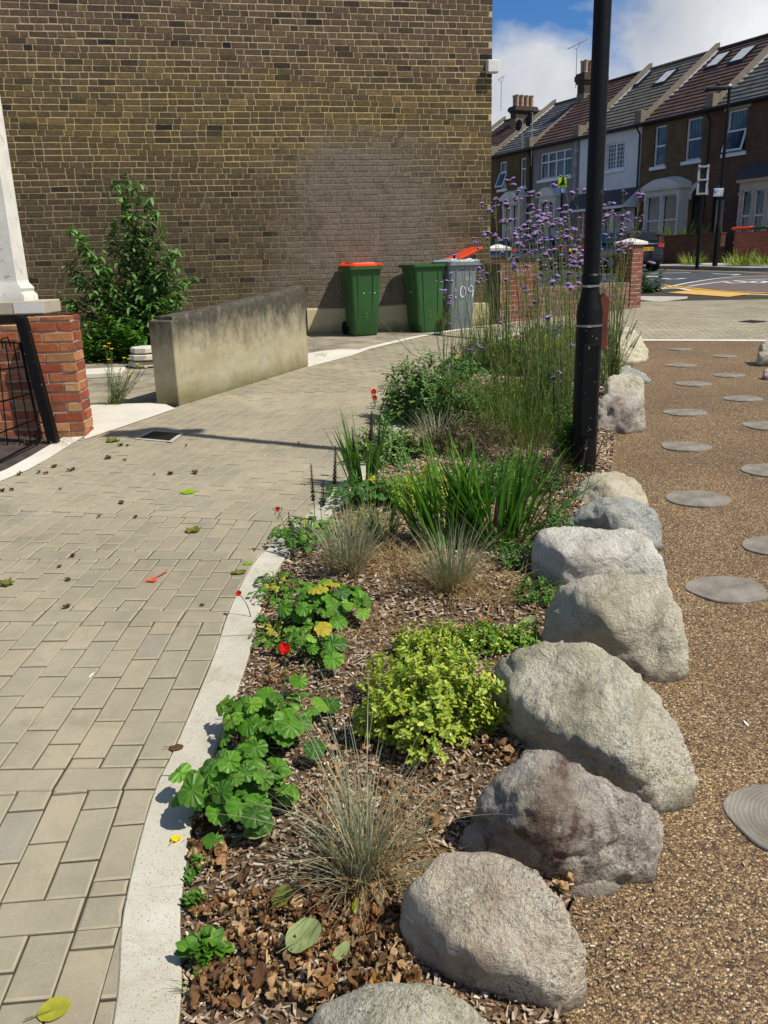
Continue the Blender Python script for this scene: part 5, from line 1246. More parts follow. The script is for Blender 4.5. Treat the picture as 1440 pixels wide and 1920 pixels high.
# ------------------------------------------------------------------ street furniture by the road
def pole(name, px, pyb, pyt, Y, r0, r1, label, cat):
    b = atY(px, pyb, Y); z = atY(px, pyt, Y).z; zg = G(b.x, Y) + .08; t = empty(name, (b.x, Y, zg), label, cat); mb = MB(); mb.lathe((b.x, Y, zg), [(r0 * 1.0, 0), (r0, 1.3), (r1, 1.5), (r1 * .9, z - zg)], 14); mb.build('pole', M['black_paint'], t); return t, Vector((b.x, Y, z))
t, tp = pole('street_lamp', 1340, 500, 165, 30.5, .09, .055, 'black street lamp across the road in front of the dark brick house', 'street lamp')
mb = MB(); mb.box(tp + Vector((-.45, 0, -.02)), (.75, .26, .1)); mb.box(tp + Vector((-.05, 0, 0)), (.3, .1, .08)); mb.box(tp + Vector((-.4, 0, .1)), (.12, .12, .14)); bevel(mb.build('lantern', M['dark_metal'], t), .02)
mb = MB(); mb.lathe(tp + Vector((.0, 0, .03)), [(.05, 0), (.06, .03), (.04, .07)], 10); mb.build('photocell', M['ceramic_white'], t)
def panel(l, r_, top, bot, Y, name, m, parent, dy=0, dx=0):
    a, b = atY(l, (top + bot) / 2, Y), atY(r_, (top + bot) / 2, Y); z1 = atY((l + r_) / 2, top, Y).z; z0 = atY((l + r_) / 2, bot, Y).z; mb = MB(); mb.bb(a.x, b.x, Y - .012 - dy, Y + .0 - dy, z0, z1); return mb.build(name, m, parent), (a.x, b.x, z0, z1)
s1_, (xa, xb, za, zb2) = panel(1338, 1356, 353, 368, 30.3, 'parking_plate', M['sign_white'], t)
def text(body, x, z, size, Y, m, parent, name='lettering', local=False):
    cu = bpy.data.curves.new('t', 'FONT'); cu.body = body; cu.size = size; cu.extrude = .001; ob = bpy.data.objects.new('t', cu); COL.objects.link(ob)
    me = bpy.data.meshes.new_from_object(ob.evaluated_get(bpy.context.evaluated_depsgraph_get())); bpy.data.objects.remove(ob); bpy.data.curves.remove(cu)
    me.transform(Matrix.Translation((x, Y, z)) @ Matrix.Rotation(R(90), 4, 'X'))
    if not local: me.transform(Matrix.Translation(-Vector(parent.location)))
    me.materials.clear(); me.materials.append(m); o = bpy.data.objects.new(name, me); COL.objects.link(o); o.parent = parent; return o
w_ = xb - xa; hh = zb2 - za
mb = MB(); mb.bb(xa + w_ * .05, xa + w_ * .27, 30.27, 30.285, za + hh * .45, za + hh * .92); mb.build('parking_symbol', M['sign_blue'], t); text('P', xa + w_ * .08, za + hh * .52, hh * .5, 30.268, M['sign_white'], t)
text('Mon - Sat', xa + w_ * .32, za + hh * .66, hh * .22, 30.28, M['plate_black'], t); text('8 am - 6.30 pm', xa + w_ * .3, za + hh * .4, hh * .17, 30.28, M['plate_black'], t); text('Permit holders', xa + w_ * .06, za + hh * .12, hh * .24, 30.28, M['plate_black'], t)
t, tp = pole('sign_post', 1307, 500, 311, 28.5, .06, .045, 'black post carrying a tall narrow sign seen from its grey back', 'sign post')
a = atY(1305.5, 350, 28.4); b = atY(1326, 350, 28.4); z1 = atY(1316, 309, 28.4).z; z0 = atY(1316, 366, 28.4).z
mb = MB(); mb.bb(a.x, b.x, 28.37, 28.385, z0, z1); mb.build('sign_plate', M['dark_metal'], t)
mb = MB(); mb.bb(a.x, a.x + .07, 28.34, 28.368, z0, z1); mb.bb(b.x - .07, b.x, 28.34, 28.368, z0, z1)
mb.build('sign_frame', M['grey_metal'], t); mb = MB()
for k in (.04, .5, .93): z = z0 + (z1 - z0) * k; mb.bb(a.x, b.x, 28.31, 28.338, z - .02, z + .03)
mb.build('bracket', M['grey_metal'], t)
t, tp = pole('cycle_sign', 1050.5, 470, 332, 26, .05, .045, 'cycle route sign, a lime cyclist panel over a small blue panel', 'sign')
s1_, (xa, xb, za, zb2) = panel(1047, 1062, 332, 351, 25.9, 'lime_panel', M['sign_lime'], t)
w_, hh = xb - xa, zb2 - za; mb = MB(); Y = 25.88
for cx in (.28, .74):
    strokes(mb, [oval(0, 0, 1, 1, 16)], xa + w_ * cx, za + hh * .25, w_ * .17, w_ * .17, Y, .018)
strokes(mb, [[(.3, .26), (.42, .55), (.62, .5), (.5, .3), (.3, .26)], [(.62, .5), (.74, .25)], [(.45, .62), (.55, .8), (.7, .62), (.82, .62)], [(.48, .6), (.58, .42), (.52, .25)]], xa, za, w_, hh, Y, .03)
mb.poly([Vector((xa + w_ * .58 + .035 * math.cos(i), Y, za + hh * .9 + .035 * math.sin(i))) for i in [2 * math.pi * k / 10 for k in range(10)]]); mb.build('cyclist_symbol', M['plate_black'], t)
s1_, (xa, xb, za, zb2) = panel(1047, 1061, 352.5, 362.5, 25.9, 'blue_panel', M['sign_blue'], t); w_, hh = xb - xa, zb2 - za
mb = MB(); mb.bb(xa + w_ * .36, xa + w_ * .64, 25.87, 25.885, za + hh * .15, za + hh * .85); mb.build('yellow_square', M['plate_yellow'], t); text('C', xa + w_ * .4, za + hh * .27, hh * .62, 25.868, M['sign_blue'], t)

# ------------------------------------------------------------------ parked cars
def car(px, py, Y, rz, paint, label, plate=None, sc=1.0, loc=None):
    p = atY(px, py, Y) if loc is None else Vector(loc); p.z = G(p.x, p.y) - .0
    t = empty('parked_car', p, label, 'car', 'cars parked across the road', rz)
    # local: +x forwards, origin under the rear bumper; profile of the side
    low = [(0.0, .42), (.02, .72), (.06, .95), (.25, 1.0), (.9, .98), (1.8, .95), (2.9, .92), (3.3, .88), (3.9, .78), (4.15, .62), (4.2, .4)]
    body = MB(); rings = []
    W = .86
    st = [(0.0, .32, .70, .50), (.03, .26, .95, .72), (.10, .24, .98, .80), (.45, .22, 1.0, .85), (1.2, .22, .98, .88), (2.3, .22, .95, .88), (3.2, .22, .88, .86), (3.8, .24, .80, .80), (4.12, .28, .66, .66), (4.2, .34, .55, .5)]
    for x, z0, z1, w in st: rings.append([Vector((x, -w * .92, z0)), Vector((x, -w, z0 + .12)), Vector((x, -w, z0 + (z1 - z0) * .55)), Vector((x, -w * .95, z1 - .06)), Vector((x, -w * .86, z1)), Vector((x, w * .86, z1)), Vector((x, w * .95, z1 - .06)), Vector((x, w, z0 + (z1 - z0) * .55)), Vector((x, w, z0 + .12)), Vector((x, w * .92, z0))])
    body.loft(rings); b = body.build('body', paint, t, local=True, smooth=True); sm = b.modifiers.new('s', 'SUBSURF'); sm.levels = 1; sm.render_levels = 2
    cab = MB(); rings = []
    for x, z, w, wt_ in ((.12, 1.0, .70, .68), (.30, 1.30, .70, .56), (.55, 1.40, .72, .57), (1.3, 1.43, .74, .58), (2.0, 1.40, .74, .58), (2.5, 1.22, .74, .62), (3.05, .93, .70, .68)):
        zb_ = .90; rings.append([Vector((x, -w, zb_)), Vector((x, -wt_ - .05, z - .12)), Vector((x, -wt_ + .06, z)), Vector((x, wt_ - .06, z)), Vector((x, wt_ + .05, z - .12)), Vector((x, w, zb_))])
    cab.loft(rings); c = cab.build('roof', paint, t, local=True, smooth=True); sm = c.modifiers.new('s', 'SUBSURF'); sm.levels = 1; sm.render_levels = 2
    g = MB(); g.loft([[Vector((.135, -.56, 1.03)), Vector((.135, .56, 1.03)), Vector((.15, .56, 1.03)), Vector((.15, -.56, 1.03))], [Vector((.27, -.47, 1.31)), Vector((.27, .47, 1.31)), Vector((.33, .47, 1.31)), Vector((.33, -.47, 1.31))]]); g.build('rear_window', M['dark_glass'], t, local=True)
    g = MB()
    for sd in (-1, 1): g.poly([(.5, sd * .735, 1.0), (2.6, sd * .745, 1.0), (2.1, sd * .655, 1.3), (.65, sd * .64, 1.32)][::sd])
    g.build('side_window', M['dark_glass'], t, local=True)
    for sd in (-1, 1):
        g = MB(); g.loft([[Vector((.03, sd * .72, .80)), Vector((-.0, sd * .46, .83)), Vector((.0, sd * .46, .93)), Vector((.04, sd * .73, .94))], [Vector((.34, sd * .83, .84)), Vector((.14, sd * .48, .83)), Vector((.14, sd * .48, .93)), Vector((.36, sd * .80, .94))]]); g.build('tail_light', M['car_lamp'], t, local=True)
    g = MB(); g.bb(-.045, -.012, -.27, .27, .70, .815); pl = g.build('number_plate', M['plate_yellow'], t, local=True)
    if plate:
        cu = bpy.data.curves.new('t', 'FONT'); cu.body = plate; cu.size = .115; ob = bpy.data.objects.new('t', cu); COL.objects.link(ob); cu.align_x = 'CENTER'
        me = bpy.data.meshes.new_from_object(ob.evaluated_get(bpy.context.evaluated_depsgraph_get())); bpy.data.objects.remove(ob)
        me.transform(Matrix.Translation((-.048, 0, .72)) @ Matrix.Rotation(R(-90), 4, 'Z') @ Matrix.Rotation(R(90), 4, 'X')); me.materials.clear(); me.materials.append(M['plate_black']); o = bpy.data.objects.new('plate_lettering', me); COL.objects.link(o); o.parent = pl
    g = MB(); g.bb(.0, .1, -.7, .7, .36, .44); g.bb(.0, .1, -.7, .7, .52, .535); g.build('bumper_trim', M['dark_metal'], t, local=True)
    for x in (.75, 3.35):
        for sd in (-1, 1):
            w = MB(); w.tube([(x, sd * .66, .31), (x, sd * .87, .31)], .31, 24); wh = w.build('wheel', M['rubber'], t, local=True); w = MB(); w.tube([(x, sd * .865, .31), (x, sd * .885, .31)], .19, 16); w.build('rim', M['grey_metal'], wh, local=True)
    return t
c1 = atY(1221, 503, 30.0)
car(0, 0, 0, R(104), M['car_paint'], 'black hatchback parked facing away with a yellow rear number plate', 'GW58 DBE', loc=(c1.x - .35, 29.6, 0))
car(0, 0, 0, R(112), M['car_blue'], 'dark blue car parked further along, mostly behind the purple flowers', None, loc=(atY(1075, 500, 36).x, 36, 0))
car(0, 0, 0, R(114), M['car_blue'], 'dark car farthest along the road beside the tall house', None, loc=(atY(985, 500, 42).x, 42, 0))
# ------------------------------------------------------------------ plants
Z = Vector((0, 0, 1))
def frame(d):
    d = Vector(d).normalized(); a = d.cross(Z)
    if a.length < .05: a = Vector((1, 0, 0))
    a.normalize(); return d, a, a.cross(d).normalized()
def blade(mb, p, az, lean, L, w, droop=.6, seg=6, m=0, fold=.25, twist=0):
    """a grass or iris blade as a folded strip"""
    p = Vector(p); h = Vector((math.cos(az), math.sin(az), 0)); side = Vector((-math.sin(az + twist), math.cos(az + twist), 0)); b0 = len(mb.v); th = lean; q = p.copy(); st = L / seg
    for k in range(seg + 1):
        f = k / seg; ww = w * (1 - f ** 2.2) * (.55 + .9 * f if f < .5 else 1.0) * .5
        d = h * math.sin(th) + Z * math.cos(th); nrm = d.cross(side)
        if k < seg: mb.v += [q - side * ww, q + nrm * ww * fold, q + side * ww]
        else: mb.v += [q]
        q = q + d * st; th += droop / seg * (.4 + 1.4 * f)
    for k in range(seg - 1):
        a = b0 + 3 * k; mb.face((a, a + 1, a + 4, a + 3), m); mb.face((a + 1, a + 2, a + 5, a + 4), m)
    a = b0 + 3 * (seg - 1); mb.face((a, a + 1, a + 3), m); mb.face((a + 1, a + 2, a + 3), m)
def leaf(mb, p, d, up, L, w, m=0, curve=.2, seg=4, fold=.25):
    """lance or oval leaf folded along its midrib"""
    p = Vector(p); d = Vector(d).normalized(); side = d.cross(up)
    if side.length < .05: side = Vector((1, 0, 0))
    side.normalize(); n = side.cross(d).normalized(); b0 = len(mb.v)
    for k in range(seg + 1):
        f = k / seg; ww = w * .5 * math.sin(math.pi * min(1, f * .93 + .05)) ** .8; q = p + d * L * f - n * curve * L * f * f
        mb.v += [q - side * ww + n * ww * fold, q, q + side * ww + n * ww * fold]
    for k in range(seg):
        a = b0 + 3 * k; mb.face((a, a + 1, a + 4, a + 3), m); mb.face((a + 1, a + 2, a + 5, a + 4), m)
def scallop(mb, p, r, nrm, az, m=0, lobes=9):
    """round scalloped leaf with pleats, its stalk end at p"""
    d, a, b = frame(nrm); ax = a * math.cos(az) + b * math.sin(az); bx = d.cross(ax); b0 = len(mb.v); seg = lobes * 3; c = Vector(p) + ax * r * .75
    mb.v.append(c)
    for k in (1, 2, 3):
        for j in range(seg):
            t = 2 * math.pi * j / seg; ph = j % 3; cut = .93 if ph == 0 else (1.0 if ph == 1 else 1.0)
            cleft = 1 - .55 * max(0, math.cos(t + math.pi)) ** 10
            rr = r * (k / 3) * (cut if k == 3 else 1) * cleft * (1 + .05 * math.sin(3 * t + az))
            z = (-.16 * (k / 3) ** 2 + .085 * (1 if ph == 0 else -.5) * (k / 3)) * r + .09 * r * math.sin(t * 2 + az * 3) * (k / 3) + .06 * r * math.sin(t * 3 + az)
            mb.v.append(c + ax * rr * math.cos(t) + bx * rr * math.sin(t) * 1.05 + d * z)
    for j in range(seg): mb.face((b0, b0 + 1 + j, b0 + 1 + (j + 1) % seg), m)
    for k in (0, 1):
        a0 = b0 + 1 + k * seg
        for j in range(seg): mb.face((a0 + j, a0 + seg + j, a0 + seg + (j + 1) % seg, a0 + (j + 1) % seg), m)
def curve_pts(a, b, bend, n=6):
    a, b = Vector(a), Vector(b); out = []
    for i in range(n + 1):
        t = i / n; out.append(a.lerp(b, t) + Vector(bend) * (4 * t * (1 - t)))
    return out
def tuft(px, py, n, L, w, spread, mats, label, cat='grass', name='grass_tuft', r=.05, lean=(.0, .8), droop=(.3, 1.3), straw=0, base=None, seg=6, fold=.25, group=None):
    p0 = base or bat(px, py); mb = MB()
    for i in range(n):
        az = U(0, 6.283); rr = r * math.sqrt(random.random()); ln = lean[0] + (lean[1] - lean[0]) * random.random() ** spread
        p = p0 + Vector((rr * math.cos(az), rr * math.sin(az), -.01)); blade(mb, p, az + U(-.6, .6), ln, L * U(.55, 1.05), w * U(.7, 1.15), U(*droop), seg, 0, fold, U(-.8, .8))
    for i in range(straw):
        az = U(0, 6.283); blade(mb, p0 + Vector((r * U(-1, 1), r * U(-1, 1), 0)), az, U(.7, 1.45), L * U(.35, .75), w * .9, U(.2, 1.1), seg, 1, fold, U(-.8, .8))
    return tag(mb.build(name, mats, loc=p0), label, cat, group)
FE = [M['fescue_blade'], M['straw_blade']]
t_ = tuft(682, 1668, 230, .34, .0032, 1.3, FE, 'blue grey fescue grass tuft in the foreground with long arching blades', r=.04, lean=(0, 1.0), droop=(.1, 1.5), straw=90)
# very long wisps of the nearest tuft
mb = MB(); b = bat(685, 1640)
for i in range(46): blade(mb, b + Vector((U(-.03, .03), U(-.03, .03), 0)), U(0, 6.28), U(.15, .9), U(.36, .54), U(.0022, .0032), U(.3, 1.1), 8, 0, .3, U(-.5, .5))
mb.build('long_blades', M['fescue_blade'], None).parent = t_; t_.children[0].matrix_parent_inverse = Matrix.Translation(-t_.location)
tuft(655, 1085, 330, .34, .004, 1.1, FE, 'straw tinged fescue grass tuft left of the swordlike leaves, nearest the kerb', r=.07, lean=(0, .8), droop=(.1, 1.0), straw=150)
tuft(845, 1118, 260, .34, .004, 1.3, FE, 'straw tinged fescue grass tuft in mid bed in front of the swordlike leaves', r=.055, lean=(0, .75), droop=(.1, 1.0), straw=240)
tuft(820, 850, 260, .36, .005, 1.1, FE, 'greyish grass tuft behind the first sword leaved clump beside grey green leaves', r=.08, lean=(0, .8), straw=160)
tuft(745, 1055, 30, .3, .003, 1, [M['straw_blade'], M['straw_blade']], 'flattened patch of dry straw coloured grass between the two fescue tufts', r=.08, lean=(1.0, 1.5), straw=200)
tuft(925, 1000, 160, .30, .004, 1, [M['straw_blade'], M['straw_blade']], 'dry straw coloured grass flopping beside the swordlike leaves', r=.12, lean=(.8, 1.5), straw=90)

def iris(px, py, n, L, w, label, r=.06, az0=None, dry=4, lean=.35):
    p0 = bat(px, py); mb = MB()
    for i in range(n):
        az = U(0, 6.28); rr = r * math.sqrt(random.random()); p = p0 + Vector((rr * 1.6 * math.cos(az), rr * math.sin(az), -.01)); a2 = (0 if math.cos(az) > 0 else math.pi) + U(-.7, .7)
        blade(mb, p, a2, abs(random.gauss(0, lean)) * .9 + .02, L * U(.55, 1.05), w * U(.75, 1.1), U(-.05, .35), 7, 0, .15, U(-.9, .9))
    for i in range(dry): blade(mb, p0 + Vector((U(-r, r), U(-r, r), 0)), U(0, 6.28), U(.8, 1.4), L * U(.3, .55), w * .9, U(.2, 1), 6, 1, .2, U(-1, 1))
    return tag(mb.build('sword_leaf_clump', [M['iris_blade'], M['dry_iris_blade']], loc=p0), label, 'plant')
iris(682, 912, 64, .52, .023, 'clump of tall green swordlike leaves at the kerb below the two red flowers', .05, dry=3, lean=.22)
iris(835, 1035, 100, .60, .023, 'largest clump of green swordlike leaves in the middle of the bed', .075, dry=8)
iris(925, 1030, 125, .60, .025, 'wide clump of green swordlike leaves leaning towards the white boulder', .10, dry=8, lean=.42)
iris(722, 1028, 34, .27, .018, 'short clump of swordlike leaves between the two fescue tufts', .04, dry=2)
iris(965, 690, 80, .48, .02, 'clump of swordlike leaves among the purple flower stems on the far side of the bed', .1, dry=5)
iris(905, 660, 44, .38, .018, 'smaller clump of swordlike leaves at the far left of the purple flowers', .07, dry=2)

def geum(px, py, rx, ry, n, hmin, hmax, size, label, m=('geum_leaf',), hero=(), yellow=3):
    c = bat(px, py); t = empty('geum_plant', c, label, 'plant'); lv, st = MB(), MB()
    for hx, hy, h, s_ in hero:
        p = at(hx, hy, h); o_ = p - c; o_.z = 0; a2 = math.atan2(o_.y, o_.x); nrm = Vector((o_.x * 2 + U(-.25, .25), o_.y * 2 - .3, 1)); d_, ax_, by_ = frame(nrm); az_ = math.atan2(o_.dot(by_), o_.dot(ax_))
        scallop(lv, p - (ax_ * math.cos(az_) + by_ * math.sin(az_)) * s_ * .75, s_, nrm, az_, 0, 11); st.tube(curve_pts(c, p, (0, 0, .02), 4), [.003, .0026, .0022, .002, .0017], 5)
    for i in range(n):
        k = math.sqrt((i + .5) / n); a = i * 2.4 + U(-.3, .3); x, y = rx * k * math.cos(a), ry * k * math.sin(a); h = hmin + (hmax - hmin) * (1 - .5 * k) * U(.5, 1.05)
        p = c + Vector((x, y, h)); nrm = Vector((x * 2.2 / rx * .35 + U(-.5, .5), y * 2.2 / ry * .35 - .2 + U(-.5, .5), 1)); a2 = U(0, 6.28)
        s_ = size * U(.45, 1.1); scallop(lv, p, s_, nrm, a2, 0 if i >= yellow else 1, random.choice((10, 11, 12)))
        st.tube(curve_pts(c + Vector((x * .15, y * .15, 0)), p, (x * .15, y * .15, .02), 4), [.0028, .0025, .002, .0018, .0015], 4)
        for j in range(random.choice((0, 2, 4))):     # small leaflets along the stalk
            q = p - Vector((x, y, h)) * U(.15, .5); scallop(lv, q + Vector((U(-.02, .02), U(-.02, .02), 0)), s_ * U(.18, .35), (U(-.4, .4), U(-.4, .4), 1), U(0, 6.28), 0, 5)
    lv.build('leaves', [M[m[0]], M['yellow_leaf']], t, smooth=False); st.build('stems', M['stem_green'], t); return t
geum(455, 1530, .15, .11, 54, .03, .19, .040, 'scalloped green leaved plant spilling over the kerb nearest the camera', hero=((338, 1448, .10, .034), (410, 1522, .09, .032), (478, 1525, .11, .036), (400, 1455, .12, .034), (540, 1490, .07, .032), (400, 1575, .04, .026), (520, 1440, .14, .034)), yellow=1)
geum(505, 1395, .14, .13, 46, .04, .17, .038, 'scalloped green leaved plant below the open red flower', hero=((450, 1350, .12, .034), (500, 1300, .12, .036), (590, 1400, .08, .034), (545, 1360, .13, .04), (600, 1320, .08, .032), (480, 1400, .10, .034)), yellow=1)
geum(590, 1240, .11, .09, 24, .03, .14, .034, 'small scalloped green leaved plant right of the open red flower', hero=((625, 1235, .10, .036), (560, 1275, .08, .03), (620, 1320, .06, .032)), yellow=1)
geum(612, 1175, .16, .14, 52, .04, .18, .038, 'scalloped green leaved plant in front of the left fescue tuft', hero=((572, 1105, .14, .034), (600, 1118, .16, .036), (640, 1110, .16, .034), (670, 1108, .13, .034), (680, 1148, .09, .032), (560, 1155, .09, .03), (635, 1165, .12, .034)), yellow=3)
geum(520, 1110, .12, .2, 60, .01, .06, .016, 'low yellowing leafy plant on the kerb edge beside the dropped red petal', yellow=9)
geum(520, 1200, .10, .16, 40, .01, .05, .016, 'low patchy weeds at the kerb edge left of the open red flower', yellow=10)
geum(575, 1020, .18, .2, 130, .02, .14, .018, 'small leaved green plant at the foot of the dark seed spikes', yellow=3)
geum(860, 720, .26, .24, 90, .03, .3, .036, 'leafy green plant with small red flowers among the thin purple flower stems', ('geum_leaf_dark',))
geum(700, 945, .28, .16, 120, .02, .15, .026, 'small green leaves below the tall swordlike leaves by the kerb', ('geum_leaf_dark',))

def flower(px, py, Y, base, label, heads=1, size=.022, buds=3, cat='flower'):
    b = bat(*base); top = atY(px, py, b.y + .01); t = empty('red_flower', b, label, cat); st = MB(); st.tube(curve_pts(b, top, (.012, 0, 0), 7), [.0022] * 5 + [.0016] * 3, 5); 
    pts = [top]
    for i in range(heads - 1): q = top + Vector((U(-.012, .012), 0, .038 * (i + 1))); pts.append(q); st.tube([top - Vector((0, 0, .05)), q], .0012, 4)
    for i in range(buds): q = top + Vector((U(-.035, .035), U(-.02, .02), U(-.01, .03))); st.tube([top - Vector((0, 0, .05)), q], .001, 4); st.lathe(q, [(.001, 0), (.004, .003), (.003, .008)], 6)
    st.build('stem', M['stem_green'], t)
    for q in pts:
        f = MB(); n = 5; tilt = Vector((U(-.3, .3), -.75, .6)).normalized()
        for lay in range(2):
            for i in range(n):
                a = 2 * math.pi * (i + lay * .5) / n + U(-.1, .1); d, x, y = frame(tilt); dd = x * math.cos(a) + y * math.sin(a) + d * (.25 + .3 * lay); leaf(f, q, dd, d, size * U(.85, 1.1), size * .95, 0, -.25, 3, -.25)
        fl = f.build('petals', M['red_petal'], t); f = MB(); f.lathe(q + tilt * .002 - Vector((0, 0, .002)), [(.001, 0), (.005, .002), (.003, .006)], 8); f.build('stamens', M['yellow_petal'], fl)
    return t
flower(533, 1216, 2.86, (520, 1345), 'single open red flower on a thin stem over the kerbside leaves', 1, .022, 0)
flower(703, 747, 5.0, (690, 905), 'pair of red flowers on a stem above the swordlike leaves at the kerb', 2, .021, 4)
flower(520, 955, 4.0, (545, 1040), 'small dark red flower leaning over the paving beside the dark seed spikes', 1, .014, 3)
flower(448, 1113, 3.30, (470, 1160), 'fallen red petal on a short stem lying over the pale kerb', 1, .014, 0)
flower(858, 719, 6.5, (862, 735), 'tiny red flower among the far purple flower stems', 1, .012, 0)

def mound(px, py, rx, ry, h, n, L, w, mats, label, name='shrub', dens=1, shell=.55, up=.6, twigs=26, seed=0, frac=.0, base=None, lobes=5):
    """low bush: sprigs set through the volume of an uneven mound"""
    c = base or bat(px, py); t = empty(name, c, label, 'shrub'); lv, tw = MB(), MB(); rnd_ = random.Random(seed)
    for i in range(n):
        a = rnd_.uniform(0, 6.283); e = math.asin(rnd_.random() ** .75); bump = 1 + .22 * math.sin(lobes * a + seed) + .15 * math.sin(3 * a + e * 4 + seed * 2); k = (shell + (1 - shell) * rnd_.random() ** .6) * bump
        p = Vector((rx * k * math.cos(a) * math.cos(e), ry * k * math.sin(a) * math.cos(e), h * k * math.sin(e) * rnd_.uniform(.75, 1.1) + .01)); out = Vector((p.x / rx, p.y / ry, p.z / h + up)).normalized()
        if i % 5 == 0: tw.tube([c + p * .15, c + p * .6 + Vector((0, 0, -.01)), c + p], [.0018, .0014, .001], 4)
        for s_ in range(4):           # a sprig of paired leaves
            q = c + p + out * (L * .45 * s_ - L); d, x, y = frame(out); th = rnd_.uniform(0, 3.14) + s_ * 1.57
            for sg in (-1, 1):
                dd = (x * math.cos(th) + y * math.sin(th)) * sg + out * rnd_.uniform(.2, .9); leaf(lv, q, dd, out + Vector((rnd_.uniform(-.3, .3), rnd_.uniform(-.3, .3), .3)), L * rnd_.uniform(.7, 1.15), w * rnd_.uniform(.75, 1.1), 1 if rnd_.random() < frac else 0, rnd_.uniform(-.1, .3), 3, .3)
    lv.build('foliage', [M[x] for x in mats], t); tw.build('twigs', M['brown_stem'], t); return t
mound(808, 1380, .235, .20, .21, 760, .0195, .012, ('euonymus_leaf', 'euonymus_green'), 'bushy yellow green shrub with small glossy leaves in the near middle of the bed', seed=3, frac=.12)
mound(805, 1250, .15, .12, .12, 260, .017, .010, ('euonymus_leaf', 'euonymus_green'), 'upper sprawling part of the yellow green shrubs, nearer the fescue tuft', seed=4, frac=.25, lobes=4)
mound(925, 1225, .19, .11, .08, 230, .016, .009, ('euonymus_green', 'euonymus_leaf'), 'low creeping green shrub running to the foot of the largest boulder', seed=5, frac=.3)
mound(800, 955, .26, .18, .18, 420, .022, .014, ('euonymus_leaf', 'euonymus_green'), 'yellow green shrub partly behind the largest swordlike leaves', seed=6, frac=.2)
mound(960, 765, .34, .28, .2, 420, .024, .015, ('euonymus_leaf', 'euonymus_green'), 'yellow green shrub under the thicket of purple flower stems', seed=7, frac=.2)
mound(785, 790, .30, .28, .46, 460, .06, .019, ('sage_grey_leaf', 'geum_leaf_dark'), 'upright grey green leafy plant where the bed meets the paving', seed=8, frac=.4, up=1.3)
mound(730, 865, .28, .22, .22, 260, .04, .014, ('sage_grey_leaf', 'geum_leaf_dark'), 'low grey green leafy plant on the kerb behind the sword leaved clump', seed=9, frac=.2)
mound(880, 860, .34, .26, .28, 560, .022, .005, ('brown_stem', 'lawn_blade'), 'brown twiggy dried plant in the middle of the bed', seed=10, frac=.2)
mound(1040, 1050, .10, .12, .24, 130, .026, .009, ('geum_leaf_dark', 'sage_grey_leaf'), 'thin green leafy plant growing up against the white boulder', seed=11, frac=.2, up=1.5)
mound(970, 1075, .12, .10, .10, 110, .022, .008, ('geum_leaf_dark', 'sage_grey_leaf'), 'small leafy plant between the middle fescue tuft and the upright boulder', seed=12, frac=.3)
mound(1045, 800, .22, .3, .34, 280, .05, .020, ('verbena_leaf', 'geum_leaf'), 'green broad leaved plant at the left foot of the lamp post', seed=13, frac=.5, up=1.2)
mound(1070, 880, .12, .14, .30, 150, .045, .020, ('verbena_leaf', 'geum_leaf'), 'bright green leaves close against the lamp post base', seed=14, frac=.7, up=1.2)
mound(1030, 700, .45, .55, .38, 520, .05, .012, ('liriope_blade', 'lawn_blade'), 'yellowing leafy plants on the far side of the bed left of the lamp post', seed=15, frac=.4, up=1.0)
tuft(985, 905, 260, .34, .004, .9, [M['brown_stem'], M['straw_blade']], 'dry brown twiggy grass between the wide sword leaved clump and the lamp post', r=.16, lean=(0, .9), droop=(0, .6), straw=120)
tuft(905, 790, 320, .42, .005, .9, [M['verbena_stem'], M['straw_blade']], 'thicket of thin green and brown stalks in front of the purple flowers', r=.22, lean=(0, .7), droop=(0, .5), straw=160)
tuft(1000, 840, 300, .42, .005, .9, [M['lawn_blade'], M['brown_stem']], 'thicket of thin stalks left of the lamp post foot', r=.2, lean=(0, .7), droop=(0, .5), straw=140)
tuft(1075, 690, 200, .5, .012, .9, [M['liriope_blade'], M['straw_blade']], 'yellowing strap leaved plant directly behind the lamp post shaft', 'plant', 'strap_leaf_clump', r=.16, lean=(.1, 1.0), straw=40)
mound(900, 690, .35, .3, .3, 260, .045, .014, ('verbena_leaf', 'geum_leaf_dark'), 'mixed green foliage at the far left foot of the purple flowers', seed=16, frac=.3, up=1.2)
mound(1080, 650, .5, .5, .3, 300, .06, .016, ('verbena_leaf', 'liriope_blade'), 'mixed green foliage at the far end of the bed', seed=17, frac=.4, up=1.2)
mound(1010, 925, .2, .16, .16, 200, .03, .010, ('persicaria_seed', 'geum_leaf_dark'), 'reddish leafy base of the crimson seed spikes', seed=18, frac=.6, up=1.2)
mound(1000, 1130, .1, .12, .07, 70, .02, .008, ('geum_leaf_dark', 'euonymus_green'), 'small creeping leaves at the inner foot of the upright boulder', seed=51, frac=.4)
mound(935, 940, .22, .2, .22, 240, .03, .009, ('sage_grey_leaf', 'geum_leaf_dark'), 'small leaved green plant between the wide sword leaved clump and the crimson spikes', seed=52, frac=.5, up=1.2)
tuft(700, 1000, 120, .22, .004, .8, [M['lawn_blade'], M['straw_blade']], 'mixed thin green blades behind the left fescue tuft', r=.12, lean=(0, 1.0), droop=(.1, .9), straw=120)
tuft(800, 1090, 20, .26, .0035, 1, [M['straw_blade'], M['straw_blade']], 'loose dry straw lying over the bark between the fescue tufts', r=.2, lean=(1.1, 1.5), straw=330)
tuft(930, 1120, 20, .26, .0035, 1, [M['straw_blade'], M['straw_blade']], 'loose dry straw lying over the bark towards the white boulder', r=.14, lean=(1.1, 1.5), straw=220)
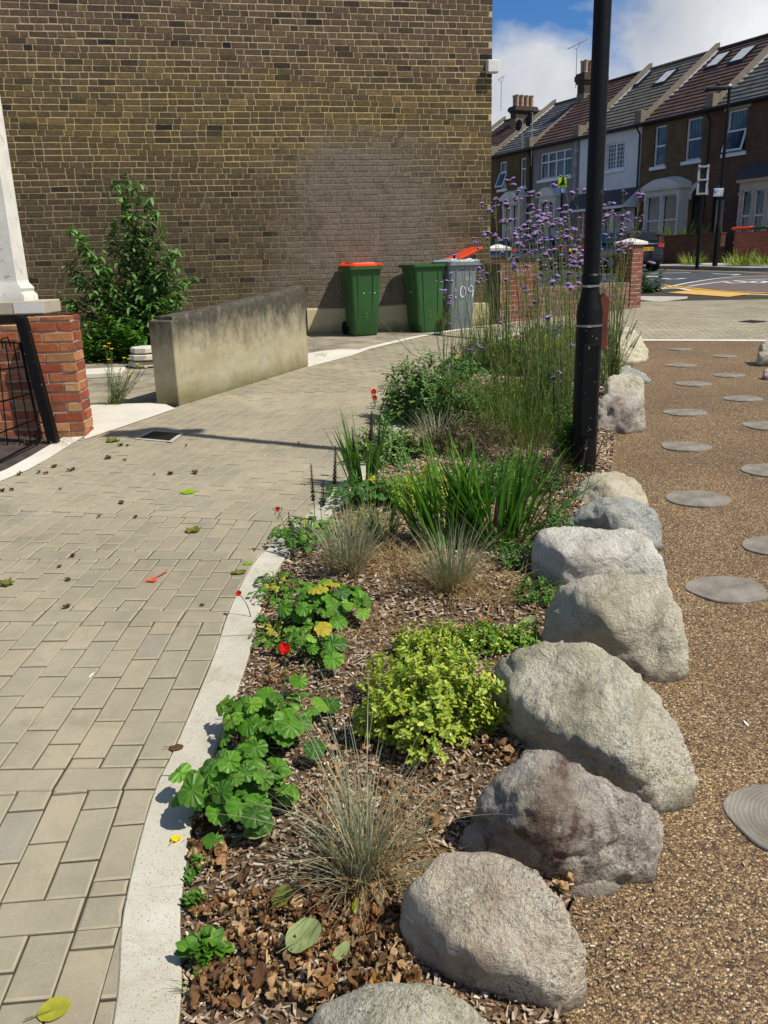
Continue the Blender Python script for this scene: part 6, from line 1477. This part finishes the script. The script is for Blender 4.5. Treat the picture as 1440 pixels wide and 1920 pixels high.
tuft(720, 1560, 10, .2, .0028, 1, [M['straw_blade'], M['straw_blade']], 'loose pale straw on the bark below the yellow green shrub', r=.14, lean=(1.2, 1.55), straw=150)
tuft(690, 1200, 10, .2, .003, 1, [M['straw_blade'], M['straw_blade']], 'loose pale straw on the bark behind the yellow green shrub', r=.16, lean=(1.2, 1.55), straw=150)
tuft(760, 1640, 10, .2, .0028, 1, [M['straw_blade'], M['straw_blade']], 'loose pale straw on the bark beside the foreground fescue', r=.1, lean=(1.2, 1.55), straw=110)
mound(870, 800, .3, .3, .4, 420, .04, .01, ('verbena_leaf', 'sage_grey_leaf'), 'green leafy thicket between the grey green plant and the purple flower stems', seed=53, frac=.4, up=1.6)
mound(950, 700, .3, .3, .35, 360, .05, .012, ('verbena_leaf', 'liriope_blade'), 'green leafy thicket at the foot of the farther purple flower stems', seed=54, frac=.3, up=1.6)
tuft(1030, 800, 420, .62, .006, .9, [M['verbena_stem'], M['lawn_blade']], 'dense upright green stalks rising close against the lamp post', r=.22, lean=(0, .35), droop=(0, .3), straw=60)
tuft(960, 830, 300, .5, .005, .9, [M['lawn_blade'], M['brown_stem']], 'dense upright mixed stalks behind the wide sword leaved clump', r=.22, lean=(0, .5), droop=(0, .4), straw=120)
# broad strappy plant right of the post
tuft(1128, 700, 60, .34, .014, 1, [M['liriope_blade'], M['dry_iris_blade']], 'yellow green strap leaved plant just right of the lamp post', 'plant', 'strap_leaf_clump', r=.07, lean=(.1, 1.1), droop=(.2, .9), straw=14)
# weeds at the kerb edge
mound(388, 1800, .035, .03, .045, 34, .032, .022, ('geum_leaf', 'weed_leaf'), 'small bright green weed at the kerb edge near the bottom of the view', seed=20, frac=.6)
for px, py, n, lb in ((372, 1850, 34, 'thin grass seedlings at the kerb edge at the bottom of the view'), (420, 1790, 26, 'sparse grass blades beside the bright green weed'), (365, 1575, 10, 'few grass blades at the kerb edge beside the yellow leaf')):
    tuft(px, py, n, .075, .0028, 1, [M['lawn_blade'], M['straw_blade']], lb, 'grass', r=.035, lean=(.3, 1.4), droop=(0, .8), straw=4)
for i, (px, py, lb) in enumerate(((366, 1635, 'creeping weed at the kerb edge below the overhanging leaves'), (362, 1700, 'creeping weed at the kerb edge beside the kerb joint'), (490, 1168, 'small green rosette weed on the kerb edge below the dropped red petal'))):
    mound(px, py, .02, .04, .02, 16, .016, .009, ('weed_leaf', 'geum_leaf'), lb, seed=30 + i, name='weed')

# dark seed spikes
def spike(mb, p, top, L, r, m, n=16, pieces=4):
    """whorls of little dry cups up a stalk"""
    p, top = Vector(p), Vector(top); d = (top - p).normalized(); _, x, y = frame(d)
    for i in range(n):
        q = top - d * L * (1 - i / n); rr = r * (1 - .55 * i / n)
        for j in range(pieces):
            a = 6.283 * j / pieces + i * .8; e = (x * math.cos(a) + y * math.sin(a)); leaf(mb, q, e + d * .7, d, rr * 1.9, rr * 1.1, m, -.1, 2, .4)
def spikes(lst, label, sm, stem='brown_stem', name='salvia_plant', leafy=None, group=None):
    b0 = bat(*lst[0][0]); t = empty(name, b0, label, 'plant', group); st = MB()
    for (bx, by), (tx, ty), L, r in lst:
        b = bat(bx, by); tp = atY(tx, ty, b.y + U(-.03, .06)); st.tube(curve_pts(b, tp, (U(-.02, .02), 0, 0), 6), .0019, 5); mb = MB(); spike(mb, b, tp, L, r, 0, max(8, int(L / .011))); mb.build('seed_spike', M[sm], t)
    st.build('stems', M[stem], t)
    if leafy:
        mb = MB()
        for (bx, by), (tx, ty), L, r in lst:
            b = bat(bx, by); tp = atY(tx, ty, b.y)
            for k in range(leafy):
                q = b.lerp(tp, U(.05, .6)); a = U(0, 6.28); leaf(mb, q, (math.cos(a), math.sin(a), U(.1, .8)), Z, U(.03, .05), .014, 0, .2, 3)
        mb.build('leaves', M['geum_leaf_dark'], t)
    return t
spikes([((592, 1010), (583, 870), .19, .0125), ((625, 985), (629, 835), .21, .013), ((560, 1050), (541, 960), .12, .010), ((608, 1000), (606, 900), .14, .011), ((600, 1020), (560, 1000), .06, .006)], 'dark blackish seed spikes standing at the kerb left of the sword leaved clump', 'salvia_seed', leafy=12)
spikes([((690, 930), (697, 770), .18, .014), ((672, 935), (660, 800), .15, .013), ((705, 940), (712, 790), .14, .012), ((655, 950), (655, 845), .1, .007), ((715, 940), (729, 830), .1, .007)], 'dark seed spikes among the swordlike leaves at the kerb', 'salvia_seed', leafy=6)
spikes([((1060, 985), (1048, 830), .16, .009), ((1075, 960), (1100, 825), .16, .009), ((1035, 1000), (1020, 815), .17, .009), ((1085, 965), (1132, 820), .16, .008), ((1010, 1010), (1000, 860), .18, .009), ((985, 1015), (975, 880), .18, .009), ((960, 1030), (942, 900), .15, .009), ((1050, 1010), (1070, 870), .18, .009), ((1000, 1040), (985, 930), .14, .009), ((930, 1050), (933, 940), .11, .009), ((1020, 1030), (1035, 905), .16, .009)], 'dark crimson seed spikes in front of the lamp post', 'persicaria_seed', leafy=8, name='seed_spike_plant')
spikes([((1155, 690), (1183, 612), .14, .011), ((1150, 695), (1195, 600), .16, .012), ((1160, 690), (1196, 630), .14, .011), ((1165, 700), (1203, 622), .18, .011), ((1145, 690), (1158, 605), .14, .011), ((1150, 690), (1170, 600), .12, .01)], 'dark lavender seed spikes leaning over the round pale boulder', 'salvia_seed', leafy=10)
b_ = bat(1060, 1010)

# purple flowers on tall wiry stems
def make_head(seed):
    rnd_ = random.Random(seed); mb = MB(); n = 44
    for i in range(n):
        e = math.acos(1 - .85 * (i + .5) / n); a = i * 2.39996; d = Vector((math.sin(e) * math.cos(a), math.sin(e) * math.sin(a), math.cos(e))); q = Vector((d.x * .019, d.y * .019, d.z * .011)); _, x, y = frame(d); s_ = rnd_.uniform(.0030, .0046); th = rnd_.uniform(0, 1.5)
        p5 = [];
        for k in range(10): r_ = s_ * (1.0 if k % 2 == 0 else .55); aa = th + math.pi * k / 5; p5.append(q + d * rnd_.uniform(.0, .002) + (x * math.cos(aa) + y * math.sin(aa)) * r_)
        mb.poly(p5, 0)
        if i % 2 == 0: mb.tube([Vector((0, 0, -.012)) + d * .002, q - d * .001], [.0009, .0018], 4, 1)
    mb.lathe((0, 0, -.014), [(.002, 0), (.008, .006), (.012, .013)], 8, 1)
    return mb
HEADS = [make_head(i) for i in range(4)]  # four shapes shared by all the flower clusters
head_mesh = []
for hb in HEADS:
    o = hb.build('flower_head', [M['verbena_petal'], M['verbena_calyx']], local=True); head_mesh.append(o.data); bpy.data.objects.remove(o)
HP = [(958, 338), (976, 354), (929, 373), (999, 360), (969, 364), (1041, 349), (1062, 331), (1082, 356), (1023, 380), (903, 382), (927, 387), (915, 395), (948, 384), (993, 387), (990, 402), (992, 416), (963, 412), (948, 418), (903, 411), (1008, 407), (1028, 405), (1047, 393), (1051, 412), (1057, 416), (1066, 405), (1016, 416), (1041, 418), (915, 436), (909, 440), (895, 447), (928, 443), (965, 440), (950, 449), (979, 446), (1004, 440), (1024, 446), (1034, 450), (1051, 434), (1051, 463), (979, 475), (1078, 459), (1084, 475), (1090, 490), (1094, 471), (895, 498), (903, 506), (913, 514), (897, 518), (954, 486), (1004, 518), (1045, 518), (1074, 538), (1030, 500), (1057, 494), (940, 595), (948, 605), (894, 646), (886, 656), (1125, 358), (1168, 358), (1200, 365), (1123, 417), (1148, 397), (1137, 403), (1166, 420), (1168, 411), (1131, 487), (1193, 409), (1074, 428), (1092, 482), (1109, 609), (1024, 595), (1047, 613), (1080, 651), (1133, 650), (1151, 559), (1164, 455), (1224, 494), (856, 548), (828, 530), (834, 545), (843, 560), (860, 480), (870, 500), (850, 510), (1005, 470), (1020, 478), (1038, 470), (990, 430), (972, 430), (1045, 440), (1060, 445), (1010, 395), (938, 470), (965, 500), (985, 540), (1010, 560), (1112, 540), (1095, 520), (1142, 380), (1155, 405), (1178, 400), (1135, 440), (1160, 470), (1042, 786), (1146, 755), (1148, 824), (1050, 700)]
BP = [(905, 705), (930, 735), (955, 770), (985, 800), (1005, 745), (1025, 790), (1045, 830), (1065, 765), (950, 700), (1070, 850), (875, 700), (1100, 800), (1130, 735), (920, 690), (985, 700), (1010, 820), (840, 790), (1080, 720), (1150, 720), (1120, 700)]
groups = {}
for hx, hy in HP:
    # the plant whose foot lies nearest below
    k = min(range(len(BP)), key=lambda i: abs(BP[i][0] - (hx + (720 - hx) * -.03)) + (0 if BP[i][1] < 900 else 50) + U(0, 38) + (200 if (hx > 1120) != (BP[i][0] > 1115) else 0))
    groups.setdefault(k, []).append((hx, hy))
VG = 'tall purple flowered plants in the bed'
WHERE = {0: 'left of the thicket, its foot by the paving', 1: 'with its foot beside the far kerb, second from the left', 2: 'in the left half of the thicket', 3: 'in the front of the thicket left of the lamp post', 4: 'at the centre of the thicket', 5: 'in the front centre of the thicket', 6: 'close in front of the lamp post', 7: 'just left of the lamp post shaft', 8: 'at the back left of the thicket', 9: 'nearest the lamp post base', 10: 'leaning out over the paving at the far left of the thicket', 11: 'crossing in front of the lamp post base', 12: 'directly right of the lamp post', 13: 'at the back left by the kerb', 14: 'at the back centre of the thicket', 15: 'at the front centre between the sword leaves and the post', 16: 'sprawling low over the grey green leaves', 17: 'behind the lamp post', 18: 'over the green grey boulder', 19: 'far right behind the round pale boulder'}
def vstem(st, lv, pts, r0, r1):
    n = len(pts); st.tube(pts, [r0 + (r1 - r0) * i / (n - 1) for i in range(n)], 5)
for k, heads in groups.items():
    b = bat(*BP[k]); t = empty('verbena_plant', b, 'tall purple flowered plant ' + WHERE[k], 'flowering plant', VG); st, lv = MB(), MB(); allh = []
    for hx, hy in heads:
        Y = b.y + U(-.25, .3); tp = atY(hx, hy, Y); foot = b + Vector((U(-.05, .05), U(-.05, .05), 0))
        H_ = tp.z - foot.z; kn = foot.lerp(tp, .72) + Vector(((foot.x - tp.x) * .12, 0, 0)); bend = ((foot.x - tp.x) * .12 + U(-.02, .02), U(-.02, .02), 0)
        main = curve_pts(foot, kn, bend, 6); vstem(st, lv, main, .0044, .0029); vstem(st, lv, curve_pts(kn, tp - Z * .014, (U(-.01, .01), 0, 0), 3), .0027, .0017); allh.append(tp)
        for j in range(1 if abs(hx - 1052) < 16 and hy < 372 else random.choice((1, 2, 2, 3, 4, 5))):
            q = tp + Vector((U(-.05, .05), U(-.04, .04), U(-.04, .02))); s0 = kn.lerp(tp, U(.55, .9)); st.tube([s0, s0.lerp(q, .6) + Vector((0, 0, -.004)), q - Z * .013], [.0014, .0012, .001], 4); allh.append(q)
        if U(0, 1) < .6:
            side = U(-1, 1); q = kn + Vector((side * .14, U(-.05, .05), U(.08, .26) * H_ / 1.2)); vstem(st, lv, curve_pts(main[-2], q, (side * .02, 0, -.02), 3), .0018, .001); allh.append(q)
        for j in range(15):
            f = U(.04, .85) ** 1.4; q = main[min(5, int(f * 6))].lerp(main[min(6, int(f * 6) + 1)], f * 6 % 1); a = U(0, 6.28)
            for sg in (0, math.pi): leaf(lv, q, (math.cos(a + sg), math.sin(a + sg), U(.4, 1.2)), Z, U(.03, .085) * (1.3 - f), U(.005, .011), 0, .15, 3)
    for j in range(16):
        a = U(0, 6.28); q = b + Vector((U(-.2, .2), U(-.2, .2), U(.3, 1.15))); vstem(st, lv, curve_pts(b, q, (U(-.03, .03), 0, 0), 4), .0028, .0014)
    for q in allh:
        o = bpy.data.objects.new('flower_head', random.choice(head_mesh)); COL.objects.link(o); o.parent = t; o.location = q - b; s_ = random.choice((.5, .7, .85, 1.0, 1.15, 1.3)); o.scale = (s_, s_, s_ * U(.8, 1.1)); o.rotation_euler = (U(-.35, .35), U(-.35, .35), U(0, 6.28))
    st.build('stems', M['verbena_stem'], t); lv.build('leaves', M['verbena_leaf'], t)
# the long bare stem that leans out over the paving
b = bat(985, 810); p1_, p2_ = atY(770, 662, b.y - .1), atY(712, 598, b.y - .1); t = empty('verbena_plant', b, 'single long bare seed stem leaning left over the paving', 'flowering plant'); st = MB(); st.tube([b, atY(900, 735, b.y), p1_, p2_], [.0035, .003, .0022, .0012], 5)
for a, c in (((770, 662), (752, 618)), ((755, 645), (725, 640)), ((800, 680), (770, 640))): st.tube([atY(*a, b.y - .1), atY(*c, b.y - .12)], .0013, 4)
st.build('stems', M['verbena_stem'], t)
# rusty dock seed heads behind the post
def dock(px, py, tips, Y, m, label, dz=.3):
    b = on(atY(px, py, Y).x, Y); t = empty('dock_plant', b, label, 'plant'); st, sd = MB(), MB()
    for tx, ty in tips:
        tp = atY(tx, ty, Y + U(-.1, .1)); st.tube(curve_pts(b, tp, (0, 0, 0), 4), [.006, .005, .004, .003, .002], 5); L = (tp - b).length
        for i in range(170):
            f = 1 - random.random() ** 1.3 * min(.55, .45 / L * 1.2); q = b.lerp(tp, f) + Vector((random.gauss(0, .028), random.gauss(0, .02), random.gauss(0, .02))) * (1.4 - f) * 2.0; a = U(0, 6.28); leaf(sd, q, (math.cos(a), math.sin(a), U(-.2, 1)), Z, U(.009, .016), .010, 0, 0, 2)
    st.build('stems', M['brown_stem'], t); sd.build('seed_heads', M[m], t); return t
dock(1085, 640, [(1096, 398), (1085, 415), (1100, 425), (1070, 440), (1108, 400)], 8.6, 'dock_seed', 'rusty red brown seed heads left of the lamp post shaft')
dock(1148, 620, [(1200, 408), (1185, 420), (1165, 430), (1150, 445)], 8.8, 'ochre_seed', 'ochre coloured feathery seed heads right of the lamp post shaft')
dock(1005, 620, [(985, 462), (1000, 455), (1020, 465), (1035, 460)], 12.2, 'dock_seed', 'orange brown seed heads behind the purple flower thicket')

# ------------------------------------------------------------------ plants by the walls
def shrub(base, tips, name, label, lm, n=26, L=.1, w=.03, droop=.7, stem_r=.008, start=.25, cat='shrub', side=.22):
    t = empty(name, base, label, cat); st, lv = MB(), MB()
    for tp in tips:
        pts = curve_pts(base, tp, (U(-.05, .05), U(-.05, .05), .06), 8); st.tube(pts, [stem_r * (1 - .8 * i / 8) for i in range(9)], 5)
        tw = []
        for i in range(n):
            f = start + (1 - start) * (i + .5) / n; q = pts[int(f * 8) if f < 1 else 7].lerp(pts[min(8, int(f * 8) + 1)], f * 8 % 1); a = U(0, 6.28); r_ = side * (1.15 - f) * U(.2, 1); e = q + Vector((math.cos(a) * r_, math.sin(a) * r_, U(.0, .12)))
            if r_ > .04: st.tube([q, e], [.003, .0015], 4)
            for j in range(6):
                s_ = q.lerp(e, j / 5 + .05); a2 = U(0, 6.28); leaf(lv, s_, (math.cos(a2), math.sin(a2), U(-.7, .5)), Z, L * U(.5, 1.15), w * U(.7, 1.1), 0, U(.1, .5), 3, .2)
    st.build('stems', M['brown_stem'], t); lv.build('foliage', M[lm], t); return t
Yb_ = 11.1
bb = atY(250, 610, Yb_); bb.z = G(bb.x, Yb_)
tips = [atY(x, y, Yb_ + U(-.25, .25)) for x, y in ((115, 560), (140, 530), (355, 520), (238, 335), (258, 345), (222, 345), (285, 372), (290, 400), (245, 400), (210, 430), (265, 430), (300, 450), (135, 428), (150, 440), (160, 475), (185, 490), (130, 500), (320, 480), (335, 475), (305, 510), (330, 530), (235, 480), (270, 500), (200, 540), (345, 560), (290, 560))]
shrub(bb, tips, 'buddleia_shrub', 'tall bushy green shrub with long pointed leaves growing against the brick wall', 'buddleia_leaf', 30, .15, .046, side=.62, start=.06)
b2 = atY(430, 590, 11.9); b2.z = G(b2.x, 11.9)
shrub(b2, [atY(x, y, 11.9 + U(-.1, .1)) for x, y in ((405, 490), (425, 480), (445, 495), (460, 490), (440, 520), (410, 530), (462, 520))], 'wispy_weed', 'wispy pale green weed behind the concrete wall', 'lawn_blade', 16, .035, .007, stem_r=.004, cat='weed', side=.1)
def patch(pts, n, L, w, m, label, name='weed_patch', hgt=.3, up=.7):
    c = at(pts[0][0], pts[0][1]); t = MB()
    for i in range(n):
        p = random.choice(pts); q = at(p[0] + U(-p[2], p[2]), p[1] + U(-p[3], p[3])); q.z += random.random() ** .7 * hgt * max(.12, .62 + 1.3 * noise.noise(Vector((q.x * 2.6, q.y * 2.2, 4)))); a = U(0, 6.28); leaf(t, q, (math.cos(a), math.sin(a), U(-.2, up)), Z, L * U(.5, 1.2), w * U(.7, 1.2), 0, .2, 3)
    return tag(t.build(name, M[m], loc=c), label, 'weeds')
def _p(px, py, dx, dy): return (px, py, dx, dy)
patch([_p(185, 668, 45, 10), _p(250, 664, 45, 7), _p(215, 676, 55, 6)], 6500, .09, .035, 'weed_leaf', 'dense mass of green weeds below the tall shrub', hgt=.62)
patch([_p(305, 645, 25, 7), _p(290, 655, 25, 6)], 1100, .07, .022, 'buddleia_leaf', 'broad green leaves just behind the concrete wall end', hgt=.5)
def wild(px, py, tipsp, Y, label, m='lawn_blade', fl='yellow_petal', nf=1, Lh=.03):
    b = at(px, py); t = empty('wild_flower', b, label, 'weed'); st, lv, f = MB(), MB(), MB()
    for tx, ty in tipsp:
        tp = atY(tx, ty, b.y + U(-.06, .06)); pts = curve_pts(b + Vector((U(-.06, .06), U(-.04, .04), 0)), tp, (U(-.02, .02), 0, 0), 4); st.tube(pts, .002, 4)
        for i in range(36): q = pts[0].lerp(tp, U(.02, .92)) + Vector((U(-.03, .03), U(-.03, .03), 0)); a = U(0, 6.28); leaf(lv, q, (math.cos(a), math.sin(a), U(.1, .9)), Z, Lh * U(.7, 1.5), .005, 0, .1, 2)
        if nf:
            for j in range(8): a = 6.283 * j / 8; leaf(f, tp, (math.cos(a), math.sin(a) - .3, .35), Z, .024, .014, 0, 0, 2)
    st.build('stems', M['stem_green'], t); lv.build('leaves', M[m], t)
    if nf: f.build('flowers', M[fl], t)
    return t
wild(215, 760, [(202, 652), (197, 650), (210, 655), (205, 645), (233, 672), (242, 674), (204, 675), (258, 684), (266, 687), (273, 675), (246, 699), (226, 704), (243, 703), (275, 690)], 0, 'yellow flowered weed in the gap between the pier and the concrete wall')
wild(218, 758, [(195 + i * 4, 690 + (i % 4) * 9) for i in range(16)], 0, 'grassy weed tuft at the edge of the white slab by the concrete wall', nf=0, Lh=.05)
wild(185, 655, [(166, 637), (175, 638), (158, 640)], 0, 'yellow flowers among the weeds below the tall shrub')
patch([_p(115, 808, 26, 7), _p(130, 815, 16, 5)], 260, .05, .006, 'lawn_blade', 'dry grass and small weeds at the foot of the orange red pier', hgt=.09, up=1.6)
patch([_p(120, 800, 8, 5)], 26, .06, .04, 'weed_leaf', 'lime green leaves at the foot of the orange red pier', hgt=.12)
patch([_p(85, 830, 50, 7)], 160, .06, .004, 'straw_blade', 'dry grass on the dark paving beside the gate post', hgt=.05, up=1)
wild(822, 628, [(800 + i * 3.2, 575 + (i * 7) % 22) for i in range(17)], 0, 'green weed tuft growing at the foot of the two right hand bins', nf=0, Lh=.06)
wild(905, 615, [(892 + i * 2.5, 575 + (i * 7) % 22) for i in range(11)], 0, 'green weed tuft between the grey bin and the timber gate', nf=0, Lh=.06)
patch([_p(600, 668, 12, 3)], 90, .04, .005, 'lawn_blade', 'thin patch of grass beside the far end of the concrete wall', hgt=.03, up=1)
patch([_p(1225, 546, 18, 1.5), _p(1212, 548, 12, 2)], 900, .09, .05, 'dark_shrub', 'low dark green bush beyond the capped pier', 'bush', hgt=.5)
q = [(1060 + i * 12, 548, 8, 1) for i in range(9)]
patch([(x, y, a, b) for x, y, a, b in [(1030 + i * 14, 556, 9, 1.2) for i in range(10)]], 1500, .1, .03, 'dark_shrub', 'garden greenery behind the iron railing', 'hedge', hgt=.75)
# strappy clumps on the far side of the road
for px, py, n, L, lb in ((1297, 501, 90, .62, 'yellow green strap leaved clump across the road below the sign posts'), (1372, 501, 40, .5, 'sparse green clump across the road in the gravel strip'), (1392, 503, 100, .75, 'large yellow green strap leaved clump across the road in front of the red wall'), (1432, 503, 80, .7, 'green strap leaved clump across the road at the right edge')):
    b = at(px, py); b.z += .08; tuft(0, 0, n, L, .035, .8, [M['liriope_blade'], M['straw_blade']], lb, 'plant', 'strap_leaf_clump', r=.3, lean=(.1, 1.1), droop=(.2, 1.2), straw=8, base=b)
o_ = H(1285, 435, -2.2); w_ = HO + HN * -2.2 + HX * o_[0]; b = Vector((w_.x, w_.y, 1.2))
tuft(0, 0, 240, 1.9, .03, .8, [M['liriope_blade'], M['weed_leaf']], 'feathery light green bush in the front garden behind the dark wall', 'bush', 'bamboo_bush', r=.7, lean=(.0, .7), droop=(.2, 1.0), base=b)
o_ = H(1256, 430, -1.6); w_ = HO + HN * -1.6 + HX * o_[0]
mound(0, 0, .45, .4, .6, 110, .12, .07, ('dark_shrub', 'dark_shrub'), 'small dark round bush below the white twin bay', base=Vector((w_.x, w_.y, 1.75)), seed=41)

# ------------------------------------------------------------------ single fallen leaves and litter
def fallen(px, py, r, m, label, az=None, tilt=0, lobes=0, curl=.3, cr=.25, h=.012, asp=.8, bed=False, cat='leaf', group=None, name='fallen_leaf'):
    p = bat(px, py) if bed else at(px, py); p.z += h; mb = MB(); leaf_disc(mb, p, r, U(0, 6.28) if az is None else az, tilt, curl, lobes, 0, cr, asp, U(-.15, .15), 20, 3)
    d = Vector((math.cos(az or 0), math.sin(az or 0), 0)); mb.tube([p + Vector((0, 0, .001)), p - d * r * 1.6 + Vector((0, 0, .006))], .0012, 4)
    return tag(mb.build(name, M[m], loc=p, smooth=True), label, cat, group)
fallen(330, 1581, .015, 'bright_yellow_leaf', 'small bright yellow leaf on the pale kerb', 1.2, .2)
fallen(100, 1903, .032, 'yellow_leaf', 'pale yellow heart shaped leaf at the bottom left corner of the paving', .5, 0, 0, .1, .06)
fallen(487, 1588, .042, 'sage_leaf_fallen', 'large pale green leaf with a curled edge lying on the bark below the overhanging leaves', .3, -.2, 0, .5, .15, .03, .75, True)
fallen(570, 1795, .042, 'sage_leaf_fallen', 'large pale green veined leaf on the brown litter near the bottom', .7, -.25, 0, .3, .1, .035, .85, True)
fallen(640, 1822, .025, 'sage_leaf_fallen', 'narrow pale green leaf beside the large veined leaf near the bottom', .9, -.2, 0, .3, .1, .03, .55, True)
fallen(531, 1718, .028, 'olive_leaf_fallen', 'olive yellow curled leaf on the bark left of the foreground grass', 1.0, -.3, 0, .6, .3, .03, .8, True)
fallen(460, 1672, .02, 'dry_leaf', 'tan curled leaf on the bark beside the olive one', 1.0, -.3, 0, .6, .3, .03, .8, True)
fallen(668, 1733, .016, 'yellow_leaf', 'small yellow leaf at the foot of the foreground grass', 1.4, -.6, 0, .4, .2, .03, .5, True)
fallen(490, 1863, .026, 'dry_leaf', 'pale tan curled leaf near the bottom edge', 1.4, -.3, 0, .8, .3, .03, .6, True)
fallen(985, 1205, .05, 'sage_leaf_fallen', 'dusty green leaf wedged beside the largest boulder', .2, -.3, 0, .5, .2, .05, .7, True)
fallen(435, 1372, .03, 'yellow_leaf', 'crinkled yellow leaf among the overhanging kerbside leaves', .2, -.4, 5, .5, .3, .05, .8, True)
for px, py, r_, lb in ((352, 926, .045, 'bright green leaf on the paving in the middle of the path'), ):
    fallen(px, py, r_, 'bright_green_fallen', lb, .2, 0, 0, .1, .05)
fallen(362, 999, .04, 'olive_leaf_fallen', 'dull green curled leaf on the paving right of the bright green one', .2, 0, 5, .3, .3)
fallen(447, 1078, .034, 'olive_leaf_fallen', 'wide olive leaf on the paving beside the kerb', .1, 0, 0, .3, .25, .012, .6)
fallen(465, 1061, .022, 'bright_green_fallen', 'small yellow green leaf on the paving beside the kerb', .1, 0, 0, .2, .1, .012, .6)
fallen(12, 1100, .03, 'olive_leaf_fallen', 'crumpled greenish leaf on the paving at the left edge', .1, .2, 5, .6, .5)
fallen(210, 830, .05, 'olive_leaf_fallen', 'crumpled green leaf beside the white edging near the drain cover', .1, .1, 5, .4, .5)
fallen(330, 1408, .022, 'dry_leaf', 'flat brown leaf on the kerb left of the overhanging leaves', .1, .0, 0, .1, .1, .012, .7)
LC = {}
LAND = ((300, 1088, 'near the red paper scrap'), (12, 1100, 'near the greenish leaf at the left edge'), (130, 1060, 'between the red scrap and the left edge'), (300, 830, 'beside the drain cover'), (212, 840, 'near the crumpled green leaf'), (40, 890, 'along the white edging at the far left'), (125, 880, 'along the white edging in front of the pier'), (350, 926, 'near the bright green leaf'), (210, 960, 'in the middle of the path'), (560, 833, 'near the sword leaved clump'), (560, 833, 'by the kerb'))
for px, py, r_ in ((137, 1047, .022), (128, 1092, .018), (112, 1067, .016), (125, 1143, .022), (227, 838, .03), (204, 862, .035), (135, 885, .035), (103, 878, .03), (74, 888, .02), (87, 891, .022), (38, 892, .025), (114, 921, .016), (228, 946, .028), (186, 972, .016), (234, 866, .018), (365, 890, .028), (368, 888, .02), (290, 893, .014), (380, 1140, .014), (560, 833, .016), (5, 1096, .014), (23, 922, .02), (6, 923, .025), (240, 838, .02), (350, 838, .018), (255, 973, .02), (320, 892, .03)):
    k_ = (px > 180) + 2 * (py > 900); near = min(((abs(px - a) * .5 + abs(py - b), w) for a, b, w in LAND), key=lambda q: q[0])[1]
    LC[near] = LC.get(near, 0) + 1; adj = ('curled', 'crumpled', 'folded', 'shrivelled')[(LC[near] - 1) % 4]
    fallen(px, py, r_ * .78, 'dry_leaf', '%s%s brown leaf on the paving %s' % ('small ' if r_ < .021 else '', adj, near), U(0, 6), .2, random.choice((0, 5)), .7, .5, .014, .7, group='curled brown leaves on the buff paving')
# red scrap, white scraps
p = at(292, 1088); mb = MB(); u = Vector((.055, .10, 0)).normalized(); v = Vector((u.y, -u.x, 0)); zz_ = Vector((0, 0, .012))
mb.poly([p - u * .055 - v * .035 + zz_, p - u * .04 + v * .028 + zz_, p - u * .005 + v * .02 + zz_ * 1.3, p + u * .0 + v * .006 + zz_ * 1.5, p + u * .085 + v * .006 + zz_ * 2, p + u * .085 - v * .006 + zz_ * 1.8, p - u * .02 - v * .004 + zz_][::-1])
sd_ = mb.build('paper_scrap', M['red_paper'], loc=p); so_ = sd_.modifiers.new('s', 'SOLIDIFY'); so_.thickness = .001; tag(sd_, 'torn scrap of red paper lying on the paving', 'paper scrap')
def scrap(px, py, L, w, m, label, az, cat='scrap', h=.01):
    p = at(px, py, .008); mb = MB(); leaf(mb, p, (math.cos(az), math.sin(az), .05), Z, L, w, 0, -.1, 4, .3); o = mb.build(cat.replace(' ', '_'), m, loc=p); s_ = o.modifiers.new('s', 'SOLIDIFY'); s_.thickness = .001; tag(o, label, cat)
scrap(167, 1270, .03, .006, M['ceramic_white'], 'tiny white scrap on the paving', 1.3); scrap(1404, 1362, .03, .008, M['ceramic_white'], 'curved white petal on the pebble path', 1.7, 'petal'); scrap(1392, 1322, .06, .006, M['straw_blade'], 'dry straw coloured twig on the pebble path near the white petal', .5, 'twig'); scrap(408, 1865, .012, .008, M['ceramic_white'], 'white scrap in the dirt at the bottom of the bed', .2)
# chippings strayed on the pebble path, one stuff object
mb = MB()
for i in range(260):
    px, py = (U(1060, 1440), U(1180, 1920)) if i > 90 else (U(1070, 1230), U(1640, 1860))
    if i > 180: px, py = U(1100, 1440), U(640, 1200)
    p = at(px, py, .01)
    if inside((p.x, p.y), bed_poly): continue
    chip(mb, p, U(.004, .016), U(.003, .006), U(.001, .0025), U(0, 6.3), U(-.15, .15), U(-.2, .2))
tag(mb.build('stray_chippings', M['wood_chip']), 'stray bark chippings scattered on the pebble path', 'chippings', kind='stuff')
